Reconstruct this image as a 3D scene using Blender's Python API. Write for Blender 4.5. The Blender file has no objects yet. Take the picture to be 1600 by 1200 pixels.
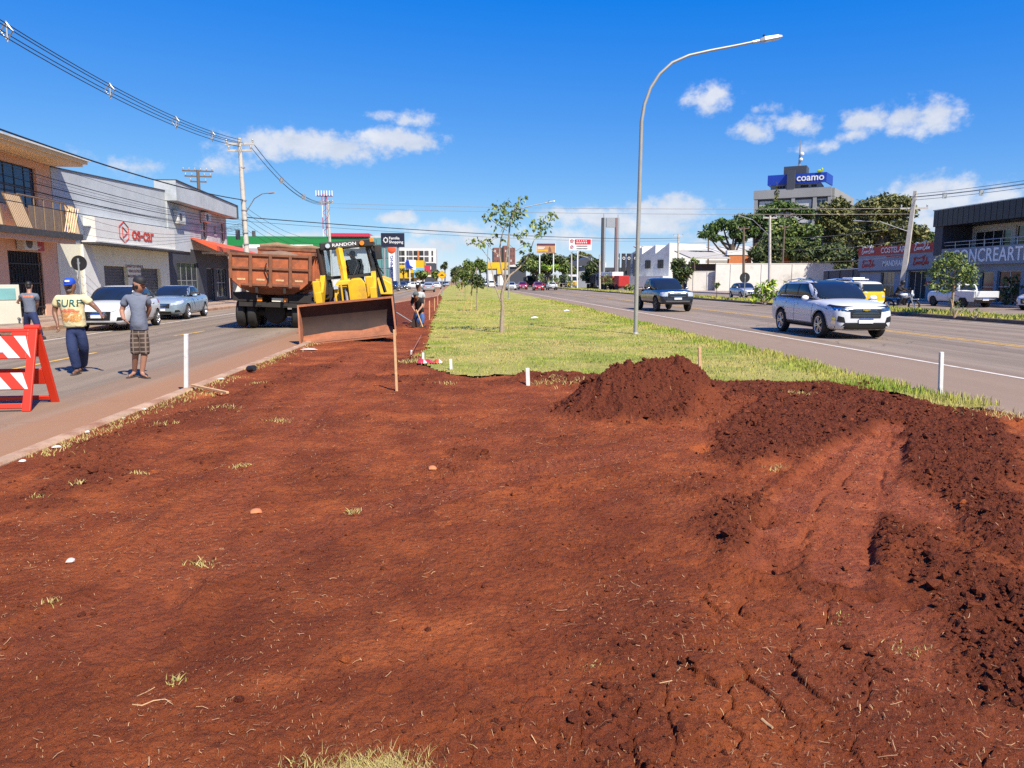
import bpy, bmesh, math, random
import numpy as np
from mathutils import Vector as V, Matrix as MX, Euler
from mathutils.bvhtree import BVHTree
R = math.radians
SC = bpy.context.scene
COL = SC.collection

# ---------------------------------------------------------------- camera
EYE = 1.62                      # eye height above the carriageway
FPX, VPX, VPY = 1150.0, 716.0, 439.0
PITCH = math.atan((600 - VPY) / FPX)
_f = V((0, math.cos(PITCH), -math.sin(PITCH)))
_u = V((1, 0, 0)).cross(_f)
_d = _f * FPX + V((1, 0, 0)) * (VPX - 800) + _u * (600 - VPY)
YAW = math.atan2(_d.x, _d.y)
_rot = MX.Rotation(YAW, 3, 'Z')
CF, CR, CU = _rot @ _f, _rot @ V((1, 0, 0)), _rot @ _u
cam = bpy.data.cameras.new('camera')
cam.sensor_width = 36.0
cam.lens = 36.0 * FPX / 1600.0
cam.clip_start, cam.clip_end = 0.05, 6000
camo = bpy.data.objects.new('camera', cam)
COL.objects.link(camo)
camo.matrix_world = MX(((CR.x, CU.x, -CF.x, 0), (CR.y, CU.y, -CF.y, 0), (CR.z, CU.z, -CF.z, EYE), (0, 0, 0, 1)))
SC.camera = camo

def ray(px, py):
    return CF * FPX + CR * (px - 800) + CU * (600 - py)
def G(px, py, z=0.0):           # point of the ground plane z
    d = ray(px, py); t = (z - EYE) / d.z
    return V((d.x * t, d.y * t, z))
def A(px, py, Y):               # point at distance Y down the road
    d = ray(px, py); t = Y / d.y
    return V((d.x * t, Y, EYE + d.z * t))
def X(px, py, x):               # point on the plane of a facade beside the road
    d = ray(px, py); t = x / d.x
    return V((x, d.y * t, EYE + d.z * t))

# ---------------------------------------------------------------- sun, sky, exposure
SUN_EL = R(50)
SUN_DIR = V((0.5 * math.cos(SUN_EL), -0.866 * math.cos(SUN_EL), math.sin(SUN_EL)))
sl = bpy.data.lights.new('sun', 'SUN')
sl.energy, sl.angle, sl.color = 4.6, R(0.53), (1.0, 0.92, 0.78)
so = bpy.data.objects.new('sun', sl); COL.objects.link(so)
so.rotation_euler = (-SUN_DIR).to_track_quat('-Z', 'Y').to_euler()
so.location = (20, -20, 40)

W = bpy.data.worlds.new('World'); SC.world = W; W.use_nodes = True
wn, wl = W.node_tree.nodes, W.node_tree.links
wn.clear()
def wnode(t, **k):
    n = wn.new(t)
    for a, b in k.items(): setattr(n, a, b)
    return n
def wmath(op, a, b=None, c=None, clamp=False):
    n = wnode('ShaderNodeMath', operation=op, use_clamp=clamp)
    for i, s in enumerate((a, b, c)):
        if s is None: continue
        if isinstance(s, (int, float)): n.inputs[i].default_value = s
        else: wl.new(s, n.inputs[i])
    return n.outputs[0]
sky = wnode('ShaderNodeTexSky', sky_type='NISHITA', sun_disc=False, sun_elevation=SUN_EL,
            sun_rotation=math.atan2(SUN_DIR.x, SUN_DIR.y), altitude=300, air_density=1.0, dust_density=0.0, ozone_density=6.0)
# deep polarised blue of the photograph: the sky's red is pulled down, its blue held up, the same in every direction
ssp = wnode('ShaderNodeSeparateColor'); wl.new(sky.outputs[0], ssp.inputs[0])
scm = wnode('ShaderNodeCombineColor')
wl.new(wmath('MULTIPLY', wmath('MAXIMUM', wmath('SUBTRACT', ssp.outputs[0], 1.06), 0.0), 1.05), scm.inputs[0])
wl.new(wmath('MULTIPLY', ssp.outputs[1], .97), scm.inputs[1])
wl.new(wmath('MULTIPLY_ADD', ssp.outputs[2], .38, 6.3), scm.inputs[2])
tc = wnode('ShaderNodeTexCoord')
sep = wnode('ShaderNodeSeparateXYZ'); wl.new(tc.outputs['Generated'], sep.inputs[0])
az = wmath('ARCTAN2', sep.outputs[0], sep.outputs[1])
el = wmath('ARCSINE', sep.outputs[2])
cmb = wnode('ShaderNodeCombineXYZ'); wl.new(az, cmb.inputs[0]); wl.new(el, cmb.inputs[1])
def wnoise(scale, detail, rough, sy=1.0, off=0.0):
    mp = wnode('ShaderNodeMapping'); mp.inputs['Scale'].default_value = (scale, scale * sy, 1); mp.inputs['Location'].default_value = (off, off * .7, off)
    wl.new(cmb.outputs[0], mp.inputs[0])
    n = wnode('ShaderNodeTexNoise', noise_dimensions='3D'); n.inputs['Scale'].default_value = 1.0
    n.inputs['Detail'].default_value = detail; n.inputs['Roughness'].default_value = rough
    wl.new(mp.outputs[0], n.inputs['Vector']); return n
nA = wnoise(16, 3, .55, 1.3, 3.1); nB = wnoise(55, 5, .6, 1.2, 7.7); nC = wnoise(24, 4, .55, 1.6, 1.3)
wob = wnode('ShaderNodeVectorMath', operation='MULTIPLY_ADD'); wl.new(nA.outputs['Color'], wob.inputs[0])
wob.inputs[1].default_value = (.05, .022, 0); wob.inputs[2].default_value = (-.025, -.011, 0)
crd = wnode('ShaderNodeVectorMath', operation='ADD'); wl.new(cmb.outputs[0], crd.inputs[0]); wl.new(wob.outputs[0], crd.inputs[1])
# each cumulus of the photograph's sky: place in the sky, half width, half height (radians), thickness
CLOUDS = [(490, 228, 135, 25, 1.0), (625, 218, 78, 21, .9), (640, 183, 50, 11, .55), (425, 222, 70, 17, .75),
          (615, 340, 48, 11, .95), (700, 358, 95, 15, .8), (745, 372, 120, 16, .7), (660, 385, 80, 18, .75), (560, 375, 90, 14, .55), (470, 368, 70, 10, .5),
          (1042, 330, 78, 24, 1.1), (930, 340, 105, 17, .85), (1150, 372, 90, 16, .6), (860, 372, 120, 18, .6), (1000, 352, 120, 14, .7),
          (1105, 160, 46, 20, .7), (1122, 150, 28, 16, .7), (1175, 208, 34, 17, .8), (1248, 190, 32, 16, .6), (1282, 223, 34, 12, .6), (1205, 166, 24, 10, .4), (1190, 185, 20, 8, .4),
          (1352, 190, 36, 20, .75), (1335, 208, 26, 9, .5), (1408, 184, 36, 22, .65), (1462, 180, 36, 24, .8), (1440, 312, 90, 32, 1.0), (1560, 312, 60, 20, .55), (1480, 345, 100, 24, .8),
          (190, 255, 50, 16, .5), (355, 255, 40, 12, .3), (130, 330, 80, 20, .3)]
best = None
for px, py, rx, ry, k in CLOUDS:
    d = ray(px, py).normalized()
    a0, e0 = math.atan2(d.x, d.y), math.asin(d.z)
    sub = wnode('ShaderNodeVectorMath', operation='SUBTRACT'); wl.new(crd.outputs[0], sub.inputs[0]); sub.inputs[1].default_value = (a0, e0, 0)
    mul = wnode('ShaderNodeVectorMath', operation='MULTIPLY'); wl.new(sub.outputs[0], mul.inputs[0])
    mul.inputs[1].default_value = (FPX / rx * 1.0, FPX / ry * 1.0, 0)
    ln = wnode('ShaderNodeVectorMath', operation='LENGTH'); wl.new(mul.outputs[0], ln.inputs[0])
    v = wmath('MULTIPLY_ADD', ln.outputs['Value'], -1.0 * k, 1.0 * k)
    best = v if best is None else wmath('MAXIMUM', best, v)
# scattered low cumulus of the same kind round the rest of the horizon
low = wnode('ShaderNodeMapRange'); wl.new(el, low.inputs['Value'])
low.inputs['From Min'].default_value = .02; low.inputs['From Max'].default_value = .16
low.inputs['To Min'].default_value = .30; low.inputs['To Max'].default_value = -.7
rest = wmath('ADD', low.outputs[0], wmath('MULTIPLY_ADD', nC.outputs['Fac'], 1.6, -1.15))
best = wmath('MAXIMUM', best, rest)
dens = wmath('ADD', best, wmath('MULTIPLY_ADD', nB.outputs['Fac'], 1.35, -.70))
dens = wmath('ADD', dens, wmath('MULTIPLY_ADD', nA.outputs['Fac'], .7, -.35))
mr = wnode('ShaderNodeMapRange', interpolation_type='SMOOTHSTEP'); wl.new(dens, mr.inputs['Value'])
mr.inputs['From Min'].default_value = -.14; mr.inputs['From Max'].default_value = .60; mr.inputs['To Max'].default_value = .86
ccol = wnode('ShaderNodeMix', data_type='RGBA')
ccol.inputs['A'].default_value = (5.6, 6.2, 7.4, 1); ccol.inputs['B'].default_value = (8.8, 8.9, 9.2, 1)
wl.new(wmath('MULTIPLY_ADD', nC.outputs['Fac'], 1.7, -.3, True), ccol.inputs['Factor'])
mixc = wnode('ShaderNodeMix', data_type='RGBA')
wl.new(mr.outputs[0], mixc.inputs['Factor']); wl.new(scm.outputs[0], mixc.inputs['A']); wl.new(ccol.outputs['Result'], mixc.inputs['B'])
bg = wnode('ShaderNodeBackground'); bg.inputs['Strength'].default_value = 0.06
wl.new(mixc.outputs['Result'], bg.inputs['Color'])
wo = wnode('ShaderNodeOutputWorld'); wl.new(bg.outputs[0], wo.inputs[0])

SC.render.engine = 'CYCLES'
SC.view_settings.view_transform = 'Standard'
SC.view_settings.look = 'None'
SC.view_settings.exposure = 0.8
SC.view_settings.gamma = 1.0
SC.view_settings.use_curve_mapping = False
SC.cycles.max_bounces = 6; SC.cycles.diffuse_bounces = 3; SC.cycles.glossy_bounces = 3; SC.cycles.transparent_max_bounces = 6
SC.cycles.use_denoising = False; SC.cycles.denoiser = 'OPENIMAGEDENOISE'; SC.cycles.denoising_input_passes = 'RGB_ALBEDO_NORMAL'; SC.cycles.denoising_prefilter = 'ACCURATE'
SC.cycles.caustics_reflective = False; SC.cycles.caustics_refractive = False; SC.cycles.sample_clamp_indirect = 4.0

# ---------------------------------------------------------------- materials
MATS = {}
def lin(c):
    return tuple(((x / 255) / 12.92 if x / 255 <= .04045 else ((x / 255 + .055) / 1.055) ** 2.4) for x in c)
def pm(name, col, rough=.6, metal=0.0, var=.12, scale=6.0, bump=0.0, bscale=60.0, spec=.5, stain=None, sk=0.0, emit=0):
    """a painted / plain surface: base colour with uneven tone, optional stain colour and fine relief"""
    if name in MATS: return MATS[name]
    m = bpy.data.materials.new(name); m.use_nodes = True
    n, l = m.node_tree.nodes, m.node_tree.links
    b = n['Principled BSDF']
    b.inputs['Roughness'].default_value = rough; b.inputs['Metallic'].default_value = metal
    b.inputs['Specular IOR Level'].default_value = spec
    tcn = n.new('ShaderNodeTexCoord')
    ns = n.new('ShaderNodeTexNoise'); ns.inputs['Scale'].default_value = scale; ns.inputs['Detail'].default_value = 5; ns.inputs['Roughness'].default_value = .65
    l.new(tcn.outputs['Object'], ns.inputs['Vector'])
    rp = n.new('ShaderNodeValToRGB')
    rp.color_ramp.elements[0].position, rp.color_ramp.elements[1].position = .3, .72
    rp.color_ramp.elements[0].color = tuple(max(0, c * (1 - var)) for c in col) + (1,)
    rp.color_ramp.elements[1].color = tuple(min(1, c * (1 + var * .8)) for c in col) + (1,)
    l.new(ns.outputs['Fac'], rp.inputs[0]); out = rp.outputs[0]
    if stain:
        n2 = n.new('ShaderNodeTexNoise'); n2.inputs['Scale'].default_value = scale * .45; n2.inputs['Detail'].default_value = 8; n2.inputs['Roughness'].default_value = .7
        l.new(tcn.outputs['Object'], n2.inputs['Vector'])
        r2 = n.new('ShaderNodeMapRange'); r2.inputs['From Min'].default_value = .62 - sk * .3; r2.inputs['From Max'].default_value = .78 - sk * .25
        l.new(n2.outputs['Fac'], r2.inputs['Value'])
        mx = n.new('ShaderNodeMix'); mx.data_type = 'RGBA'; l.new(r2.outputs[0], mx.inputs['Factor'])
        l.new(out, mx.inputs['A']); mx.inputs['B'].default_value = tuple(stain) + (1,); out = mx.outputs['Result']
    l.new(out, b.inputs['Base Color'])
    if bump:
        n3 = n.new('ShaderNodeTexNoise'); n3.inputs['Scale'].default_value = bscale; n3.inputs['Detail'].default_value = 4
        l.new(tcn.outputs['Object'], n3.inputs['Vector'])
        bp = n.new('ShaderNodeBump'); bp.inputs['Strength'].default_value = bump; bp.inputs['Distance'].default_value = .02
        l.new(n3.outputs['Fac'], bp.inputs['Height']); l.new(bp.outputs[0], b.inputs['Normal'])
    if emit:
        b.inputs['Emission Color'].default_value = tuple(col) + (1,); b.inputs['Emission Strength'].default_value = emit
    MATS[name] = m
    return m
def paint(name, col, rough=.28, metal=0.0, coat=.7):
    m = pm(name, col, rough, metal, .04, 2.0)
    b = m.node_tree.nodes['Principled BSDF']; b.inputs['Coat Weight'].default_value = coat; b.inputs['Coat Roughness'].default_value = .06
    return m
def glassm(name, col=(.012, .02, .032), rough=.04):
    m = pm(name, col, rough, 0, .2, .8, spec=.5)
    return m
M_GLASS = glassm('dark_glass'); M_GLASSB = glassm('blue_glass', (.03, .06, .12)); M_WINDOW = pm('window_glass', (.025, .03, .035), .08, 0, .5, .7, spec=.8)
M_BLACK = pm('black_plastic', (.018, .018, .019), .5); M_RUBBER = pm('tyre_rubber', (.022, .021, .02), .8, 0, .3, 9, .4, 80)
M_CHROME = pm('chrome', (.75, .76, .78), .12, 1.0, .05); M_STEEL = pm('galvanised_steel', (.42, .43, .43), .45, .6, .15, 9)
M_ALLOY = pm('alloy_rim', (.6, .6, .62), .25, .9, .05); M_DARKRIM = pm('dark_rim', (.05, .05, .055), .35, .5)
M_CONC = pm('concrete', (.40, .38, .35), .85, 0, .2, 5, .3, 40, stain=(.2, .18, .16)); M_POLE = pm('pole_concrete', (.52, .48, .42), .85, 0, .15, 3, .2, 40, stain=(.3, .26, .22), sk=.2)
M_WHITE = pm('white_paint', (.78, .78, .76), .5, 0, .06); M_WIRE = pm('cable_black', (.02, .02, .022), .6)
M_WALLW = pm('white_render', (.70, .69, .65), .85, 0, .10, 1.2, .15, 30, stain=(.42, .40, .36), sk=.15)
M_SKIN = pm('brown_skin', (.20, .095, .055), .5, 0, .1); M_SKINL = pm('tan_skin', (.36, .18, .115), .5, 0, .1)
M_WOOD = pm('raw_wood', (.55, .33, .16), .75, 0, .2, 14, .2, 90); M_HAIR = pm('black_hair', (.012, .01, .009), .55)
M_LAMPG = pm('headlamp_glass', (.55, .6, .66), .08, .2, .3, 12, spec=.9); M_REDL = pm('tail_lamp_red', (.45, .02, .02), .15, 0, .2, 14); M_AMBER = pm('amber_lamp', (.75, .22, .02), .2)
M_PLATE = pm('plate_white', (.75, .76, .78), .4); M_BLUE = pm('plate_blue', (.03, .09, .42), .4)

# ---------------------------------------------------------------- mesh builder
class MB:
    def __init__(s): s.v = []; s.f = []; s.mi = []; s.ms = []
    def m_(s, m):
        if m not in s.ms: s.ms.append(m)
        return s.ms.index(m)
    def add(s, vs, fs, m=None, T=None):
        o = len(s.v); i = s.m_(m)
        s.v += [tuple(T @ V(p)) if T is not None else tuple(p) for p in vs]
        for f in fs: s.f.append(tuple(o + k for k in f)); s.mi.append(i)
        return s
    def box(s, c, d, m=None, T=None, rz=0, rx=0, ry=0):
        x, y, z = d[0] / 2, d[1] / 2, d[2] / 2
        L = MX.Translation(c) @ Euler((rx, ry, rz)).to_matrix().to_4x4()
        if T is not None: L = T @ L
        return s.add([(-x, -y, -z), (x, -y, -z), (x, y, -z), (-x, y, -z), (-x, -y, z), (x, -y, z), (x, y, z), (-x, y, z)],
                     [(0, 3, 2, 1), (4, 5, 6, 7), (0, 1, 5, 4), (1, 2, 6, 5), (2, 3, 7, 6), (3, 0, 4, 7)], m, L)
    def bx(s, a, b, m=None, T=None):      # box between two corners
        return s.box([(a[i] + b[i]) / 2 for i in range(3)], [abs(b[i] - a[i]) for i in range(3)], m, T)
    def tube(s, pts, r, n=8, m=None, T=None, flat=1.0, caps=True):
        pts = [V(p) for p in pts]; rs = r if isinstance(r, (list, tuple)) else [r] * len(pts)
        vs, fs = [], []; prev = None
        for i, p in enumerate(pts):
            t = (pts[min(i + 1, len(pts) - 1)] - pts[max(i - 1, 0)])
            t = t.normalized() if t.length > 1e-9 else V((0, 0, 1))
            if prev is None:
                a = V((0, 0, 1)) if abs(t.z) < .9 else V((1, 0, 0))
                u = t.cross(a).normalized()
            else:
                u = (prev - t * prev.dot(t)).normalized()
            prev = u; w = t.cross(u)
            for k in range(n):
                an = 2 * math.pi * k / n
                vs.append(p + u * math.cos(an) * rs[i] + w * math.sin(an) * rs[i] * flat)
        for i in range(len(pts) - 1):
            for k in range(n):
                a, b = i * n + k, i * n + (k + 1) % n
                fs.append((a, b, b + n, a + n))
        if caps: fs.append(tuple(range(n - 1, -1, -1))); fs.append(tuple((len(pts) - 1) * n + k for k in range(n)))
        return s.add(vs, fs, m, T)
    def prism(s, poly, T, d, m=None):     # polygon in T's xy plane pushed along T's z
        n = len(poly)
        vs = [(p[0], p[1], 0) for p in poly] + [(p[0], p[1], d) for p in poly]
        fs = [tuple(range(n - 1, -1, -1)), tuple(range(n, 2 * n))] + [(i, (i + 1) % n, (i + 1) % n + n, i + n) for i in range(n)]
        return s.add(vs, fs, m, T)
    def lathe(s, prof, n=16, m=None, T=None):   # (radius, z) about local z
        vs, fs = [], []
        for r, z in prof:
            for k in range(n): vs.append((r * math.cos(2 * math.pi * k / n), r * math.sin(2 * math.pi * k / n), z))
        for i in range(len(prof) - 1):
            for k in range(n): fs.append((i * n + k, i * n + (k + 1) % n, (i + 1) * n + (k + 1) % n, (i + 1) * n + k))
        fs.append(tuple(range(n - 1, -1, -1))); fs.append(tuple((len(prof) - 1) * n + k for k in range(n)))
        return s.add(vs, fs, m, T)
    def ell(s, c, r, m=None, T=None, n=12, k=8):
        prof = [(max(1e-4, math.sin(math.pi * i / k)), -math.cos(math.pi * i / k)) for i in range(k + 1)]
        L = MX.Translation(c) @ MX.Diagonal((r[0], r[1], r[2], 1))
        return s.lathe(prof, n, m, (T @ L) if T is not None else L)
    def loft(s, rings, m=None, T=None, cap=True):
        n = len(rings[0]); vs = [p for r_ in rings for p in r_]; fs = []
        for i in range(len(rings) - 1):
            for k in range(n): fs.append((i * n + k, i * n + (k + 1) % n, (i + 1) * n + (k + 1) % n, (i + 1) * n + k))
        if cap: fs.append(tuple(range(n - 1, -1, -1))); fs.append(tuple((len(rings) - 1) * n + k for k in range(n)))
        return s.add(vs, fs, m, T)
    def text(s, body, size, T, m=None, sx=1.0, shear=0.0, d=.012, align='CENTER', sp=1.0):
        cu = bpy.data.curves.new('t', 'FONT'); cu.body = body; cu.size = size; cu.extrude = d / 2; cu.align_x = align; cu.align_y = 'CENTER'
        cu.shear = shear; cu.space_character = sp; cu.resolution_u = 3; cu.offset = 0.012 * size
        o = bpy.data.objects.new('t', cu); me = o.to_mesh()
        s.add([(v.co.x * sx, v.co.y, v.co.z + d / 2) for v in me.vertices], [tuple(p.vertices) for p in me.polygons], m, T)
        o.to_mesh_clear(); bpy.data.objects.remove(o); bpy.data.curves.remove(cu)
        return s
    def mesh(s, name):
        me = bpy.data.meshes.new(name); me.from_pydata(s.v, [], s.f)
        for m in s.ms: me.materials.append(m)
        me.polygons.foreach_set('material_index', s.mi)
        return me
    def build(s, name, parent=None, smooth=None, bevel=0, sub=0, weld=False, m=None, loc=None):
        me = s.mesh(name)
        if m is not None:
            me.materials.clear(); me.materials.append(m)
        if weld:
            bm = bmesh.new(); bm.from_mesh(me); bmesh.ops.remove_doubles(bm, verts=bm.verts, dist=1e-4); bmesh.ops.recalc_face_normals(bm, faces=bm.faces); bm.to_mesh(me); bm.free()
        if smooth is not None:
            me.polygons.foreach_set('use_smooth', [True] * len(me.polygons)); me.set_sharp_from_angle(angle=R(smooth))
        o = bpy.data.objects.new(name, me); COL.objects.link(o)
        if parent is not None: o.parent = parent
        if loc is not None: o.location = loc
        if bevel:
            b = o.modifiers.new('bevel', 'BEVEL'); b.width = bevel; b.segments = 2; b.limit_method = 'ANGLE'; b.angle_limit = R(35)
        if sub:
            q = o.modifiers.new('sub', 'SUBSURF'); q.levels = q.render_levels = sub
        return o
def quick(name, parent, fn, **k):
    b = MB(); fn(b); return b.build(name, parent, **k)
def tag(o, label=None, cat=None, group=None, kind=None):
    if label: o['label'] = label
    if cat: o['category'] = cat
    if group: o['group'] = group
    if kind: o['kind'] = kind
    return o
def thing(name, label, cat, loc=(0, 0, 0), rz=0, group=None):
    o = bpy.data.objects.new(name, None); COL.objects.link(o)
    o.location = loc; o.rotation_euler = (0, 0, rz); o.empty_display_size = .2
    return tag(o, label, cat, group)
def struct(o): o['kind'] = 'structure'; return o
def copytree(o, parent=None):
    c = o.copy(); COL.objects.link(c)
    if parent is not None: c.parent = parent
    for ch in list(o.children): copytree(ch, c)
    return c
def dup(o, loc, rz, label, group=None, scale=1.0):
    c = copytree(o); c.location = loc; c.rotation_euler = (0, 0, rz); c['label'] = label
    if group: c['group'] = group
    if scale != 1.0: c.scale = (scale,) * 3
    return c
def fr(o, right, up=(0, 0, 1)):           # frame: x right, y up, z out of the face
    r_, u_ = V(right).normalized(), V(up).normalized(); n = r_.cross(u_)
    return MX(((r_.x, u_.x, n.x, o[0]), (r_.y, u_.y, n.y, o[1]), (r_.z, u_.z, n.z, o[2]), (0, 0, 0, 1)))
def FL(x, y, z): return fr((x, y, z), (0, 1, 0))     # faces +x (buildings left of the road)
def FRt(x, y, z): return fr((x, y, z), (0, -1, 0))   # faces -x
def FC(x, y, z): return fr((x, y, z), (1, 0, 0))     # faces the camera end
def evalmesh(o):
    dg = bpy.context.evaluated_depsgraph_get(); dg.update()
    return bpy.data.meshes.new_from_object(o.evaluated_get(dg))

# ---------------------------------------------------------------- numpy noise
def _h(ix, iy, s):
    a = (ix.astype(np.int64) * 374761393 + iy.astype(np.int64) * 668265263 + s * 974634537) & 0x7fffffff
    a = ((a ^ (a >> 13)) * 1274126177) & 0x7fffffff
    a = ((a ^ (a >> 16)) * 1103515245 + 12345) & 0x7fffffff
    return (a >> 8) / float(0x7fffffff >> 8)
def vn(x, y, s=0):
    ix, iy = np.floor(x), np.floor(y); fx, fy = x - ix, y - iy
    ux, uy = fx * fx * fx * (fx * (fx * 6 - 15) + 10), fy * fy * fy * (fy * (fy * 6 - 15) + 10)
    a, b, c, d = _h(ix, iy, s), _h(ix + 1, iy, s), _h(ix, iy + 1, s), _h(ix + 1, iy + 1, s)
    return (a + (b - a) * ux) * (1 - uy) + (c + (d - c) * ux) * uy * 1.0
def fbm(x, y, s=0, o=4, g=.5):
    t, k, n = 0, 1.0, 0
    for i in range(o):
        c, q = math.cos(.6 * i + s), math.sin(.6 * i + s)
        t = t + k * (vn((x * c - y * q) * 2 ** i + 17.3 * i, (x * q + y * c) * 2 ** i - 9.1 * i, s + i) - .5); n += k; k *= g
    return t / n * 2           # about -1..1
def bill(x, y, s=0, o=3, g=.5): return np.abs(fbm(x, y, s, o, g))
def sst(a, b, x): t = np.clip((x - a) / (b - a), 0, 1); return t * t * (3 - 2 * t)
def npmesh(name, verts, faces, mats, smooth=True, attr=None, midx=None):
    me = bpy.data.meshes.new(name); verts = np.asarray(verts, np.float32); faces = np.asarray(faces, np.int32); k = faces.shape[1]
    me.vertices.add(len(verts)); me.vertices.foreach_set('co', verts.ravel())
    me.loops.add(faces.size); me.loops.foreach_set('vertex_index', faces.ravel())
    me.polygons.add(len(faces)); me.polygons.foreach_set('loop_start', np.arange(0, faces.size, k, dtype=np.int32))
    me.update(calc_edges=True)
    for m in mats: me.materials.append(m)
    if midx is not None: me.polygons.foreach_set('material_index', np.asarray(midx, np.int32))
    me.polygons.foreach_set('use_smooth', np.full(len(faces), smooth))
    for an, av in (attr or {}).items():
        a = me.attributes.new(an, 'FLOAT', 'POINT'); a.data.foreach_set('value', np.asarray(av, np.float32))
    o = bpy.data.objects.new(name, me); COL.objects.link(o)
    return o

# ---------------------------------------------------------------- ground: materials
def nt(m): return m.node_tree.nodes, m.node_tree.links
def mixn(n, l, f, a, b, mode='MIX'):
    x = n.new('ShaderNodeMix'); x.data_type = 'RGBA'; x.blend_type = mode
    for k, s in (('Factor', f), ('A', a), ('B', b)):
        if isinstance(s, (int, float)): x.inputs[k].default_value = s
        elif isinstance(s, tuple): x.inputs[k].default_value = s + (1,) if len(s) == 3 else s
        else: l.new(s, x.inputs[k])
    return x.outputs['Result']
def noisen(n, l, vec, scale, detail=5, rough=.6, lo=None, hi=None):
    q = n.new('ShaderNodeTexNoise'); q.inputs['Scale'].default_value = scale; q.inputs['Detail'].default_value = detail; q.inputs['Roughness'].default_value = rough
    l.new(vec, q.inputs['Vector'])
    if lo is None: return q.outputs['Fac']
    r = n.new('ShaderNodeMapRange'); r.interpolation_type = 'SMOOTHSTEP'; r.inputs['From Min'].default_value = lo; r.inputs['From Max'].default_value = hi
    l.new(q.outputs['Fac'], r.inputs['Value']); return r.outputs[0]
def soil_material(name, clod=False):
    m = bpy.data.materials.new(name); m.use_nodes = True; n, l = nt(m); b = n['Principled BSDF']
    b.inputs['Roughness'].default_value = .95; b.inputs['Specular IOR Level'].default_value = .12
    tcn = n.new('ShaderNodeTexCoord'); vec = tcn.outputs['Object']
    a = n.new('ShaderNodeAttribute'); a.attribute_name = 'loose'; p = n.new('ShaderNodeAttribute'); p.attribute_name = 'packed'
    d = n.new('ShaderNodeAttribute'); d.attribute_name = 'dry'
    base = mixn(n, l, noisen(n, l, vec, 1.6, 6, .65, .36, .64), (0.218, 0.048, 0.0154), (0.363, 0.090, 0.0254))
    mott = mixn(n, l, noisen(n, l, vec, .55, 6, .72, .40, .62), (.74, .72, .75), (1.12, 1.12, 1.12)); base = mixn(n, l, 1.0, base, mott, 'MULTIPLY')
    mpd = n.new('ShaderNodeMapping'); mpd.inputs['Rotation'].default_value = (0, 0, .12); mpd.inputs['Scale'].default_value = (5.0, .6, 1); l.new(vec, mpd.inputs[0])
    base = mixn(n, l, noisen(n, l, mpd.outputs[0], 1.0, 5, .65, .52, .80), base, (0.160, 0.042, 0.0188))
    base = mixn(n, l, noisen(n, l, mpd.outputs[0], 1.7, 4, .6, .62, .86), base, (0.338, 0.112, 0.0409))
    base = mixn(n, l, noisen(n, l, vec, 9, 5, .7, .50, .72), base, (0.163, 0.037, 0.0144))
    base = mixn(n, l, noisen(n, l, vec, 3.4, 6, .75, .60, .73), base, (0.502, 0.129, 0.0317))
    base = mixn(n, l, d.outputs['Fac'], base, (0.522, 0.138, 0.0389))
    pk = mixn(n, l, noisen(n, l, vec, 6, 5, .6, .4, .65), (0.263, 0.065, 0.0288), (0.381, 0.101, 0.0420))
    base = mixn(n, l, p.outputs['Fac'], base, pk)
    lo = mixn(n, l, noisen(n, l, vec, 30, 4, .6, .35, .65), (0.089, 0.021, 0.0104), (0.141, 0.032, 0.0145))
    base = mixn(n, l, a.outputs['Fac'], base, lo)
    base = mixn(n, l, noisen(n, l, vec, 150, 3, .6, .62, .70), base, (0.339, 0.120, 0.0477))       # pale grit
    base = mixn(n, l, noisen(n, l, vec, 75, 4, .7, .58, .66), base, (0.113, 0.028, 0.0124))        # dark crumbs
    if clod: base = mixn(n, l, noisen(n, l, vec, 4, 3, .6, .4, .6), (0.107, 0.025, 0.0114), (0.180, 0.044, 0.0176))
    base = mixn(n, l, noisen(n, l, vec, 260, 2, .7, .50, .78), base, (0.339, 0.121, 0.0713)); base = mixn(n, l, noisen(n, l, vec, 190, 2, .7, .56, .80), base, (0.051, 0.015, 0.0104))
    l.new(base, b.inputs['Base Color'])
    h1 = noisen(n, l, vec, 45, 8, .80); h2 = noisen(n, l, vec, 14, 5, .65)
    vo = n.new('ShaderNodeTexVoronoi'); vo.inputs['Scale'].default_value = 26; vo.inputs['Randomness'].default_value = 1; l.new(vec, vo.inputs['Vector'])
    ad = n.new('ShaderNodeMath'); ad.operation = 'MULTIPLY_ADD'; l.new(h2, ad.inputs[0]); ad.inputs[1].default_value = 1.6; l.new(h1, ad.inputs[2])
    ad2 = n.new('ShaderNodeMath'); ad2.operation = 'MULTIPLY_ADD'; l.new(vo.outputs['Distance'], ad2.inputs[0]); ad2.inputs[1].default_value = .55; l.new(ad.outputs[0], ad2.inputs[2])
    bp = n.new('ShaderNodeBump'); bp.inputs['Strength'].default_value = 1.0; bp.inputs['Distance'].default_value = .026
    l.new(ad2.outputs[0], bp.inputs['Height']); l.new(bp.outputs[0], b.inputs['Normal'])
    return m
M_SOIL = soil_material('red_soil'); M_CLOD = soil_material('red_clods', True)
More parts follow.
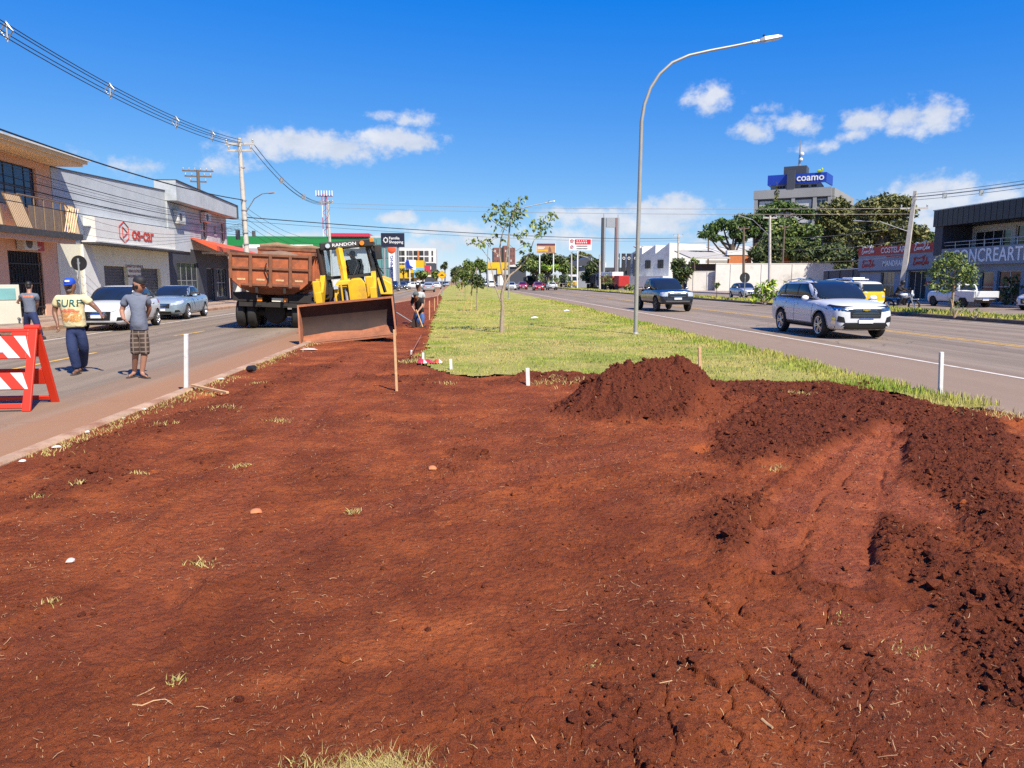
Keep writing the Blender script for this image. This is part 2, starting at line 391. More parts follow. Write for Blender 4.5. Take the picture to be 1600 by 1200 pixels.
def grass_material(name, lo, hi, dry, blades=False):
    m = bpy.data.materials.new(name); m.use_nodes = True; n, l = nt(m); b = n['Principled BSDF']
    b.inputs['Roughness'].default_value = .8; b.inputs['Specular IOR Level'].default_value = .2
    tcn = n.new('ShaderNodeTexCoord'); vec = tcn.outputs['Object']
    c = mixn(n, l, noisen(n, l, vec, 3, 5, .6, .35, .65), lo, hi)
    c = mixn(n, l, noisen(n, l, vec, .55, 6, .65, .40, .60), c, dry)
    if not blades:
        c = mixn(n, l, noisen(n, l, vec, .8, 6, .7, .60, .70), c, (.24, .10, .05))
        c = mixn(n, l, noisen(n, l, vec, 28, 4, .7, .55, .75), c, (.10, .11, .03))
        bp = n.new('ShaderNodeBump'); bp.inputs['Strength'].default_value = .9; bp.inputs['Distance'].default_value = .04
        l.new(noisen(n, l, vec, 40, 5, .7), bp.inputs['Height']); l.new(bp.outputs[0], b.inputs['Normal'])
    else:
        oi = n.new('ShaderNodeAttribute'); oi.attribute_name = 'dry'
        c = mixn(n, l, oi.outputs['Fac'], c, (.46, .35, .15))
    l.new(c, b.inputs['Base Color']); return m
M_LAWN = grass_material('mown_lawn', (.19, .225, .034), (.29, .315, .055), (.40, .34, .10))
M_BLADE = grass_material('grass_blades', (.18, .265, .025), (.30, .375, .042), (.41, .39, .09), True)
M_STRAW = pm('dry_straw', (.50, .30, .15), .8, 0, .5, 9)
def asphalt_material(name, col, dust_at=(), old=0.0):
    m = bpy.data.materials.new(name); m.use_nodes = True; n, l = nt(m); b = n['Principled BSDF']
    b.inputs['Roughness'].default_value = .82; b.inputs['Specular IOR Level'].default_value = .35
    tcn = n.new('ShaderNodeTexCoord'); vec = tcn.outputs['Object']
    st = n.new('ShaderNodeMapping'); st.inputs['Scale'].default_value = (1.2, .05, 1); l.new(vec, st.inputs[0])
    c = mixn(n, l, noisen(n, l, st.outputs[0], 1.0, 5, .6, .35, .65), tuple(x * .82 for x in col), tuple(x * 1.18 for x in col))
    c = mixn(n, l, noisen(n, l, vec, 120, 3, .7, .55, .72), c, tuple(x * 1.6 for x in col))
    c = mixn(n, l, noisen(n, l, vec, .35, 6, .7, .58, .72), c, tuple(x * .72 for x in col))
    wv = n.new('ShaderNodeVectorMath'); wv.operation = 'ADD'; l.new(vec, wv.inputs[0]); wq = n.new('ShaderNodeTexNoise'); wq.inputs['Scale'].default_value = 1.4; wq.inputs['Detail'].default_value = 5; l.new(vec, wq.inputs['Vector']); l.new(wq.outputs['Color'], wv.inputs[1])
    vo = n.new('ShaderNodeTexVoronoi'); vo.feature = 'DISTANCE_TO_EDGE'; vo.inputs['Scale'].default_value = .42; l.new(wv.outputs[0], vo.inputs['Vector'])
    ck = n.new('ShaderNodeMapRange'); ck.inputs['From Min'].default_value = .004; ck.inputs['From Max'].default_value = .013; ck.inputs['To Min'].default_value = .75; ck.inputs['To Max'].default_value = 0; l.new(vo.outputs['Distance'], ck.inputs['Value'])
    cm_ = n.new('ShaderNodeMath'); cm_.operation = 'MULTIPLY'; l.new(ck.outputs[0], cm_.inputs[0]); l.new(noisen(n, l, vec, .12, 3, .6, .45, .6), cm_.inputs[1])
    c = mixn(n, l, cm_.outputs[0], c, tuple(x * .35 for x in col))
    c = mixn(n, l, noisen(n, l, vec, .8, 4, .7, .68, .76), c, tuple(x * .6 for x in col))
    ln_ = n.new('ShaderNodeMapping'); ln_.inputs['Scale'].default_value = (.9, .012, 1); l.new(vec, ln_.inputs[0]); c = mixn(n, l, noisen(n, l, ln_.outputs[0], 1.0, 2, .5, .5, .66), c, tuple(x * .74 for x in col))
    sx = n.new('ShaderNodeSeparateXYZ'); l.new(vec, sx.inputs[0])
    jit = n.new('ShaderNodeMath'); jit.operation = 'MULTIPLY_ADD'; l.new(noisen(n, l, st.outputs[0], 2.2, 6, .7), jit.inputs[0]); jit.inputs[1].default_value = 1.6; l.new(sx.outputs[0], jit.inputs[2])
    for x0, x1, k, dc in dust_at:      # red soil tracked out along the kerb
        r = n.new('ShaderNodeMapRange'); r.interpolation_type = 'SMOOTHSTEP'; r.inputs['From Min'].default_value = x0 + .8; r.inputs['From Max'].default_value = x1 + .8; r.inputs['To Max'].default_value = k
        l.new(jit.outputs[0], r.inputs['Value']); c = mixn(n, l, r.outputs[0], c, dc)
    l.new(c, b.inputs['Base Color'])
    bp = n.new('ShaderNodeBump'); bp.inputs['Strength'].default_value = .35; bp.inputs['Distance'].default_value = .01
    l.new(noisen(n, l, vec, 160, 3, .6), bp.inputs['Height']); l.new(bp.outputs[0], b.inputs['Normal'])
    return m
M_ASPL = asphalt_material('asphalt_dusty', (.22, .17, .122), ((-5.9, -4.4, .85, (.31, .155, .075)), (-11.6, -14.5, .35, (.36, .24, .15))))
M_ASPR = asphalt_material('asphalt_grey', (.215, .165, .120), ((9.9, 9.4, .72, (.255, .175, .115)),))
M_ASPS = asphalt_material('asphalt_side', (.225, .172, .125), ((24, 40, .5, (.34, .25, .18)),))
M_YELL = pm('yellow_line', (.62, .36, .06), .8, 0, .25, 5, stain=(.16, .12, .10), sk=.35); M_LINE = pm('white_line', (.60, .54, .47), .8, 0, .2, 5, stain=(.20, .16, .13), sk=.25)
M_PAVE = pm('pavement_concrete', (.36, .27, .20), .9, 0, .2, 2.5, .3, 40, stain=(.27, .15, .09), sk=.5)
M_KERB = pm('kerb_concrete', (.42, .27, .17), .9, 0, .3, 4, .4, 40, stain=(.27, .12, .06), sk=.5); M_KERBD = pm('kerb_dark', (.16, .12, .09), .9, 0, .3, 3, .3, 40)
M_FAR = pm('dry_earth', (.20, .15, .09), .95, 0, .3, .05)

# ---------------------------------------------------------------- ground: sheets
def sheet(name, x0, x1, y0, y1, z, m, nx=1, ny=1):
    vs = [(x0 + (x1 - x0) * i / nx, y0 + (y1 - y0) * j / ny, z) for j in range(ny + 1) for i in range(nx + 1)]
    fs = [(j * (nx + 1) + i, j * (nx + 1) + i + 1, (j + 1) * (nx + 1) + i + 1, (j + 1) * (nx + 1) + i) for j in range(ny) for i in range(nx)]
    return struct(MB().add(vs, fs, m).build(name))
sheet('ground', -2500, 2500, -800, 4500, -.06, M_FAR)
sheet('road', -13.6, -2.0, -40, 700, 0, M_ASPL)
sheet('road', 5.9, 21.0, -40, 700, .004, M_ASPR)
sheet('service_road', 22.4, 33.2, -40, 330, .0, M_ASPS)
def kerb(pts, w, h, m, name='kerb'):
    b = MB(); vs, fs = [], []
    for i, p in enumerate(pts):
        q = (V(pts[min(i + 1, len(pts) - 1)]) - V(pts[max(i - 1, 0)])).normalized(); nx = V((q.y, -q.x, 0)) * w / 2
        for a, z in ((1, -.1), (1, h - .02), (.8, h), (-.8, h), (-1, h - .02), (-1, -.1)): vs.append((p[0] + nx.x * a, p[1] + nx.y * a, z))
    for i in range(len(pts) - 1):
        for k in range(5): fs.append((i * 6 + k, i * 6 + k + 1, i * 6 + 7 + k, i * 6 + 6 + k))
    b.add(vs, fs, m); return struct(b.build(name))
KP = [G(0, 723, .06), G(467, 541.5, .06), G(615, 474.5), G(684, 463.3), G(691, 451)]
_k0 = KP[0] + (KP[0] - KP[1]) * 1.0
KPX = [_k0.x] + [p.x for p in KP] + [KP[-1].x, KP[-1].x]; KPY = [_k0.y] + [p.y for p in KP] + [300, 700]
def kx(y): return np.interp(y, KPY, KPX)
kerb([(float(kx(y)) - .0, y, 0) for y in list(np.arange(KPY[0], 24, .8)) + list(np.arange(24, 90, 4)) + [150, 300, 700]], .16, .085, M_KERB)
RP = [G(1600, 658), G(1400, 613), G(1220, 562), G(997, 507), G(900, 480)]
RPX = [RP[0].x + .25] + [p.x for p in RP] + [RP[-1].x, RP[-1].x]; RPY = [-40] + [p.y for p in RP] + [300, 700]
def rx_(y): return np.interp(y, RPY, RPX)
kerb([(float(rx_(y)), y, 0) for y in list(np.arange(-2, 60, 3)) + [90, 150, 300, 700]], .14, .05, M_KERBD)
kerb([(21.08, y, 0) for y in (-40, 0, 50, 100, 330)], .2, .16, M_KERBD)
kerb([(22.95, y, 0) for y in (-40, 0, 50, 100, 330)], .2, .16, M_KERBD)
kerb([(33.3, y, 0) for y in (-40, 0, 50, 100, 330)], .2, .16, M_CONC)
kerb([(-13.6, y, 0) for y in (-40, 0, 50, 100, 330)], .2, .15, M_KERB)
def slab(name, a, b_, m): return struct(MB().bx(a, b_, m).build(name))
slab('pavement', (-40, -40, -.05), (-13.7, 330, .14), M_PAVE)
slab('pavement', (33.4, -40, -.05), (60, 330, .14), M_PAVE)
ln = MB()
def line(x0, y0, x1, y1, w, z, m):
    d = V((x1 - x0, y1 - y0, 0)).normalized(); nrm = V((d.y, -d.x, 0)) * w / 2
    ln.add([(x0 + nrm.x, y0 + nrm.y, z), (x0 - nrm.x, y0 - nrm.y, z), (x1 - nrm.x, y1 - nrm.y, z), (x1 + nrm.x, y1 + nrm.y, z)], [(3, 2, 1, 0)], m)
# left carriageway: broken centre line that turns solid further on, white parking line
q0, q1 = G(45, 572), G(150, 551); q2, q3 = G(272, 525), G(320, 517.3)
cx = (q1.x + q2.x) / 2
line(q0.x, q0.y - 1.2, q1.x, q1.y, .11, .004, M_YELL); line(q2.x, q2.y, q3.x, q3.y, .11, .004, M_YELL)
yy = q2.y + (q2.y - q1.y) + 4
for k in range(6): line(cx, yy + 8 * k, cx, yy + 8 * k + 3.2, .11, .004, M_YELL)
line(cx - .1, 58, cx - .1, 400, .12, .004, M_YELL); line(cx + .12, 58, cx + .12, 400, .12, .004, M_YELL)
w0, w1 = G(65, 532), G(265, 505); line((w0.x + w1.x) / 2, 4, (w0.x + w1.x) / 2, 180, .10, .004, M_LINE)
a0, a1 = G(1600, 592.5), G(960, 481.6)
line(a0.x + .02, -20, a0.x + .02, a0.y, .11, .008, M_LINE); line(a0.x + .02, a0.y, a1.x, a1.y, .11, .008, M_LINE); line(a1.x, a1.y, a1.x, 400, .12, .008, M_LINE)
b0, b1 = G(1480, 527.5), G(960, 467.6); bx_ = (b0.x + b1.x) / 2
for dx in (-.13, .13): line(bx_ + dx, -20, bx_ + dx, 400, .1, .008, M_YELL)
line(20.2, -20, 20.2, 300, .1, .008, M_LINE); line(25.6, 12, 25.6, 200, .1, .004, M_LINE)
struct(ln.build('road_markings'))

# ---------------------------------------------------------------- ground: the dug-over median
def inpoly(x, y, P):
    r = np.zeros(x.shape, bool); n = len(P)
    for i in range(n):
        (x0, y0), (x1, y1) = P[i], P[(i + 1) % n]
        if y0 == y1: continue
        r ^= ((y0 > y) != (y1 > y)) & (x < (x1 - x0) * (y - y0) / (y1 - y0) + x0)
    return r
def dseg(x, y, P):                      # distance to a polyline and run along it
    bd, bt, acc = np.full(x.shape, 1e9), np.zeros(x.shape), 0.0
    for (x0, y0), (x1, y1) in zip(P[:-1], P[1:]):
        L = math.hypot(x1 - x0, y1 - y0); t = np.clip(((x - x0) * (x1 - x0) + (y - y0) * (y1 - y0)) / L / L, 0, 1)
        d = np.hypot(x - x0 - t * (x1 - x0), y - y0 - t * (y1 - y0)); k = d < bd
        bd = np.where(k, d, bd); bt = np.where(k, acc + t * L, bt); acc += L
    return bd, bt
def gp(px, py, z=.07): p = G(px, py, z); return (p.x, p.y)
LAWN = [gp(*p, .13) for p in ((636, 562), (700, 583), (745, 589), (805, 584), (880, 592), (965, 597), (1060, 596), (1130, 596), (1290, 598), (1380, 612), (1470, 637), (1545, 648), (1603, 662))]
LAWN += [(float(rx_(y)) - .05, y) for y in (8.2, 9.5, 12, 15, 18, 24, 30, 45, 300)] + [(float(kx(300)) + .1, 300), (float(kx(85)) + .1, 85)] + [gp(*p, .12) for p in ((690, 466), (684, 480), (676, 500), (668, 528), (664, 545))]
_cut = [i for i, p in enumerate(LAWN)]
LOOSE = [gp(*p) for p in ((1085, 650), (1130, 600), (1370, 600), (1620, 672), (1640, 900), (1580, 895), (1500, 850), (1430, 785), (1395, 730), (1385, 690), (1340, 682), (1300, 700), (1250, 720), (1170, 745), (1110, 715))]
TR1 = [gp(*p) for p in ((1398, 668), (1330, 705), (1270, 760), (1225, 820), (1205, 880))]
TR2 = [gp(*p) for p in ((1390, 690), (1350, 760), (1322, 830), (1310, 900))]
TR3 = [gp(*p) for p in ((1160, 625), (1080, 680), (960, 715), (800, 740), (560, 800), (300, 900), (60, 1010))]
TR4 = [gp(*p) for p in ((560, 560), (480, 640), (370, 760), (250, 900), (180, 1000))]
MC = gp(1012, 622, .2)
def worley(x, y, s=0):
    ix, iy = np.floor(x), np.floor(y); f1, f2, cid = np.full(x.shape, 9.), np.full(x.shape, 9.), np.zeros(x.shape)
    for i in (-1, 0, 1):
        for j in (-1, 0, 1):
            cx_, cy_ = ix + i, iy + j; d = np.hypot(cx_ + _h(cx_, cy_, s) - x, cy_ + _h(cx_, cy_, s + 1) - y); k = d < f1
            f2 = np.where(k, f1, np.minimum(f2, d)); cid = np.where(k, _h(cx_, cy_, s + 2), cid); f1 = np.where(k, d, f1)
    return f1, f2, cid
def soil(x, y):
    """height and how loose / packed / dry the soil is"""
    wx, wy = x + .22 * fbm(x * 1.3, y * 1.3, 5, 3), y + .22 * fbm(x * 1.3, y * 1.3, 9, 3)
    lo = np.zeros(x.shape)
    P = LOOSE; ed = dseg(wx, wy, P + [P[0]])[0]; ins = inpoly(wx, wy, P)
    lo = np.where(ins, sst(-.02, .22, ed), 0)
    lo = np.maximum(lo, .9 * sst(.55, .15, dseg(wx, wy, [gp(1545, 930), gp(1590, 990), gp(1640, 1060)])[0]))
    lo = np.maximum(lo, .8 * sst(.32, .08, dseg(wx, wy, [gp(1160, 800), gp(1175, 850), gp(1220, 880), gp(1262, 885)])[0]))
    lo = np.maximum(lo, .9 * sst(.5, .15, dseg(wx, wy, [gp(840, 592), gp(960, 604), gp(1100, 606), gp(1300, 612), gp(1420, 640)])[0]))
    lo = np.maximum(lo, .55 * sst(.5, .1, dseg(wx, wy, [gp(130, 760), gp(170, 700), gp(330, 640), gp(470, 585), gp(520, 570)])[0]))
    lo = np.maximum(lo, .28 * sst(.4, .1, dseg(wx, wy, [gp(980, 960), gp(1010, 1080), gp(1030, 1180), gp(1000, 1240)])[0]))
    lo = np.maximum(lo, .8 * sst(1.6, .5, dseg(wx, wy, [(float(kx(30)) + 1.6, 26), (float(kx(50)) + 1.2, 52), (float(kx(72)) + .9, 74)])[0]))
    patch = sst(.30, .62, fbm(x * .55, y * .55, 21, 4)) * .75 + sst(.40, .70, fbm(x * 1.7, y * 1.7, 33, 3)) * .55
    lo = np.maximum(lo, np.clip(patch, 0, .85) * (1 - .6 * sst(5.5, 2.0, y)))
    mx, my = (wx - MC[0]), (wy - MC[1])
    rr = np.hypot(mx / 1.22, (my + .12 * mx) / 1.02); rr2 = np.hypot((mx - .25) / .62, (my - .1) / .6)
    mound = .34 * sst(1.0, .05, rr) + .26 * np.clip(1 - rr2, 0, 1) ** .8 + .10 * np.clip(1 - np.hypot((mx + .45) / .6, (my + .05) / .6), 0, 1)
    lo = np.maximum(lo, sst(1.12, .85, rr))
    tk = np.zeros(x.shape); z = .065 + .032 * fbm(x * .45, y * .45, 1, 4) + .014 * fbm(x * 2.1, y * 2.1, 2, 4)
    cr = fbm(x * 3.3, y * 3.3, 14, 4)
    z = z + .007 * fbm(x * 9, y * 9, 3, 4) - .012 * sst(.16, .0, np.abs(cr)) * sst(.1, .5, fbm(x * .9, y * .9, 44, 3))
    z = z + .0045 * fbm(x * 34, y * 34, 6, 3) + .003 * fbm(x * 80, y * 80, 7, 2)
    z = z - .022 * sst(.07, .0, np.abs(fbm(x * 1.6 + 4, y * 1.6, 71, 5))) * sst(.0, .5, fbm(x * .5, y * .5, 77, 2)) * sst(9, 2, y)
    # broken crust: slabs a hand wide with gaps between them, mostly at the lower right
    sw = x + .07 * fbm(x * 4, y * 4, 301, 3), y + .07 * fbm(x * 4 + 9, y * 4, 302, 3)
    f1, f2, cid = worley(sw[0] * 5.2, sw[1] * 4.2, 310); g1, g2, gid = worley(sw[0] * 13, sw[1] * 11, 320)
    cm = sst(-.15, .45, fbm(x * .9, y * .9, 330, 3)) * sst(-.9, 1.1, x - .1 * y) * (.35 + .65 * sst(6.5, 3, y)); cm2 = sst(.05, .5, fbm(x * 1.4, y * 1.4, 340, 3)) * (.35 + .65 * sst(-1, 1.5, x))
    z = z + cm * (.040 * (cid - .5) * sst(0, .12, f2 - f1) - .045 * sst(.07, .0, f2 - f1) * (cid > .3)) + cm2 * (.020 * (gid - .5) * sst(0, .1, g2 - g1) - .020 * sst(.09, 0, g2 - g1) * (gid > .35))
    z = z + .006 * fbm(x * 17, y * 17, 350, 3) * (.4 + .9 * vn(x * 2, y * 2, 351)) + .008 * bill(x * 7, y * 7, 355, 3) * sst(.3, .8, vn(x * 1.3, y * 1.3, 352))
    du, dv = y + .12 * x, x - .12 * y + .12 * fbm(x * .8, y * .8, 361, 2)
    z = z + .005 * fbm(du * .6, dv * 4.2, 360, 3) * (1 - sst(.2, 2.2, x - .1 * y))
    ro = .055 * bill(x * 3.6, y * 3.6, 4, 3) + .045 * bill(x * 9.5, y * 9.5, 8, 3) + .038 * bill(x * 24, y * 24, 12, 3) + .016 * fbm(x * 52, y * 52, 13, 2)
    z = z + lo * (ro + .02) + mound + sst(1.1, .5, rr) * (.09 * bill(x * 5, y * 5, 40, 3) + .05 * bill(x * 13, y * 13, 41, 2))
    z = z + .10 * sst(.5, .1, dseg(wx, wy, [gp(840, 592), gp(960, 604), gp(1100, 606), gp(1300, 612), gp(1420, 640)])[0]) * (.6 + .5 * fbm(x * 2, y * 2, 50, 3))
    for T, hw, dep, tread in ((TR1, .16, .026, 1.3), (TR2, .17, .022, .6), (TR3, .22, .016, .8), (TR4, .22, .015, .7)):
        d, t = dseg(x + .03 * fbm(x * 3, y * 3, 60, 2), y, T)
        k = sst(hw + .05, hw - .05, d) * (1 if dep > .02 else .55 + .0 * d)
        z = z * (1 - k * (.8 if dep > .02 else .3)) + k * ((.04 + .022 * fbm(x * 2.2, y * 2.2, 62, 3) + .008 * fbm(x * 11, y * 11, 63, 3) if dep > .02 else .018) + .011 * tread * np.sin((t + d * .55) * 2 * math.pi / .07) * sst(.1, .5, vn(x * 3, y * 3, 3)))
        z = z + dep * np.exp(-((d - hw - .07) / .055) ** 2) * (.5 + .9 * vn(x * 6, y * 6, 61))
        lo = lo * (1 - k * .85); tk = np.maximum(tk, k * (1 if dep > .02 else .6))
    gr, gt = dseg(x + .025 * fbm(x * 6, y * 6, 64, 3), y, [gp(1385, 700), gp(1330, 735), gp(1275, 790), gp(1250, 850), gp(1248, 885)]); z = z - .035 * np.exp(-(gr / .018) ** 2) * sst(.35, .6, vn(gt * 3, gt * 0, 65))
    gr, gt = dseg(x + .03 * fbm(x * 6, y * 6, 66, 3), y, [gp(1392, 690), gp(1375, 760), gp(1362, 820), gp(1358, 880)]); z = z - .035 * np.exp(-(gr / .02) ** 2) * sst(.3, .55, vn(gt * 3, gt * 0, 67))
    pk = np.maximum(tk, .9 * sst(.1, .55, fbm(x * .8 + 3, y * .8, 90, 3)) * sst(.6, 1.9, x - .12 * y) * (1 - lo))
    for px, py, s, dp in ((1378, 676, .15, .30), (1172, 815, .09, .20), (1248, 850, .045, .20), (1215, 882, .09, .14), (1100, 700, .1, .10), (1040, 640, .12, .10), (930, 655, .12, .08), (1560, 985, .08, .14), (1115, 705, .10, .05), (820, 582, .12, .06), (1290, 968, .05, .07), (1420, 948, .05, .05), (1360, 935, .04, .05), (1590, 985, .12, .10), (720, 585, .1, .05)):
        c = gp(px, py); z = z - dp * np.exp(-(((x - c[0]) / s) ** 2 + ((y - c[1]) / (s * .7)) ** 2))
    dry = sst(.42, .8, fbm(x * 1.05 + 9, y * 1.05, 101, 4)) * (1 - lo) * sst(1.4, -.4, x - .1 * y)
    el = dseg(x, y, LAWN + [LAWN[0]])[0]; nl = (y > 7.5) & (y < 90); bank = .118 - .28 * np.maximum(el - .03, 0) + .012 * fbm(x * 6, y * 6, 370, 2); z = np.where(nl & (el < .45), np.maximum(z, np.where(inpoly(x, y, LAWN), .085, bank)), z)
    e = np.minimum(np.abs(x - kx(y)), np.abs(rx_(y) - x))
    z = z * sst(-.05, .5, e) + .055 * (1 - sst(-.05, .5, e))
    return z, np.clip(lo, 0, 1), np.clip(pk, 0, 1), dry
def soilz(x, y): return float(soil(np.array([x], float), np.array([y], float))[0][0])

def soil_grid(name, ys, nx, spread, off):
    U = np.linspace(0, 1, nx); Y = np.repeat(ys[:, None], nx, 1)
    x0 = np.maximum(kx(ys) + .06, -(spread * ys + off)); x1 = np.minimum(rx_(ys) - .04, spread * ys + off + .25 * ys)
    Xs = x0[:, None] + (x1 - x0)[:, None] * U[None, :]
    xf, yf = Xs.ravel(), Y.ravel(); z, lo, pk, dry = soil(xf, yf)
    v = np.stack([xf, yf, z], 1); idx = np.arange(len(ys) * nx).reshape(len(ys), nx)
    f = np.stack([idx[:-1, :-1], idx[:-1, 1:], idx[1:, 1:], idx[1:, :-1]], -1).reshape(-1, 4)
    return v, f, dict(loose=lo, packed=pk, dry=dry)
v1, f1, a1_ = soil_grid('dirt', np.exp(np.linspace(math.log(1.25), math.log(15.5), 860)), 800, .80, .55)
dirt = struct(npmesh('dirt_ground', v1, f1, [M_SOIL], attr=a1_))
ys = np.linspace(15.5, 86, 240)
v2, f2, a2_ = soil_grid('dirt', ys, 60, .3, 0)
_w = np.repeat(np.linspace(0, 1, 60)[None, :], 240, 0).ravel()
_xk = kx(np.repeat(ys, 60)); v2[:, 0] = _xk + .06 + _w * 4.2
_z, _lo, _pk, _dr = soil(v2[:, 0].astype(float), v2[:, 1].astype(float)); v2[:, 2] = _z
struct(npmesh('dirt_ground', v2, f2, [M_SOIL], attr=dict(loose=_lo, packed=_pk, dry=_dr)))
sheet('dirt_base', -4.1, 6.0, -40, 1.3, .03, M_SOIL); sheet('dirt_base', -4.0, 6.4, 1.3, 90, -.02, M_SOIL)

# clods and crumbs lying on the soil
rng = np.random.default_rng(5)
def scatter(n, ymin, ymax, power=1.0):
    y = np.exp(rng.uniform(math.log(ymin), math.log(ymax), n)); x = rng.uniform(-1, 1, n) * (.78 * y + .4) + .04 * y
    k = (x > kx(y) + .1) & (x < rx_(y) - .1) & ~inpoly(x, y, LAWN); return x[k], y[k]
IV = np.array([(0, .526, .851), (0, -.526, .851), (0, .526, -.851), (0, -.526, -.851), (.526, .851, 0), (-.526, .851, 0), (.526, -.851, 0), (-.526, -.851, 0), (.851, 0, .526), (.851, 0, -.526), (-.851, 0, .526), (-.851, 0, -.526)])
IF = np.array([(0, 1, 8), (0, 8, 4), (0, 4, 5), (0, 5, 10), (0, 10, 1), (3, 2, 11), (3, 11, 7), (3, 7, 6), (3, 6, 9), (3, 9, 2), (1, 10, 7), (1, 7, 6), (1, 6, 8), (8, 6, 9), (8, 9, 4), (4, 9, 2), (4, 2, 5), (5, 2, 11), (5, 11, 10), (10, 11, 7)])
def clods(name, x, y, r, m, squash=.75, sink=.25):
    z, lo, _, _ = soil(x, y); n = len(x)
    v = IV[None] * (1 + rng.uniform(-.38, .38, (n, 12, 1))) * r[:, None, None] * rng.uniform(.7, 1.3, (n, 1, 3))
    a = rng.uniform(0, 6.28, n); c, s = np.cos(a)[:, None], np.sin(a)[:, None]
    vx, vy = v[..., 0] * c - v[..., 1] * s, v[..., 0] * s + v[..., 1] * c
    v = np.stack([vx + x[:, None], vy + y[:, None], v[..., 2] * squash + (z + r * sink)[:, None]], -1).reshape(-1, 3)
    f = (IF[None] + (np.arange(n) * 12)[:, None, None]).reshape(-1, 3)
    o = npmesh(name, v, f, [m], smooth=False); o['kind'] = 'stuff'; return o
x, y = scatter(90000, 1.7, 15); _, lo, pk, _ = soil(x, y)
k = rng.uniform(0, 1, len(x)) < (.004 + .9 * lo ** 1.6) * np.where(pk > .5, .25, 1); x, y = x[k][:26000], y[k][:26000]
clods('soil_clods', x, y, np.minimum(rng.lognormal(math.log(.0066), .62, len(x)), .020 + .022 * (soil(x, y)[1] > .5)) * (.75 + .06 * y), M_CLOD)
x, y = scatter(15000, 1.7, 9); clods('soil_crumbs', x, y, rng.lognormal(math.log(.0034), .5, len(x)) * (.7 + .1 * y), M_SOIL)
# chopped straw and roots pressed into the soil
x, y = scatter(52000, 1.75, 12); z, lo, pk, _ = soil(x, y)
dn = sst(-.25, .5, fbm(x * 1.1, y * 1.1, 130, 3)); k = (rng.uniform(0, 1, len(x)) < (.14 + .72 * dn) * (1 - .8 * lo)); x, y, z = x[k], y[k], z[k]; n = len(x)
L = np.minimum(rng.lognormal(math.log(.0085), .65, n), .06); a = rng.normal(.5, .9, n); wd = .0002 + .0009 * rng.uniform(0, 1, n) ** 2 * np.clip(L / .02, .3, 1.4) + .0001 * y; cv = rng.normal(0, .22, n)
tt = np.array([-.5, 0, .5]); ca, sa = np.cos(a), np.sin(a)
px_ = x[:, None] + L[:, None] * (tt[None] * ca[:, None] - cv[:, None] * (tt[None] ** 2) * sa[:, None]); py_ = y[:, None] + L[:, None] * (tt[None] * sa[:, None] + cv[:, None] * (tt[None] ** 2) * ca[:, None])
pz_ = soil(px_.ravel(), py_.ravel())[0].reshape(n, 3) + .004 + rng.uniform(0, .008, (n, 3))
nx_, ny_ = -sa * wd, ca * wd
v = np.stack([np.stack([px_ + nx_[:, None], py_ + ny_[:, None], pz_], -1), np.stack([px_ - nx_[:, None], py_ - ny_[:, None], pz_ + .001], -1), np.stack([px_, py_, pz_ + wd[:, None] * 1.3], -1)], 2).reshape(-1, 3)
b_ = (np.arange(n) * 9)[:, None, None]
f = np.concatenate([(np.array([[[0, 2, 5, 3], [2, 1, 4, 5]]]) + b_), (np.array([[[3, 5, 8, 6], [5, 4, 7, 8]]]) + b_)], 1).reshape(-1, 4)
o = npmesh('straw_litter', v, f, [M_STRAW]); o['kind'] = 'stuff'

# lawn: an uneven sheet, and the blades standing on it
def lawn_in(x, y): return inpoly(x + .16 * fbm(x * 2.3, y * 2.3, 200, 4), y + .20 * fbm(x * 2.3 + 7, y * 2.3, 210, 4), LAWN)
def lawnz(x, y): return .125 + .025 * fbm(x * .8, y * .8, 220, 3) + .012 * fbm(x * 5, y * 5, 230, 2)
ys = np.concatenate([np.linspace(8.3, 22, 210), np.linspace(22.2, 70, 200), np.linspace(71, 300, 120)]); xs = np.linspace(-4.2, 7.6, 170)
gx, gy = np.meshgrid(xs, ys); xf, yf = gx.ravel(), gy.ravel(); idx = np.arange(xf.size).reshape(gx.shape)
f = np.stack([idx[:-1, :-1], idx[:-1, 1:], idx[1:, 1:], idx[1:, :-1]], -1).reshape(-1, 4)
ok = lawn_in(xf, yf); f = f[ok[f].all(1)]
lw = npmesh('lawn', np.stack([xf, yf, lawnz(xf, yf)], 1), f, [M_LAWN]); struct(lw)
def blades(name, x, y, z, h, w, m, dry, lean=.5):
    n = len(x); a = rng.uniform(0, 6.28, n); ln_ = rng.uniform(.1, lean, n) * h; b = rng.uniform(0, 6.28, n)
    ca, sa = np.cos(a) * w / 2, np.sin(a) * w / 2; lx, ly = np.cos(b) * ln_, np.sin(b) * ln_
    v = np.stack([np.stack([x - ca, y - sa, z], -1), np.stack([x + ca, y + sa, z], -1), np.stack([x + ca * .7 + lx * .4, y + sa * .7 + ly * .4, z + h * .6], -1),
                  np.stack([x - ca * .7 + lx * .4, y - sa * .7 + ly * .4, z + h * .6], -1), np.stack([x + lx, y + ly, z + h], -1)], 1).reshape(-1, 3)
    o4 = (np.arange(n) * 5)[:, None]
    f = np.concatenate([o4 + np.array([[0, 1, 2]]), o4 + np.array([[0, 2, 3]]), o4 + np.array([[3, 2, 4]])], 0)
    o = npmesh(name, v, f, [m], attr=dict(dry=np.repeat(dry, 5))); o['kind'] = 'stuff'; return o
n = 120000; y = np.exp(rng.uniform(math.log(8.3), math.log(60), n)); x = rng.uniform(-3.6, 7.4, n)
edge = sst(1.3, .2, rx_(y) - x); ok = lawn_in(x, y) & (rng.uniform(0, 1, n) < .45 + .4 * fbm(x * 1.5, y * 1.5, 240, 3) + edge); x, y, edge = x[ok], y[ok], edge[ok]
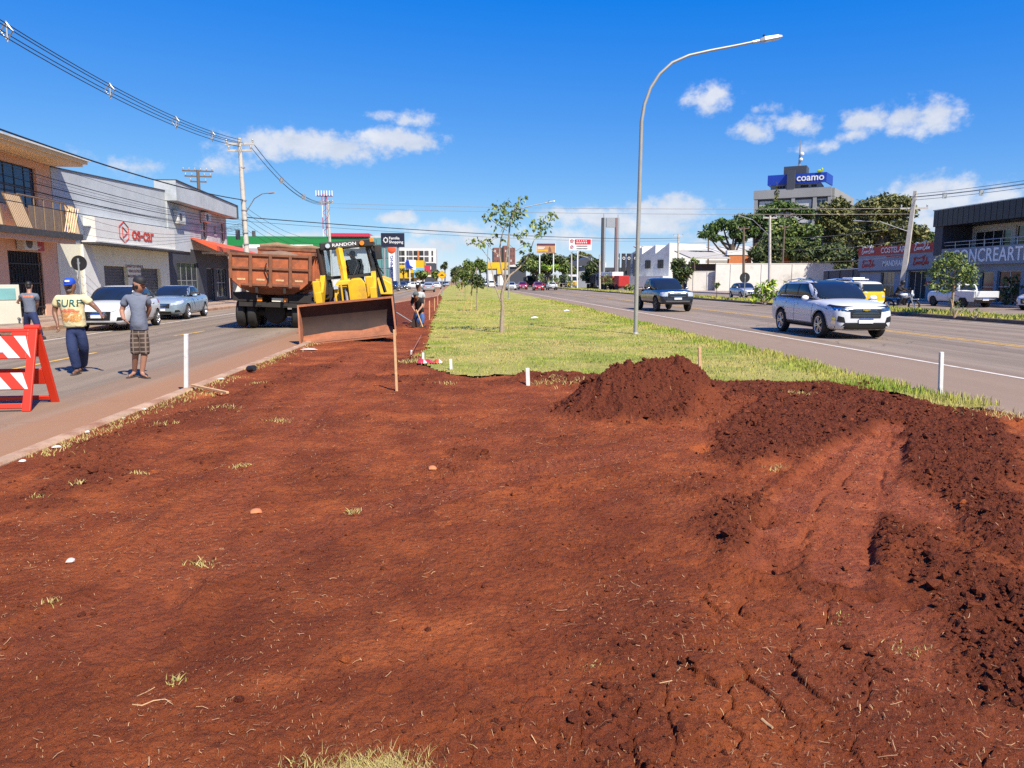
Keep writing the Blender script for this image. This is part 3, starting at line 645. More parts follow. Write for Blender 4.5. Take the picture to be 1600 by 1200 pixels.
h = (.022 + .03 * rng.uniform(0, 1, len(x))) * (1 + 1.1 * edge + .5 * sst(.3, .8, fbm(x, y, 250, 2)))
blades('lawn_grass', x, y, lawnz(x, y) - .005, h, .006 + .0006 * y, M_BLADE, np.clip(sst(-.1, .5, fbm(x * .45, y * .45, 260, 3)) * 1.0 * (1 - edge) + rng.normal(0, .12, len(x)), 0, 1))
# dry tufts left on the soil, and along the kerb
def tufts(name, pts, m, dr):
    X_, Y_, H_, D_ = [], [], [], []
    for px, py, r, nb, hh in pts:
        c = G(px, py, .07); X_.append(c.x + rng.normal(0, r, nb)); Y_.append(c.y + rng.normal(0, r * .7, nb)); H_.append(hh * rng.uniform(.4, 1.1, nb)); D_.append(np.clip(rng.normal(dr, .2, nb), 0, 1))
    x, y = np.concatenate(X_), np.concatenate(Y_); return blades(name, x, y, soil(x, y)[0] - .004, np.concatenate(H_), .0035 + .0006 * y, m, np.concatenate(D_), 1.6)
tufts('dry_grass_tufts', [(552, 795, .035, 60, .04), (375, 727, .045, 60, .035), (315, 882, .05, 70, .035), (215, 740, .04, 40, .03), (120, 757, .03, 40, .04), (60, 775, .03, 30, .03), (1250, 620, .10, 90, .05), (1212, 733, .05, 50, .05),
    (435, 658, .08, 70, .04), (330, 615, .10, 80, .05), (350, 640, .12, 70, .04), (400, 600, .1, 60, .04), (250, 668, .08, 40, .04), (700, 600, .1, 50, .05), (860, 600, .18, 160, .05), (905, 603, .14, 100, .05), (760, 592, .1, 50, .05), (640, 570, .12, 160, .07),
    (275, 1065, .02, 40, .03), (80, 955, .03, 30, .03), (470, 1185, .03, 50, .03), (920, 1043, .02, 30, .015), (1310, 965, .04, 40, .02), (1420, 1020, .05, 60, .02), (1520, 640, .25, 200, .06), (1570, 650, .25, 200, .06), (1480, 628, .2, 120, .06)], M_BLADE, .8)
n = 2600; t = np.exp(rng.uniform(math.log(5.5), math.log(30), n)); x = kx(t) + np.abs(rng.normal(.0, .16, n)) + .09; k = fbm(t * 1.2, t * 0, 270, 3) > -.15; x, t = x[k], t[k]
blades('kerb_grass', x, t, soil(x, t)[0], rng.uniform(.01, .045, len(x)), .004 + .0005 * t, M_BLADE, np.clip(rng.normal(.75, .25, len(x)), 0, 1), 1.4)
c = G(575, 1197, .07); n = 5200; x = c.x + rng.normal(0, .085, n); y = c.y - .055 + rng.normal(0, .055, n)
blades('dry_grass_clump', x, y, soil(x, y)[0] - .003, rng.uniform(.008, .034, n), np.full(n, .0022), M_BLADE, np.clip(rng.normal(.9, .3, n), 0, 1), 1.8)
# narrow planted strip between the carriageway and the service road
sheet('verge', 21.15, 22.9, -40, 330, .15, M_LAWN)
n = 26000; y = np.exp(rng.uniform(math.log(12), math.log(190), n)); x = rng.uniform(21.1, 22.95, n)
blades('verge_grass', x, y, np.full(n, .145), rng.uniform(.05, .2, n) * (1 + .6 * fbm(x * 1, y * .6, 280, 3)), .02 + .0010 * y, M_BLADE, np.clip(rng.normal(.15, .2, n), 0, 1))

# ---------------------------------------------------------------- buildings
def wallo(b, T, w, h, t, ops, m):       # wall panel in frame T (x right, y up), pieces butted round its openings, front face at z=0
    xs = sorted({0, w} | {q for o in ops for q in (o[0], o[2])}); zs = sorted({0, h} | {q for o in ops for q in (o[1], o[3])})
    for i in range(len(xs) - 1):
        run = None
        for j in range(len(zs) - 1):
            cx_, cz = (xs[i] + xs[i + 1]) / 2, (zs[j] + zs[j + 1]) / 2
            hole = any(o[0] < cx_ < o[2] and o[1] < cz < o[3] for o in ops)
            if not hole: run = zs[j] if run is None else run
            if run is not None and (hole or j == len(zs) - 2):
                b.bx((xs[i], run, -t), (xs[i + 1], zs[j] if hole else zs[j + 1], 0), m, T); run = None
    return b
def window(parent, T, x0, y0, x1, y1, nx=2, ny=1, fm=M_WHITE, gm=M_WINDOW, d=.12, fw=.05, sill=None, name='window', pane=True):
    b = MB()
    b.bx((x0, y0, -d - .05), (x1, y0 + fw, -d), fm, T); b.bx((x0, y1 - fw, -d - .05), (x1, y1, -d), fm, T)
    for k in range(nx + 1):
        c = x0 + (x1 - x0) * k / nx; a0 = min(max(c - fw / 2, x0), x1 - fw); b.bx((a0, y0 + fw, -d - .05), (a0 + fw, y1 - fw, -d), fm, T)
    for k in range(1, ny):
        c = y0 + (y1 - y0) * k / ny
        for q in range(nx): b.bx((x0 + (x1 - x0) * q / nx + fw, c - fw / 2, -d - .046), (x0 + (x1 - x0) * (q + 1) / nx - fw, c + fw / 2, -d - .004), fm, T)
    if sill: b.bx((x0 - .08, y0 - .07, -d), (x1 + .08, y0 - .002, .07), sill, T)
    w = b.build(name, parent)
    if pane:
        for q in range(nx):
            for k in range(ny):
                quick('pane', w, lambda p: p.bx((x0 + (x1 - x0) * q / nx + .01, y0 + (y1 - y0) * k / ny + .01, -d - .035), (x0 + (x1 - x0) * (q + 1) / nx - .01, y0 + (y1 - y0) * (k + 1) / ny - .01, -d - .02), gm, T))
    else: quick('pane', w, lambda p: p.bx((x0 + .01, y0 + .01, -d - .035), (x1 - .01, y1 - .01, -d - .02), gm, T))
    return w
M_PEACH = pm('peach_render', (.72, .42, .28), .85, 0, .10, .9, .2, 30, stain=(.64, .36, .23), sk=.15); M_PEACHL = pm('light_peach', (.80, .58, .35), .8, 0, .08, 1.2)
M_STONE = pm('dark_stone_band', (.055, .05, .048), .6, 0, .4, 9, .3, 30); M_BRASS = pm('bronze_rail', (.30, .20, .11), .4, .4, .1)
M_GREYW = pm('grey_render', (.47, .50, .52), .85, 0, .10, .7, .15, 20, stain=(.30, .33, .35), sk=.25); M_CREAM = pm('cream_wall', (.78, .74, .56), .85, 0, .08, 1.0, stain=(.45, .40, .30), sk=.1)
M_SIGNW = pm('sign_white', (.66, .64, .60), .7, 0, .06, 1.5); M_REDINK = pm('red_ink', (.50, .055, .035), .6); M_SHUT = pm('grey_shutter', (.10, .095, .10), .55, .3, .2, 4)
M_DGREY = pm('dark_grey_render', (.050, .055, .068), .7, 0, .15, 1.5); M_ORANGE = pm('orange_awning', (.62, .10, .035), .6, 0, .12, 2); M_WHITEW = pm('white_wall', (.64, .64, .61), .85, 0, .08, 1.0, .1, 20, stain=(.40, .39, .37), sk=.2)
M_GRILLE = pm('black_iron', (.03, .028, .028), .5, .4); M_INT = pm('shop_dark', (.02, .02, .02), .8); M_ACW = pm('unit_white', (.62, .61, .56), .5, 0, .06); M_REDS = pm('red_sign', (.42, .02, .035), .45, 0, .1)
def ac(parent, T, x, y, w=.85, h=.58):
    b = quick('air_conditioner', parent, lambda b: b.bx((x, y, .04), (x + w, y + h, .36), M_ACW, T), bevel=.02)
    quick('fan_grille', b, lambda g: (g.prism([(x + w * .36 + .24 * math.cos(a * .52), y + h * .5 + .24 * math.sin(a * .52)) for a in range(12)], T @ MX.Translation((0, 0, .362)), .01, M_SHUT)))
    return b

# peach two-storey house with a balcony
t = thing('house', 'peach two-storey house with cream balcony rail and dark upper window', 'house', (-18, 14, .14))
b = MB(); T = FL(-18, 14, .14)
wallo(b, T, 21, 3.28, .25, [(13.3, .0, 16.5, 2.45), (17.3, .0, 19.75, 2.7), (5, 0, 9, 2.6)], M_PEACH)
wallo(b, FL(-18, 14, 3.424), 21, 3.25, .25, [(17.05, 1.25, 19.85, 2.95), (8, .2, 12, 2.6)], M_PEACH)
b.bx((-28, 14, .14), (-18.26, 14.25, 6.67), M_PEACH); b.bx((-28, 34.75, .14), (-18.26, 35, 6.67), M_PEACH); b.bx((-27.9, 14.3, 3.3), (-18.26, 34.7, 3.42), M_PEACH)
b.build('wall', t).matrix_parent_inverse = MX.Translation((18, -14, -.14))
def at0(o, t): o.matrix_parent_inverse = MX.Translation(t.location).inverted(); return o
def part(name, t, fn, **k): return at0(quick(name, t, fn, **k), t)
part('floor_slab', t, lambda b: (b.bx((-18.0, 14, 3.46), (-16.9, 35.0, 3.62), M_PEACHL), b.bx((-17.4, 14, 3.24), (-16.95, 34.6, 3.455), M_PEACH)))
part('stone_band', t, lambda b: (b.bx((-16.895, 14, 3.43), (-16.82, 35.05, 3.69), M_STONE), b.bx((-18, 35.005, 3.43), (-16.895, 35.05, 3.69), M_STONE)))
part('roof', t, lambda b: (b.bx((-28.5, 13.5, 6.68), (-16.75, 35.35, 6.80), M_PEACHL), b.bx((-28.6, 13.4, 6.802), (-16.6, 35.5, 6.93), M_PEACHL), b.bx((-28.6, 13.3, 6.932), (-16.5, 35.6, 7.0), M_WHITEW)))
w = window(t, FL(-18, 14, 3.424), 17.05, 1.25, 19.85, 2.95, 4, 2, M_GRILLE, M_GLASSB); at0(w, t)
w = window(t, FL(-18, 14, 3.424), 8, .2, 12, 2.6, 4, 1, M_GRILLE, M_GLASSB); at0(w, t)
# balcony: angled cream screens of slats, bronze posts, glass infill
def screen(y0, y1, lean):
    def f(b):
        n = 9
        for k in range(n):
            a = y0 + (y1 - y0) * k / n; c = a + (y1 - y0) / n * .62
            b.add([(-16.86, a, 3.70), (-16.86, c, 3.70), (-16.86, c + lean, 4.86), (-16.86, a + lean, 4.86), (-16.89, a, 3.70), (-16.89, c, 3.70), (-16.89, c + lean, 4.86), (-16.89, a + lean, 4.86)],
                  [(0, 1, 2, 3), (7, 6, 5, 4), (0, 4, 5, 1), (1, 5, 6, 2), (2, 6, 7, 3), (3, 7, 4, 0)], M_PEACHL)
        b.tube([(-16.875, y0 - .02, 3.70), (-16.875, y0 + lean, 4.9), (-16.875, y1 + lean, 4.9), (-16.875, y1, 3.70)], .03, 6, M_BRASS)
    return f
part('balcony_screen', t, screen(27.6, 29.3, -.3)); part('balcony_screen', t, screen(30.1, 31.2, -.75)); part('balcony_screen', t, screen(34.1, 34.9, -.45))
def lattice(b):
    for k in range(5):
        b.tube([(-16.87, 33.9 + .2 * k, 3.7), (-16.87, 33.5 + .2 * k + .25, 4.8)], .02, 5, M_PEACHL); b.tube([(-16.85, 33.55 + .2 * k, 3.72), (-16.85, 34.05 + .2 * k, 4.8)], .02, 5, M_PEACHL)
part('balcony_lattice', t, lattice)
part('handrail', t, lambda b: (b.tube([(-16.87, 30.3, 4.93), (-16.87, 33.7, 4.93), (-16.87, 34.2, 4.6)], .035, 6, M_BRASS), b.tube([(-16.87, 20, 4.93), (-16.87, 29, 4.93)], .035, 6, M_BRASS)))
for y in (31.4, 32.1, 32.8, 33.4): part('baluster', t, lambda b: b.tube([(-16.87, y, 3.7), (-16.87, y, 4.92)], .028, 6, M_BRASS))
part('balcony_panel', t, lambda b: b.bx((-16.99, 31.2, 3.72), (-16.97, 33.9, 4.6), pm('smoked_panel', (.20, .14, .10), .3)))
g = part('gate', t, lambda b: b.bx((-18.2, 31.32, .15), (-18.15, 33.73, 2.83), M_INT))
for k in range(12): quick('bar', g, lambda b: b.bx((-18.06, 31.36 + k * .21, .16), (-18.03, 31.39 + k * .21, 2.82), M_GRILLE))
for z in (.5, 1.5, 2.3): quick('rail', g, lambda b: b.bx((-18.025, 31.33, z), (-17.99, 33.72, z + .05), M_GRILLE))
for k in range(5): quick('scroll', g, lambda b: b.tube([(-17.99, 31.6 + k * .46 + .15 * math.cos(a * .63), 1.9 + .28 * math.sin(a * .63)) for a in range(11)], .012, 4, M_GRILLE, caps=False))
g2 = part('shop_door', t, lambda b: b.bx((-18.2, 27.32, .15), (-18.15, 30.48, 2.57), M_SHUT))
o = ac(t, FL(-18, 14, .14), 17.9, 2.75, .95, .6); at0(o, t)
sg = tag(quick('shop_sign', None, lambda b: (b.bx((-17.97, 32.2, 2.90), (-17.91, 33.85, 3.42), M_REDS), b.text('M+O', .27, FL(-17.905, 33.0, 3.22), M_WHITE, 1.1), b.bx((-17.905, 32.6, 2.98), (-17.90, 33.5, 3.02), M_WHITE), b.bx((-17.905, 32.5, 3.05), (-17.90, 33.6, 3.07), M_WHITE))), 'small red sign with white letters on the peach house', 'sign')

# workshop with the red lettering
t = thing('workshop', 'white and grey car workshop with red lettering on its facade', 'building', (-18, 35, .14)); T = FL(-18, 35.0, .14)
b = MB()
T2 = FL(-18, 35.06, .14); wallo(b, T2, 12.9, 3.3, .3, [(4.3, .55, 7.0, 2.25), (8.7, .35, 11.5, 2.2)], M_CREAM)
b.add([(-18.002, 35.06, 3.44), (-18.002, 47.96, 3.44), (-18.002, 47.96, 7.12), (-18.002, 35.06, 6.62), (-18.3, 35.06, 3.44), (-18.3, 47.96, 3.44), (-18.3, 47.96, 7.12), (-18.3, 35.06, 6.62)], [(0, 1, 2, 3), (7, 6, 5, 4), (0, 4, 5, 1), (1, 5, 6, 2), (2, 6, 7, 3), (3, 7, 4, 0)], M_GREYW)
b.bx((-30, 35.06, .14), (-18.31, 35.3, 6.5), M_GREYW); at0(b.build('wall', t), t)
part('cornice', t, lambda b: b.add([(-17.96, 35.06, 6.62), (-17.96, 47.98, 7.12), (-17.96, 47.98, 7.17), (-17.96, 35.06, 6.67), (-18.34, 35.06, 6.62), (-18.34, 47.98, 7.12), (-18.34, 47.98, 7.17), (-18.34, 35.06, 6.67)], [(0, 1, 2, 3), (7, 6, 5, 4), (0, 4, 5, 1), (1, 5, 6, 2), (2, 6, 7, 3), (3, 7, 4, 0)], M_DGREY))
part('canopy', t, lambda b: (b.bx((-17.998, 37.2, 3.38), (-17.1, 48.1, 3.47), M_STONE), b.bx((-17.998, 37.2, 3.472), (-17.3, 47.9, 3.55), M_SIGNW)))
part('sign_board', t, lambda b: b.bx((-17.998, 37.6, 3.552), (-17.45, 47.7, 4.72), M_SIGNW))
part('lettering', t, lambda b: b.text('os-car', 1.02, FL(-17.44, 43.0, 4.14), M_REDINK, 1.22, d=.02, sp=.92))
def hexlogo(b):
    P = [(40.65 + .62 * math.sin(a * math.pi / 3), 4.16 + .54 * math.cos(a * math.pi / 3)) for a in range(7)]
    for a, c in zip(P[:-1], P[1:]): b.tube([(-17.43, a[0], a[1]), (-17.43, c[0], c[1])], .022, 5, M_REDINK)
    Q = [(40.48, 4.42), (41.05, 4.15), (40.48, 3.88), (40.48, 4.42)]
    for a, c in zip(Q[:-1], Q[1:]): b.tube([(-17.43, a[0], a[1]), (-17.43, c[0], c[1])], .022, 5, M_REDINK)
part('logo', t, hexlogo)
for y0, y1, z0, z1 in ((39.36, 42.06, .69, 2.39), (43.76, 46.56, .49, 2.34)):
    s_ = part('roller_shutter', t, lambda b: b.bx((-18.28, y0, z0), (-18.22, y1, z1), M_SHUT))
    n = 11
    for k in range(n): quick('slat', s_, lambda b: b.bx((-18.219, y0 + .02, z0 + (z1 - z0) * k / n + .01), (-18.19, y1 - .02, z0 + (z1 - z0) * (k + 1) / n - .012), M_SHUT))
part('wall_lettering', t, lambda b: [b.text(s, .21, FL(-17.998, 42.95, 2.42 - .27 * i), pm('maroon_ink', (.16, .04, .05), .7), 1.0, d=.006) for i, s in enumerate(('CONSERTOS E REPAROS', '• VIDRO ELETRICO', '• MAQUINAS E FREIOS'))])
part('sunlit_strip', t, lambda b: b.prism([(37.2, 0.0), (39.1, 0.0), (38.0, 3.23), (37.2, 3.23)], MX(((0, 0, 1, -17.998), (1, 0, 0, 0), (0, 1, 0, .14), (0, 0, 0, 1))), .10, M_WHITEW))  # white slanted slab painting the strip of sunlight that falls on the wall
part('plinth', t, lambda b: b.bx((-17.997, 42.1, .14), (-17.92, 43.7, .95), M_WHITEW)); part('plinth', t, lambda b: b.bx((-17.997, 46.6, .14), (-17.9, 47.9, 1.1), M_WHITEW))
part('wing_wall', t, lambda b: b.prism([(48.0, 3.4), (51.6, 3.4), (51.6, 3.9), (49.0, 5.6), (48.0, 7.1)], MX(((0, 0, 1, -17.99), (1, 0, 0, 0), (0, 1, 0, .14), (0, 0, 0, 1))), .08, M_GREYW))

# grey two-storey shop with an orange awning
t = thing('shop_building', 'grey two-storey building with sloping parapet and orange awning', 'building', (-18, 48, .14)); b = MB(); T = FL(-18.0, 48.0, .14)
wallo(b, T, 12, 3.6, .3, [(1.2, .3, 5.2, 2.7), (6.8, .05, 8.4, 2.4), (8.9, .3, 11.3, 2.4)], M_DGREY)
wallo(b, FL(-18.0, 48.0, 3.742), 12, 2.75, .3, [(6.1, .55, 7.5, 2.3), (8.9, 1.3, 9.4, 1.9), (10.4, .2, 11.6, 2.3)], M_GREYW)
b.bx((-30, 59.75, .14), (-18.31, 60.0, 6.4), M_WHITEW); b.bx((-30, 48.0, 3.6), (-18.31, 48.2, 7.1), M_GREYW); at0(b.build('wall', t), t)
part('parapet', t, lambda b: b.add([(-17.3, 47.98, 6.55), (-17.3, 60.5, 6.5), (-17.3, 60.5, 7.45), (-17.3, 47.98, 7.75), (-18.6, 47.98, 6.55), (-18.6, 60.5, 6.5), (-18.6, 60.5, 7.45), (-18.6, 47.98, 7.75)], [(0, 1, 2, 3), (7, 6, 5, 4), (0, 4, 5, 1), (1, 5, 6, 2), (2, 6, 7, 3), (3, 7, 4, 0)], M_GREYW))
part('parapet_cap', t, lambda b: (b.bx((-18.7, 60.505, 6.45), (-17.2, 60.62, 7.5), M_DGREY), b.add([(-17.24, 47.98, 7.755), (-17.24, 60.5, 7.455), (-17.24, 60.5, 7.51), (-17.24, 47.98, 7.81), (-18.6, 47.98, 7.755), (-18.6, 60.5, 7.455), (-18.6, 60.5, 7.51), (-18.6, 47.98, 7.81)], [(0, 1, 2, 3), (7, 6, 5, 4), (0, 4, 5, 1), (1, 5, 6, 2), (2, 6, 7, 3), (3, 7, 4, 0)], M_DGREY)))
for a in ((6.1, .55, 7.5, 2.3, 2, 2), (8.9, 1.3, 9.4, 1.9, 1, 1), (10.4, .2, 11.6, 2.3, 2, 3)): at0(window(t, FL(-18, 48, 3.742), *a, sill=M_WHITEW), t)
at0(window(t, T, 1.2, .3, 5.2, 2.7, 4, 2, M_STEEL), t); at0(window(t, T, 8.9, .3, 11.3, 2.4, 3, 2, M_STEEL), t); at0(window(t, T, 6.8, .05, 8.4, 2.4, 1, 1, M_STEEL, M_INT, name='door'), t)
at0(ac(t, FL(-18, 48, 3.742), 1.0, 1.5, 1.3, .85), t); at0(ac(t, FL(-18, 48, 3.742), 6.1, 2.0, 1.3, .65), t)
aw = part('awning', t, lambda b: b.add([(-17.99, 52, 4.55), (-17.99, 64, 4.35), (-16.3, 64, 3.75), (-16.3, 52, 3.95), (-17.99, 52, 4.45), (-17.99, 64, 4.25), (-16.3, 64, 3.45), (-16.3, 52, 3.65)], [(3, 2, 1, 0), (4, 5, 6, 7), (0, 1, 5, 4), (1, 2, 6, 5), (2, 3, 7, 6), (3, 0, 4, 7)], M_ORANGE))
for y in (54, 57, 59.5): quick('bracket', aw, lambda b: b.bx((-17.98, y, 3.5), (-16.5, y + .1, 3.66), M_WHITEW))
part('pillar', t, lambda b: b.bx((-17.6, 59.6, .14), (-17.1, 60.0, 3.5), M_WHITEW))
part('storefront', t, lambda b: b.bx((-17.99, 60.2, .14), (-17.9, 64.5, 3.4), pm('brown_tile', (.25, .12, .06), .7, 0, .3, 6)))

# right side: restaurant and showroom
M_BLUEG = pm('blue_grey_render', (.27, .30, .35), .8, 0, .08, .8, .1, 20); M_GREYB = pm('grey_blue_render', (.24, .26, .29), .8, 0, .08, .8); M_BLACKC = pm('black_cladding', (.022, .024, .03), .5, 0, .2, 2); M_REDB = pm('red_band', (.42, .035, .025), .6, 0, .06)
def script(b, T, w, m):                  # flowing drink-brand script drawn as brush strokes
    S = [[(.10, .62), (.06, .75), (.12, .85), (.17, .74), (.10, .48), (.03, .25), (.06, .08), (.14, .10), (.2, .24)], [(.24, .40), (.2, .3), (.22, .17), (.27, .2), (.29, .34), (.24, .40)], [(.38, .38), (.33, .36), (.31, .2), (.37, .17)],
         [(.47, .4), (.42, .38), (.40, .22), (.45, .18), (.48, .4), (.49, .18)], [(.5, .36), (.57, .37)], [(.68, .66), (.63, .78), (.70, .88), (.75, .72), (.68, .46), (.59, .25), (.62, .1), (.70, .12), (.76, .26)],
         [(.80, .40), (.77, .3), (.79, .18), (.83, .22), (.84, .36), (.80, .40)], [(.92, .85), (.87, .45), (.88, .18), (.92, .22)], [(1.0, .4), (.95, .36), (.94, .2), (.99, .2), (1.01, .4), (1.03, .18)], [(.14, .86), (.4, .72), (.6, .86), (.8, .98)]]
    for s in S:
        q = [V((p[0], p[1], 0)) for p in s]; f = []
        for i in range(len(q) - 1):
            for k in range(4): f.append(q[i].lerp(q[i + 1], k / 4))
        f.append(q[-1]); f = [f[0]] + [(f[i - 1] + f[i] * 2 + f[i + 1]) / 4 for i in range(1, len(f) - 1)] + [f[-1]]
        b.tube([(p.x * w, p.y * w * .42, 0) for p in f], w * .022, 5, m, T)
t = thing('restaurant', 'blue-grey single-storey restaurant with red sign band and white lettering', 'building', (36, 54, .14)); T = FRt(36, 64.4, .14); b = MB()
wallo(b, T, 10.4, 2.35, .3, [(3.3, .1, 5.3, 2.2), (7.2, .05, 9.5, 2.25)], M_BLUEG); b.bx((36.305, 54.0, .14), (46, 54.25, 4.4), M_BLUEG); b.bx((36.305, 64.15, .14), (46, 64.4, 4.4), M_BLUEG); at0(b.build('wall', t), t)
part('sign_board', t, lambda b: (b.bx((35.8, 53.95, 2.50), (36.28, 64.45, 3.80), M_BLUEG), b.bx((35.75, 53.93, 2.40), (36.28, 64.47, 2.496), M_DGREY)))
part('red_band', t, lambda b: b.bx((35.76, 53.93, 3.803), (36.28, 64.47, 4.52), M_REDB))
part('lettering', t, lambda b: b.text('COSTELARIA', .66, FRt(35.75, 58.85, 4.15), M_WHITE, 1.08, d=.02)); part('lettering', t, lambda b: b.text('MANDRAKE', .64, FRt(35.79, 58.9, 3.05), M_WHITE, .98, d=.02)); part('lettering', t, lambda b: b.text('RESTAURANTE', .24, FRt(35.79, 58.9, 3.60), M_REDINK, 1.5, d=.02))
for y, z, m in ((63.9, 3.90, M_WHITE), (56.3, 3.90, M_WHITE)): part('drink_logo', t, lambda b: script(b, FRt(35.74, y, z), 1.9, m))
for y, z in ((63.8, 2.72), (56.4, 2.78)): part('drink_logo', t, lambda b: script(b, FRt(35.78, y, z), 1.9, M_REDINK))
part('drink_sign', t, lambda b: (b.bx((35.95, 54.1, 1.25), (35.99, 54.9, 1.6), M_REDB), b.text('Bar', .2, FRt(35.945, 54.5, 1.42), M_WHITE, 1.1)))
at0(window(t, T, 3.3, .1, 5.3, 2.2, 3, 2, M_STEEL), t); d_ = at0(window(t, T, 7.2, .05, 9.5, 2.25, 3, 1, M_STEEL, M_INT, name='door'), t)
t = thing('showroom', 'two-storey grey showroom with black upper fascia and large white lettering', 'building', (36, 40, .14)); T = FRt(36, 53.85, .14); b = MB()
wallo(b, T, 16, 2.6, .3, [(4.9, .05, 6.2, 2.1), (6.5, .05, 8.6, 2.15), (10, .05, 15, 2.2)], M_GREYB); b.bx((36.305, 53.6, .14), (50, 53.85, 6.7), M_GREYB); b.bx((36.305, 37.8, .14), (50, 38.1, 6.7), M_GREYB); b.bx((36.3, 38.1, 3.5), (46, 53.6, 3.7), M_GREYB)
wallo(b, FRt(38.0, 53.6, 3.70), 15.4, 1.9, .2, [(.9, .05, 4.6, 1.5), (5.0, .0, 7.6, 1.7), (8.3, .05, 14.8, 1.7)], M_WHITEW); at0(b.build('wall', t), t)
part('fascia', t, lambda b: [b.bx((35.6, 37.6, 5.62), (50, 53.95, 6.80), M_BLACKC)] + [b.bx((35.57, 38 + k * .55, 5.63), (35.597, 38.5 + k * .55, 6.78), M_BLACKC) for k in range(29)])
part('roof_edge', t, lambda b: b.bx((35.55, 37.55, 6.803), (50, 54.0, 6.87), M_STEEL))
part('side_pier', t, lambda b: b.bx((35.7, 52.9, 3.5), (38, 53.84, 5.615), M_DGREY))
part('sign_band', t, lambda b: b.bx((35.72, 37.7, 2.742), (36.3, 53.9, 3.95), M_GREYB))
part('lettering', t, lambda b: b.text('CONCREARTE', 1.28, FRt(35.71, 51.6, 3.33), M_WHITE, .86, d=.03, align='LEFT', sp=1.03))
h = part('handrail', t, lambda b: (b.tube([(35.85, 38, 4.42), (35.85, 53.1, 4.42), (37.9, 53.1, 4.42)], .03, 6, M_STEEL), b.tube([(35.85, 38, 4.18), (35.85, 53.1, 4.18)], .018, 5, M_STEEL)))
for k in range(11): part('baluster', t, lambda b: b.tube([(35.85, 38.1 + 1.5 * k, 3.94), (35.85, 38.1 + 1.5 * k, 4.41)], .025, 6, M_STEEL))
for a in ((.9, .05, 4.6, 1.5, 4, 1), (5.0, .0, 7.6, 1.7, 2, 1), (8.3, .05, 14.8, 1.7, 5, 1)): at0(window(t, FRt(38, 53.6, 3.70), *a), t)
for a in ((4.9, .05, 6.2, 2.1, 1, 2), (6.5, .05, 8.6, 2.15, 2, 2), (10, .05, 15, 2.2, 4, 2)): at0(window(t, T, *a, fm=M_STEEL), t)

# walls along the far side of the service road
M_YARDW = pm('whitewashed_wall', (.62, .60, .55), .9, 0, .08, .6, .2, 20, stain=(.36, .34, .30), sk=.25); M_ORBR = pm('orange_brick', (.50, .16, .05), .8, 0, .15, 3); M_DKW = pm('dark_wall', (.075, .075, .075), .85, 0, .2, 1)
def bwall(name, label, p0, p1, h, m, th=.3, cap=True):
    d = V((p1[0] - p0[0], p1[1] - p0[1], 0)); L = d.length; T = fr((p0[0], p0[1], .1), d)
    t = thing(name, label, 'wall', (p0[0], p0[1], .1)); o = quick('panel', t, lambda b: b.bx((0, 0, -th), (L, h, 0), m, T)); at0(o, t)
    if cap: at0(quick('coping', t, lambda b: b.bx((-.05, h + .003, -th - .05), (L + .05, h + .09, .05), M_WHITEW, T)), t)
    n = max(2, int(L / 4))
    for k in range(n): at0(quick('pier', t, lambda b: b.bx((L * (k + .5) / n - .15, 0, .002), (L * (k + .5) / n + .15, h - .05, .09), m, T)), t)
    return t
bwall('yard_wall', 'low whitewashed yard wall left of the taller one', (35.4, 113), (39.5, 112.2), 2.95, M_YARDW)
bwall('yard_wall', 'tall whitewashed yard wall in front of the orange building', (39.2, 111), (58.1, 110), 4.1, M_YARDW)
bwall('yard_wall', 'dark grey boundary wall beside the blue-grey restaurant', (40.5, 80), (36.3, 64.9), 2.6, M_DKW)
t = thing('brick_house', 'low building with orange brick pillars behind the whitewashed wall', 'building', (50, 128, 0))
at0(quick('wall', t, lambda b: b.bx((41, 128, 0), (64, 140, 4.6), pm('dark_shed', (.06, .045, .04), .9))), t)
for x0, x1 in ((47.2, 51.2), (55.8, 58.2), (60, 62)): at0(quick('brick_pillar', t, lambda b: b.bx((x0, 127.2, 0), (x1, 127.98, 6.1), M_ORBR)), t)
for x0, x1 in ((46.8, 53), (55.4, 59)): at0(quick('beam', t, lambda b: b.bx((x0, 127.1, 6.103), (x1, 128, 6.9), M_WHITEW)), t)
at0(quick('roof', t, lambda b: b.add([(40, 126, 5.6), (47, 126, 5.6), (47, 136, 7.2), (40, 136, 7.2), (40, 126, 5.4), (47, 126, 5.4), (47, 136, 7.0), (40, 136, 7.0)], [(0, 1, 2, 3), (7, 6, 5, 4), (0, 4, 5, 1), (1, 5, 6, 2), (2, 6, 7, 3), (3, 7, 4, 0)], M_CONC)), t)
# long warehouse and the saw-tooth building
M_ROOFW = pm('weathered_white_roof', (.50, .49, .45), .8, 0, .15, .4, stain=(.26, .26, .25), sk=.35)
t = thing('warehouse', 'long white warehouse with a weathered streaked roof', 'warehouse', (62, 176, 0))
at0(quick('wall', t, lambda b: b.bx((44.6, 172, 0), (84, 200, 8.2), M_WHITEW)), t)
at0(quick('roof', t, lambda b: b.add([(44.2, 171.5, 8.0), (84.4, 171.5, 8.0), (84.4, 186, 10.4), (44.2, 186, 10.4), (44.2, 171.5, 7.7), (84.4, 171.5, 7.7), (84.4, 186, 10.1), (44.2, 186, 10.1)], [(0, 1, 2, 3), (7, 6, 5, 4), (0, 4, 5, 1), (1, 5, 6, 2), (2, 6, 7, 3), (3, 7, 4, 0)], M_ROOFW)), t)
for k in range(10): at0(quick('roof_rib', t, lambda b: b.add([(46 + k * 4, 171.4, 8.05), (46.35 + k * 4, 171.4, 8.05), (46.35 + k * 4, 186, 10.5), (46 + k * 4, 186, 10.5)], [(0, 1, 2, 3)], M_CONC)), t)
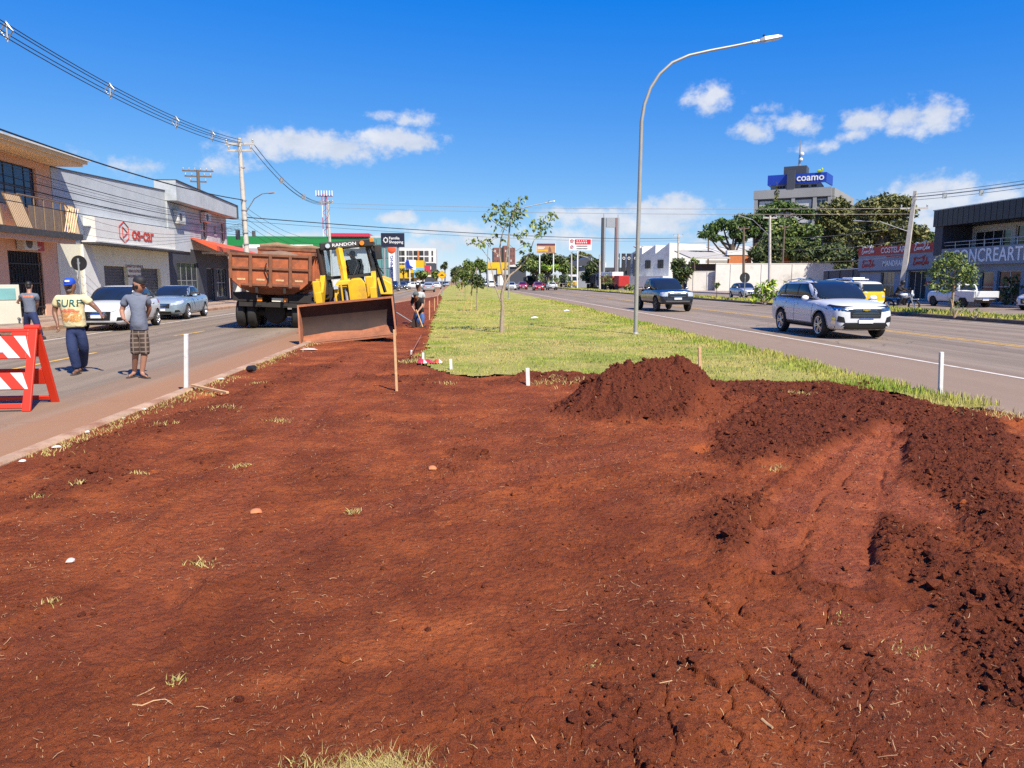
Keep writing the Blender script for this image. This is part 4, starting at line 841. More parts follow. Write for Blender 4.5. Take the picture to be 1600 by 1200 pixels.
at0(quick('lean_to', t, lambda b: b.bx((44.8, 164, 5.9), (66, 171.3, 6.3), M_CONC)), t); at0(quick('doorway', t, lambda b: b.bx((48, 171.8, 0), (66, 171.97, 5.5), M_INT)), t)
t = thing('factory', 'white factory with saw-tooth roof and three upper windows', 'factory', (40, 150, 0))
T = fr((36.6, 158, 0), (6.2, -9, 0)); L = math.hypot(6.2, 9)
def saw(b):
    P = [(0, 0), (L, 0), (L, 9.3)]; n = 3
    for k in range(n): P += [(L - L * (k + .02) / n, 9.3 - k * .15), (L - L * (k + 1) / n, 6.9)] if False else [(L - L * (k + 1) / n + .05, 7.2), (L - L * (k + 1) / n, 9.0 - k * .3)]
    P[-1] = (0, 7.2); b.prism(P, T @ MX.Translation((0, 0, -12)), 12, M_WHITEW)
at0(quick('wall', t, saw), t)
for k in range(3): at0(window(t, T, 1.2 + 3.4 * k, 4.2, 2.7 + 3.4 * k, 5.9, 2, 1, M_GRILLE, d=-.1), t)
at0(quick('lower_block', t, lambda b: b.bx((.5, 0, .05), (L + 1, 2.6, 3), M_WHITEW, T)), t)
# blue-topped office tower
M_TWR = pm('tower_concrete', (.27, .27, .265), .85, 0, .08, .15); M_TWD = pm('tower_dark', (.055, .06, .075), .5, 0, .1, .2); M_TWB = pm('tower_blue', (.012, .045, .34), .4, 0, .06, .2); M_TWW = pm('tower_panel', (.45, .45, .44), .6, 0, .08, .3)
_a, _b, _c = A(1180, 297, 200), A(1299, 289, 190), A(1330, 304, 215)
_a.z = _b.z = _c.z = 0
t = thing('office_tower', 'grey office tower with blue crown and white company name', 'tower', tuple(_b))
T = fr(tuple(_a), _b - _a); L = (_b - _a).length; T3 = fr(tuple(_b), _c - _b); L3 = (_c - _b).length
at0(quick('wall', t, lambda b: b.add([tuple(_a), tuple(_b), tuple(_c), tuple(_a + _c - _b)] + [tuple(q + V((0, 0, 23.6))) for q in (_a, _b, _c, _a + _c - _b)], [(3, 2, 1, 0), (4, 5, 6, 7), (0, 1, 5, 4), (1, 2, 6, 5), (2, 3, 7, 6), (3, 0, 4, 7)], M_TWD)), t)
at0(quick('roof_beam', t, lambda b: (b.bx((-.2, 23.5, -.3), (L + .2, 25.8, .9), M_TWR, T), b.bx((.0, 23.5, -.3), (L3, 25.6, .9), M_TWR, T3))), t)
for xx in (0, L * .5, L * .78, L - .6): at0(quick('column', t, lambda b: b.bx((xx, 0, .02), (xx + .9, 23.4, .8), M_TWR, T)), t)
at0(quick('column', t, lambda b: b.bx((.01, 0, .02), (1.6, 23.4, 1.0), M_TWR, T3)), t)
for z in (20.6, 16.8, 13, 9): at0(quick('floor_band', t, lambda b: b.bx((0.01, z - 1.2, .01), (L, z, .5), M_TWD, T)), t)
for z in (20.7, 16.9, 13.1):
    for x0, x1 in ((L * .07, L * .36), (L * .41, L * .48), (L * .55, L * .76), (L * .82, L * .95)): at0(window(t, T, x0, z, x1, z + 2.2, max(2, int((x1 - x0) / 1.2)), 1, M_TWW, M_TWW if x0 < L * .1 or L * .5 < x0 < L * .6 else M_WINDOW, d=-.3, fw=.2, pane=False), t)
at0(quick('upper_block', t, lambda b: b.bx((L * .2, 25.8, -10), (L * .86, 27.3, -1.2), M_TWR, T)), t)
for x0 in (L * .28, L * .32, L * .36, L * .60, L * .635, L * .67, L * .74, L * .775): at0(quick('vent', t, lambda b: b.bx((x0, 26.25, -1.19), (x0 + .6, 26.85, -1.15), M_INT, T)), t)
at0(quick('blue_crown', t, lambda b: (b.bx((L * .16, 27.2, -.8), (L * .93, 29.75, -.5), M_TWB, T), b.bx((.0, 27.2, -.3), (9, 29.75, .02), M_TWB, fr(tuple(T @ V((L * .93, 0, -.52))), _c - _b)), b.bx((L * .16, 27.2, -12), (L * .175, 29.75, -.81), M_TWB, T))), t)
at0(quick('lift_core', t, lambda b: (b.bx((L * .43, 25.8, -.49), (L * .53, 30.6, 1.0), M_TWD, T), b.bx((L * .36, 27.0, -8), (L * .66, 32.0, -2), M_TWD, T))), t)
at0(quick('lettering', t, lambda b: b.text('coamo', 2.5, T @ MX.Translation((L * .725, 28.6, -.48)), M_WHITE, 1.0, d=.15)), t)
at0(quick('leaf_logo', t, lambda b: (b.ell((L * .84, 30.1, -.3), (.7, .4, .15), pm('lime', (.4, .5, .02), .5), T), b.ell((L * .87, 30.4, -.3), (.28, .5, .15), MATS['lime'], T))), t)
at0(quick('mast', t, lambda b: (b.tube([(L * .55, 32, -4), (L * .55, 39.0, -4)], [.35, .08], 6, M_STEEL, T), b.ell((L * .55 + .6, 35.2, -3.6), (.55, .55, .3), M_WHITE, T), b.ell((L * .55 + .4, 33.8, -3.6), (.5, .5, .3), M_WHITE, T))), t)

# left distance
M_GREEN = pm('green_fascia', (.012, .20, .045), .5, 0, .06, .3); M_CRIM = pm('crimson_fascia', (.5, .03, .07), .5); M_YEL = pm('yellow_fascia', (.68, .42, .01), .5, 0, .08, .3); M_ROOFG = pm('grey_roof', (.30, .265, .22), .8, 0, .1, .3)
t = thing('supermarket', 'long supermarket with a green fascia and a crimson strip', 'building', (-32, 150, 0))
at0(quick('wall', t, lambda b: b.bx((-60, 151, 0), (-18, 180, 8.4), M_WHITEW)), t); at0(quick('green_fascia', t, lambda b: b.bx((-60, 150, 8.4), (-17.6, 180, 10.3), M_GREEN)), t)
at0(quick('crimson_strip', t, lambda b: b.bx((-25.4, 149.6, 10.303), (-17.5, 160, 10.95), M_CRIM)), t)
for x0 in (-42, -33, -24): at0(quick('white_panel', t, lambda b: b.bx((x0, 149.9, 8.0), (x0 + 4.5, 149.99, 8.7), M_WHITE)), t)
t = thing('storage_hall', 'low hall with a plain grey roof in front of the green fascia', 'building', (-36, 112, 0))
at0(quick('wall', t, lambda b: b.bx((-52, 112, 0), (-22, 125, 5.0), pm('pink_wall', (.45, .27, .20), .8))), t); at0(quick('roof', t, lambda b: b.add([(-52.5, 111, 5.0), (-21.5, 111, 5.0), (-21.5, 124, 6.9), (-52.5, 124, 6.9), (-52.5, 111, 4.8), (-21.5, 111, 4.8), (-21.5, 124, 6.7), (-52.5, 124, 6.7)], [(0, 1, 2, 3), (7, 6, 5, 4), (0, 4, 5, 1), (1, 5, 6, 2), (2, 6, 7, 3), (3, 7, 4, 0)], M_ROOFG)), t)
t = thing('glass_building', 'narrow glass-fronted shopping centre left of its dark name board', 'building', (-21, 150, 0))
at0(quick('wall', t, lambda b: b.bx((-22, 152, 0), (-13.2, 166, 10.6), M_GREYW)), t)
T = FC(-17.4, 151.9, 0)
for i in range(4):
    for j in range(5): at0(quick('pane', t, lambda b: b.bx((i * 1.03 + .05, j * 2.05 + .1, .02), (i * 1.03 + 1.0, j * 2.05 + 2.0, .1), pm('green_glass', (.12, .26, .26), .15), T)), t)
sg = thing('billboard', 'dark name board of the shopping centre high on two poles', 'sign', (-15.6, 140, 0)); _p, _q = A(595, 364, 140), A(632, 386, 140)
at0(quick('board', sg, lambda b: b.bx((_p.x, 140, _q.z), (_q.x, 140.5, _p.z), pm('navy_board', (.012, .015, .035), .4))), sg)
at0(quick('lettering', sg, lambda b: (b.text('Família', .68, FC(_p.x + 1.45, 139.98, _p.z - .95), M_WHITE, 1.05, d=.03, align='LEFT'), b.text('Shopping', .68, FC(_p.x + 1.45, 139.98, _p.z - 1.65), M_WHITE, 1.05, d=.03, align='LEFT'))), sg)
at0(quick('logo', sg, lambda b: [b.tube([(_p.x + .85 + .42 * math.cos(a) * k, 139.97, _p.z - 1.3 + .5 * math.sin(a) * k) for a, k in zip([i * math.pi / 8 for i in range(17)], [1, .75, 1, .75] * 4 + [1])], .09, 5, M_WHITE)]), sg)
for x0 in (_p.x + .5, _q.x - 1.2): at0(quick('pole', sg, lambda b: b.tube([(x0, 140.3, 0), (x0, 140.3, _q.z)], .2, 8, M_STEEL)), sg)
py_ = thing('pylon_sign', 'white pylon with vertical blue lettering below the dark name board', 'sign', (-15, 145, 0)); _p = A(607, 392, 145); _q = A(618, 440, 145)
at0(quick('board', py_, lambda b: b.bx((_p.x, 145, .4), (_q.x, 145.6, _p.z), M_WHITE)), py_); at0(quick('lettering', py_, lambda b: b.text('SHOPPING', .75, fr(((_p.x + _q.x) / 2, 144.98, 4.0), (0, 0, 1), (-1, 0, 0)), M_TWB, 1.4, d=.03)), py_)
at0(quick('roundel', py_, lambda b: b.ell(((_p.x + _q.x) / 2, 145, _p.z + .3), (.8, .2, .8), M_ORANGE)), py_)
t = thing('apartment_block', 'white apartment block with dark balcony bays far down the road', 'building', (-20, 320, 0))
_l, _r = A(613, 388, 320), A(681, 388, 320); at0(quick('wall', t, lambda b: b.bx((_l.x, 320, 0), (_r.x, 340, _l.z), M_WHITEW)), t)
S = (_r.x - _l.x) / 68.0
T = FC(_l.x, 319.98, 0)
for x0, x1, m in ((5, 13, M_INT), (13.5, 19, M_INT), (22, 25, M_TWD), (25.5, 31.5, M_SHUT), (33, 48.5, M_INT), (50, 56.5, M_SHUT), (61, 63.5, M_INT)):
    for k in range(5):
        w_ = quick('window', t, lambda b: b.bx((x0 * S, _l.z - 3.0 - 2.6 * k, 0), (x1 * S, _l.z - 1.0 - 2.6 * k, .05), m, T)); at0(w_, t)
at0(quick('brick_bay', t, lambda b: b.bx((39 * S, 2, .06), (42 * S, _l.z - .9, .12), M_ORBR, T)), t)
t = thing('yellow_store', 'large yellow store below the white apartment block', 'building', (-24, 225, 0)); _l, _r, _m = A(617, 414, 225), A(662, 407, 225), A(662, 440, 225)
at0(quick('wall', t, lambda b: (b.bx((_l.x, 225, 0), (_r.x - 3, 240, _l.z), M_YEL), b.bx((_r.x - 4.4, 224, 4.0), (_r.x, 240, _r.z), M_YEL))), t)
at0(quick('shop_window', t, lambda b: b.bx((_r.x - 2.9, 223.9, 2.6), (_r.x + .2, 223.98, 5.5), pm('sky_panel', (.18, .42, .6), .4))), t); at0(quick('red_panel', t, lambda b: b.bx((_r.x + .25, 223.8, 3.4), (_r.x + 2, 224.5, 6.2), M_CRIM)), t)
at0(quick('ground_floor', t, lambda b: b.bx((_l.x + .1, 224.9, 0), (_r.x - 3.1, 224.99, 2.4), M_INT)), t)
t = thing('grey_block', 'dark grey commercial block with pale panels beside the yellow store', 'building', (-14, 250, 0)); _l, _r = A(663, 411, 255), A(680, 413, 255)
at0(quick('wall', t, lambda b: b.bx((_l.x, 255, 0), (_r.x, 270, _l.z), M_TWD)), t)
for k in range(2): at0(quick('pale_panel', t, lambda b: b.bx((_l.x + .4, 254.9, _l.z - 2.2 - 2.4 * k), (_r.x - 1.4, 254.98, _l.z - 1.1 - 2.4 * k), M_CREAM)), t)
t = thing('pole_sign', 'blue and white store sign shaped like a leaning letter on a pole', 'sign', (-19, 200, 0)); _p = A(640, 412, 200)
at0(quick('pole', t, lambda b: b.tube([(_p.x, 200, 0), (_p.x, 200, _p.z)], .15, 8, M_WHITE)), t); at0(quick('board', t, lambda b: b.prism([(-.8, -1.2), (1.2, -1.2), (.1, -.4), (-.2, .9), (-.9, 1.0)], FC(_p.x, 200, _p.z), .3, M_TWB)), t); at0(quick('backing', t, lambda b: b.bx((_p.x - 1.3, 200.31, _p.z - 1.6), (_p.x + 1.6, 200.5, _p.z + 1.0), M_WHITE)), t)
M_BRICKD = pm('brown_brick', (.20, .085, .07), .85, 0, .1, .1)
t = thing('apartment_tower', 'dark red-brown apartment tower behind the thin young tree', 'building', (26, 420, 0)); _l, _r = A(771, 387, 420), A(805, 387, 420)
at0(quick('wall', t, lambda b: (b.bx((_l.x, 420, 0), (_r.x, 436, _l.z), M_BRICKD), b.bx((_l.x + 5.6, 421, _l.z), (_r.x - 3.6, 430, _l.z + 1.2), M_BRICKD))), t)
for i in range(8):
    if i == 3: continue
    for k in range(7): at0(quick('window', t, lambda b: b.bx((_l.x + .5 + i * 1.5, 419.94, _l.z - 2.4 - 2.7 * k), (_l.x + 1.3 + i * 1.5, 419.99, _l.z - 1.2 - 2.7 * k), M_TWW if (i * 3 + k) % 4 == 0 else M_SHUT)), t)
at0(quick('recess', t, lambda b: b.bx((_l.x + 4.6, 419.93, 3), (_l.x + 5.8, 419.985, _l.z + .2), M_INT)), t)
t = thing('yellow_shop', 'low shop with a yellow fascia below the red-brown tower', 'building', (24, 280, 0)); _l, _r, _m = A(762, 413, 280), A(794, 410, 280), A(762, 450, 280)
at0(quick('wall', t, lambda b: b.bx((_l.x, 280, 0), (_r.x + 2, 295, _l.z - 1.6), M_GREYW)), t); at0(quick('fascia', t, lambda b: (b.bx((_l.x, 279.6, _l.z - 1.6), (_r.x, 285, _r.z), M_YEL), b.bx((_l.x + 3.5, 279.4, _l.z - 3.6), (_r.x - 2, 279.59, _l.z - 1.0), M_YEL))), t)
for k in range(4): at0(quick('bay', t, lambda b: b.bx((_l.x + .3 + 2.1 * k, 279.8, 0), (_l.x + 1.6 + 2.1 * k, 279.98, 4.0), M_INT if k % 2 else M_WHITE)), t)
t = thing('black_store', 'dark flat-roofed store with pale roof edge beyond the red car', 'building', (30, 240, 0)); _l, _r = A(797, 414, 240), A(822, 414, 240)
at0(quick('wall', t, lambda b: b.bx((_l.x, 240, 0), (_r.x, 250, _l.z - .6), M_TWD)), t); at0(quick('roof', t, lambda b: b.bx((_l.x - .3, 239.5, _l.z - .6), (_r.x + .3, 250, _l.z), M_WHITEW)), t)
t = thing('carwash', 'dark-roofed building with a white gable behind the parked trucks', 'building', (33, 185, 0)); _l, _r = A(896, 410, 185), A(924, 400, 185)
at0(quick('wall', t, lambda b: b.bx((_l.x, 186, 0), (_r.x, 200, _l.z - 1), M_GREYB)), t); at0(quick('roof', t, lambda b: b.prism([(_l.x - 1, _l.z - 1.2), (_r.x, _l.z - .6), (_r.x, _r.z), (_l.x - 1, _l.z - .4)], FC(0, 200, 0), 15, M_TWD)), t); at0(quick('gable', t, lambda b: b.prism([(_r.x + .01, 2), (_r.x + 4, 2), (_r.x + 4, _r.z - 1.5), (_r.x + 1.2, _r.z - 2.5), (_r.x + .01, _r.z)], FC(0, 199, 0), 13, M_WHITEW)), t)

# ---------------------------------------------------------------- street furniture
M_LAMPP = pm('lamp_pole_steel', (.36, .35, .31), .5, .3, .12, 3); M_LAMPH = pm('lamp_head_grey', (.40, .41, .42), .4, .3)
lb = G(993, 522, .12)
def make_lamp(loc, label):
    t = thing('street_lamp', label, 'street lamp', loc, 0, 'curved lamps on the lawn')
    P = [(0, 0, -.1), (.0, 0, 2), (.02, 0, 4.2), (.03, 0, 5.83), (.1, 0, 6.28), (.26, 0, 6.72), (.5, 0, 7.08), (.84, 0, 7.38), (1.3, 0, 7.58), (1.9, 0, 7.72), (2.6, 0, 7.86), (3.15, 0, 7.98)]
    quick('pole', t, lambda b: b.tube(P, [.062, .06, .056, .05, .046, .044, .042, .04, .038, .036, .034, .032], 12, M_LAMPP), smooth=50)
    quick('arm_collar', t, lambda b: b.tube([(3.05, 0, 7.955), (3.3, 0, 8.01)], .045, 10, M_LAMPH)); T = MX.Translation((3.25, 0, 8.0)) @ MX.Rotation(-.2, 4, 'Y')
    h = quick('lamp_head', t, lambda b: b.loft([[(0, -.06, -.03), (0, .06, -.03), (0, .05, .04), (0, -.05, .04)], [(.12, -.11, -.04), (.12, .11, -.04), (.12, .09, .07), (.12, -.09, .07)], [(.5, -.12, -.04), (.5, .12, -.04), (.5, .1, .05), (.5, -.1, .05)], [(.62, -.09, -.03), (.62, .09, -.03), (.62, .07, .02), (.62, -.07, .02)]], M_LAMPH, T), bevel=.01)
    quick('diffuser', h, lambda b: b.bx((.16, -.09, -.055), (.56, .09, -.041), M_LAMPG, T)); quick('photocell', h, lambda b: b.lathe([(.03, .06), (.035, .12), (.01, .14)], 8, M_BLACK, T @ MX.Translation((.14, 0, 0))))
    quick('base_plate', t, lambda b: b.lathe([(.10, -.02), (.10, .02), (.07, .05)], 10, M_LAMPP)); return t
lamp = make_lamp(tuple(lb), 'tall curved grey lamp on the lawn nearest the heap of soil')
for px, py, lab in ((795, 467, 'curved lamp on the lawn behind the thin young tree'), (762, 455.5, 'curved lamp on the lawn farthest down the road')):
    p = G(px, py, .12); dup(lamp, (p.x, p.y, .1), 0, lab)
def pole(name, label, base, top, r0=.17, r1=.09, cat='utility pole', group=None, m=None, arms=(), square=False):
    t = thing(name, label, cat, tuple(base), 0, group); b0, t0 = V(base), V(top)
    at0(quick('post', t, lambda b: b.tube([b0 - V((0, 0, .1)), b0.lerp(t0, .5), t0], [r0, (r0 + r1) / 2, r1], 4 if square else 10, m or M_POLE), smooth=50), t)
    for dz, dx, dy, n in arms:               # crossarm with insulators
        c = t0 - V((0, 0, dz)); d = V((dx, dy, 0))
        a = at0(quick('crossarm', t, lambda b: b.box(tuple(c), (d.length * 2, .1, .12), M_POLE if m is None else m, rz=math.atan2(dy, dx))), t)
        for k in range(n):
            q = c + d * (-1 + 2 * k / max(1, n - 1)) * .92
            at0(quick('insulator', t, lambda b: b.lathe([(.03, 0), (.07, .06), (.04, .1), (.07, .16), (.03, .22)], 8, M_STEEL, MX.Translation(q + V((0, 0, .06))))), t)
    return t
def cable(b, p, q, sag, r=.012, n=14, m=None):
    p, q = V(p), V(q); b.tube([p.lerp(q, i / n) - V((0, 0, 4 * sag * (i / n) * (1 - i / n))) for i in range(n + 1)], r, 5, m or M_WIRE, caps=False)
def lamp_arm(t, pts, r=.03):
    at0(quick('lamp_arm', t, lambda b: b.tube(pts, r, 6, M_STEEL)), t); q, p = V(pts[-1]), V(pts[-2]); d = (q - p).normalized()
    at0(quick('lamp_head', t, lambda b: b.tube([q, q + d * .15, q + d * .65], [.06, .12, .08], 6, M_LAMPH, flat=.5)), t)
# left row of poles
PL = V((-13.35, 48.6, .14)); PLT = V((-13.45, 48.4, 10.4))
t = pole('utility_pole', 'tall tapered concrete pole rising behind the rusty dump truck', PL, PLT, .2, .11, arms=((.35, .9, -.1, 2), (.75, .75, -.1, 2)), group='utility poles')
lamp_arm(t, [(-13.3, 48.5, 5.9), (-12.6, 48.0, 6.7), (-12.0, 47.6, 6.95), (-11.6, 47.3, 6.95)])
at0(quick('transformer_box', t, lambda b: (b.bx((-13.95, 48.3, 4.2), (-13.72, 48.5, 4.8), M_DGREY), b.lathe([(.11, 0), (.11, .35)], 10, M_SHUT, MX.Translation((-12.85, 48.4, 4.4))))), t)
at0(quick('clamp_band', t, lambda b: [b.lathe([(.2, 0), (.2, .06)], 8, M_STEEL, MX.Translation((-13.4, 48.5, z))) for z in (3.9, 4.6, 5.4, 6.0, 6.6, 8.6)]), t)
P2 = A(525, 430, 79); P2 = V((-13.3, 79.5, .1)); P2T = V((-13.4, 79.4, 9.9))
pole('utility_pole', 'slimmer concrete pole between the yellow loader and the radio mast', P2, P2T, .2, .11, arms=((.25, .5, 0, 2),), group='utility poles')
pole('utility_pole', 'wooden-topped pole with crowded crossarms behind the grey shops', (-24.9, 75, 0), (-24.9, 75, 12.2), .2, .14, arms=((.1, 1.4, .2, 6), (.6, 1.2, .2, 5), (1.1, .7, .2, 3)), group='utility poles', m=pm('old_wood', (.14, .10, .07), .9))
t = thing('radio_mast', 'red and white radio mast with antennas beside the slimmer pole', 'mast', tuple(A(506, 430, 160)))
_m = A(507, 302, 160); _m0 = A(512, 425, 160); _m0.z = 0
for i, (dx, dy) in enumerate(((-.5, -.4), (.5, -.4), (0, .5))): at0(quick('leg', t, lambda b: [b.tube([(_m0.x + (_m.x - _m0.x) * k / 8 + dx, 160 + dy, _m.z * k / 8), (_m0.x + (_m.x - _m0.x) * (k + 1) / 8 + dx, 160 + dy, _m.z * (k + 1) / 8)], .09, 5, M_CRIM if k % 2 else M_WHITE) for k in range(8)]), t)
at0(quick('brace', t, lambda b: [b.tube([(_m0.x + (_m.x - _m0.x) * k / 20 + (.5 if k % 2 else -.5), 159.6, _m.z * k / 20), (_m0.x + (_m.x - _m0.x) * k / 20 + (-.5 if k % 2 else .5), 159.6, _m.z * (k + 1) / 20)], .05, 4, M_CRIM) for k in range(20)]), t)
at0(quick('platform', t, lambda b: b.bx((_m.x - 1.6, 159.4, _m.z - .6), (_m.x + 1.6, 160.6, _m.z - .4), M_CRIM)), t)
for k in range(7): at0(quick('antenna', t, lambda b: b.bx((_m.x - 1.7 + .55 * k, 159.3, _m.z - .6), (_m.x - 1.55 + .55 * k, 159.5, _m.z + .5), M_WHITE)), t)
# cables
t = thing('cable_bundle', 'thick bundle of spaced cables sweeping down to the tall concrete pole', 'cable', (-13.4, 24, 9))
offs = ((0, .22), (-.16, .02), (.16, .02), (0, -.2))
Q0 = V((-13.4, 12.0, 9.9))
for dx, dz in offs: at0(quick('cable', t, lambda b: cable(b, Q0 + V((dx, 0, dz)), V((-13.35 + dx, 48.3, 10.05 + dz)), 1.05, .017, 24)), t)
for y in (24.3, 30.9, 37.7, 43.0):
    s = (y - 12) / 36.3; z = Q0.z + (10.05 - Q0.z) * s - 4 * 1.05 * s * (1 - s)
    at0(quick('spacer', t, lambda b: (b.tube([(-13.4, y, z + .26), (-13.22, y, z + .02), (-13.4, y, z - .24), (-13.58, y, z + .02), (-13.4, y, z + .26)], .025, 5, M_STEEL), b.tube([(-13.4, y, z + .3), (-13.4, y, z - .3)], .03, 5, M_STEEL))), t)
t = thing('cable_bundle', 'spaced cables drooping from the tall concrete pole to the slimmer one', 'cable', (-13.4, 49, 10))
for dx, dz in offs: at0(quick('cable', t, lambda b: cable(b, (-12.7 + dx, 48.5, 9.95 + dz), (-13.0 + dx, 79.3, 9.75 + dz * .4), 1.3, .017, 20)), t)
for s in (.25, .5, .75): at0(quick('spacer', t, lambda b: b.box((-12.75, 48.5 + 30.8 * s, 9.85 - 5.2 * s * (1 - s)), (.34, .06, .4), M_STEEL)), t)
t = thing('telephone_cable', 'single black twisted cable above the balcony and the workshop roof', 'cable', (-13.4, 24, 6)); at0(quick('strand', t, lambda b: cable(b, (-13.4, 12, 6.45), (-13.4, 48.4, 6.65), .55, .03, 20)), t)
t = thing('telephone_cables', 'tangle of thin cables drooping across the workshop facade', 'cable', (-13.4, 24, 5))
R_ = random.Random(3)
for k in range(11):
    z0, z1 = 4.4 + .17 * k, 4.5 + .10 * k
    at0(quick('cable', t, lambda b: cable(b, (-13.4 - .3 * R_.random(), 6, z0 + .3 * R_.random()), (-13.45, 48.4, z1), .35 + .5 * R_.random(), .007 + .008 * (k % 3 == 0), 20)), t)
for k in range(4): at0(quick('house_drop', t, lambda b: cable(b, (-16.9, 35.1, 3.3 + .4 * k), (-13.45, 48.4, 5.0 + .1 * k), .5 + .1 * k, .008, 10)), t)
t = thing('telephone_cables', 'thin cables running on from the tall concrete pole behind the truck', 'cable', (-13.4, 50, 5))
for k in range(5): at0(quick('cable', t, lambda b: cable(b, (-13.4, 48.5, 4.9 + .35 * k), (-13.3, 79.4, 4.2 + .5 * k), .9, .012, 14)), t)
t = thing('cable', 'dark cable crossing high over the avenue behind the thin tree', 'cable', (0, 60, 6)); at0(quick('strand', t, lambda b: (cable(b, (-13.4, 48.5, 5.6), A(1062, 372, 108), .5, .03, 20), cable(b, (-13.4, 48.5, 5.35), A(1062, 376, 108), .5, .012, 20))), t)
RPB, RPT = V((33.55, 54.1, .14)), V((34.05, 54.0, 8.25))
t = thing('cable', 'two pale cables spanning the sky from left poles to the leaning pole', 'cable', (10, 70, 8))
M_PALEW = pm('bare_cable', (.55, .48, .38), .4, .5)
for dz in (0, -.42): at0(quick('strand', t, lambda b: cable(b, (-13.4, 79.4, 9.6 + dz), (33.95, 54.0, 7.0 + dz), .25, .018, 20, M_PALEW)), t)
t = pole('utility_pole', 'leaning square concrete pole in front of the blue-grey restaurant', RPB, RPT, .27, .16, arms=((1.25, .9, -.3, 2),), group='utility poles', square=True)
lamp_arm(t, [(33.7, 54, 5.3), (32.2, 55.2, 6.1), (31.2, 56, 6.2)])
t = thing('cable_bundle', 'spaced cables rising from the leaning pole over the showroom', 'cable', (34, 50, 8))
for dx, dz in offs: at0(quick('cable', t, lambda b: cable(b, (34.0 + dx, 54, 7.8 + dz), (34.0 + dx, 14, 8.4 + dz), .75, .016, 18)), t)
for y in (50.5, 46.8): at0(quick('spacer', t, lambda b: b.box((34, y, 7.75 - .06 * (54 - y)), (.3, .05, .4), M_STEEL)), t)
for (px, yt, yb, Y, lab, la) in ((1203, 337, 447, 84, 'concrete pole with long lamp arm behind the bright green bush', 1), (1162, 354, 452, 100, 'rough wooden pole in front of the tall white wall', 0), (1226, 352, 420, 118, 'leaning wooden pole under the big tree', 0),
                                (1060, 366, 440, 118, 'concrete pole in front of the long warehouse', 0), (1107, 373, 420, 150, 'thin dark pole beside the flat-topped pine', 0), (937, 398, 452, 130, 'lamp pole on the verge beside the parked blue truck', 1), (893, 396, 440, 150, 'lamp pole behind the parked trucks', 1)):
    a, b_ = A(px, yt, Y), A(px + (-4 if px == 1226 else 0), yb, Y); b_.z = .1
    t = pole('utility_pole', lab, b_, a, .2, .13, arms=((.25, .8, 0, 3),) if not la or px == 1203 else (), group='utility poles', m=M_POLE if px in (1203, 1060, 937, 893) else MATS['old_wood'])
    if la: lamp_arm(t, [(a.x, Y, a.z - 2.2), (a.x - 2.2, Y - .5, a.z - .5), (a.x - 3.4, Y - .6, a.z - .2)])
t = thing('telephone_cables', 'thin cables strung between the poles in front of the big trees', 'cable', (34, 80, 6))
for k in range(6): at0(quick('cable', t, lambda b: cable(b, A(1203, 362 + 9 * k, 84), (33.9, 54, 6.3 - .55 * k), .35, .012, 12, M_PALEW if k % 2 else M_WIRE)), t)
for k in range(3): at0(quick('cable', t, lambda b: cable(b, A(1203, 362 + 9 * k, 84), A(1060, 380 + 12 * k, 118), .4, .014, 12)), t)

# signs
def backsign(label, p, h, r):
    t = thing('road_sign', label, 'road sign', (p[0], p[1], .12))
    quick('post', t, lambda b: b.tube([(0, -.06, 0), (0, -.06, h + r * .6)], .035, 8, M_STEEL)); quick('disc', t, lambda b: b.lathe([(r, 0), (r, .02)], 28, M_BLACK, MX.Translation((0, 0, h)) @ MX.Rotation(math.pi / 2, 4, 'X')))
    quick('clip', t, lambda b: b.bx((-.05, -.055, h - .04), (.05, -.025, h + .04), M_STEEL)); return t
backsign('round road sign seen from its dark back on the left pavement', (-13.9, 28.5), 2.15, .28); backsign('round road sign seen from its dark back on the verge', (22.0, 55.8), 1.75, .4)
p = G(691, 463); t = thing('warning_sign', 'yellow diamond warning sign with a black bump on the lawn', 'road sign', (p.x, p.y, .1))
quick('post', t, lambda b: b.tube([(0, 0, 0), (0, 0, 2.1)], .04, 8, M_STEEL)); T = MX.Translation((0, -.05, 2.15)) @ MX.Rotation(math.pi / 2, 4, 'X') @ MX.Rotation(math.pi / 4, 4, 'Z')
pl_ = quick('plate', t, lambda b: b.bx((-.36, -.36, 0), (.36, .36, .02), pm('sign_yellow', (.75, .40, .005), .4), T)); quick('symbol', pl_, lambda b: b.prism([(-.24, -.1), (.24, -.1), (.13, 0), (0, .07), (-.13, 0)], MX.Translation((0, -.075, 2.17)) @ MX.Rotation(math.pi / 2, 4, 'X'), .005, M_BLACK))
quick('border', pl_, lambda b: [b.bx((x0, y0, .021), (x1, y1, .024), M_BLACK, T) for x0, y0, x1, y1 in ((-.33, -.33, .33, -.31), (-.33, .31, .33, .33), (-.33, -.31, -.31, .31), (.31, -.31, .33, .31))])
def billboard(label, l, tp, r, bt, Y, fn, legs):
    p, q = A(l, tp, Y), A(r, bt, Y); t = thing('billboard', label, 'billboard', ((p.x + q.x) / 2, Y, 0)); at0(quick('board', t, lambda b: b.bx((p.x, Y, q.z), (q.x, Y + .3, p.z), M_WHITE)), t)
    for lx in legs: at0(quick('post', t, lambda b: b.tube([(p.x + (q.x - p.x) * lx, Y + .2, 0), (p.x + (q.x - p.x) * lx, Y + .2, q.z)], .14, 8, M_WHITE)), t)
    at0(quick('print', t, lambda b: fn(b, FC(p.x, Y - .01, q.z), q.x - p.x, p.z - q.z)), t)
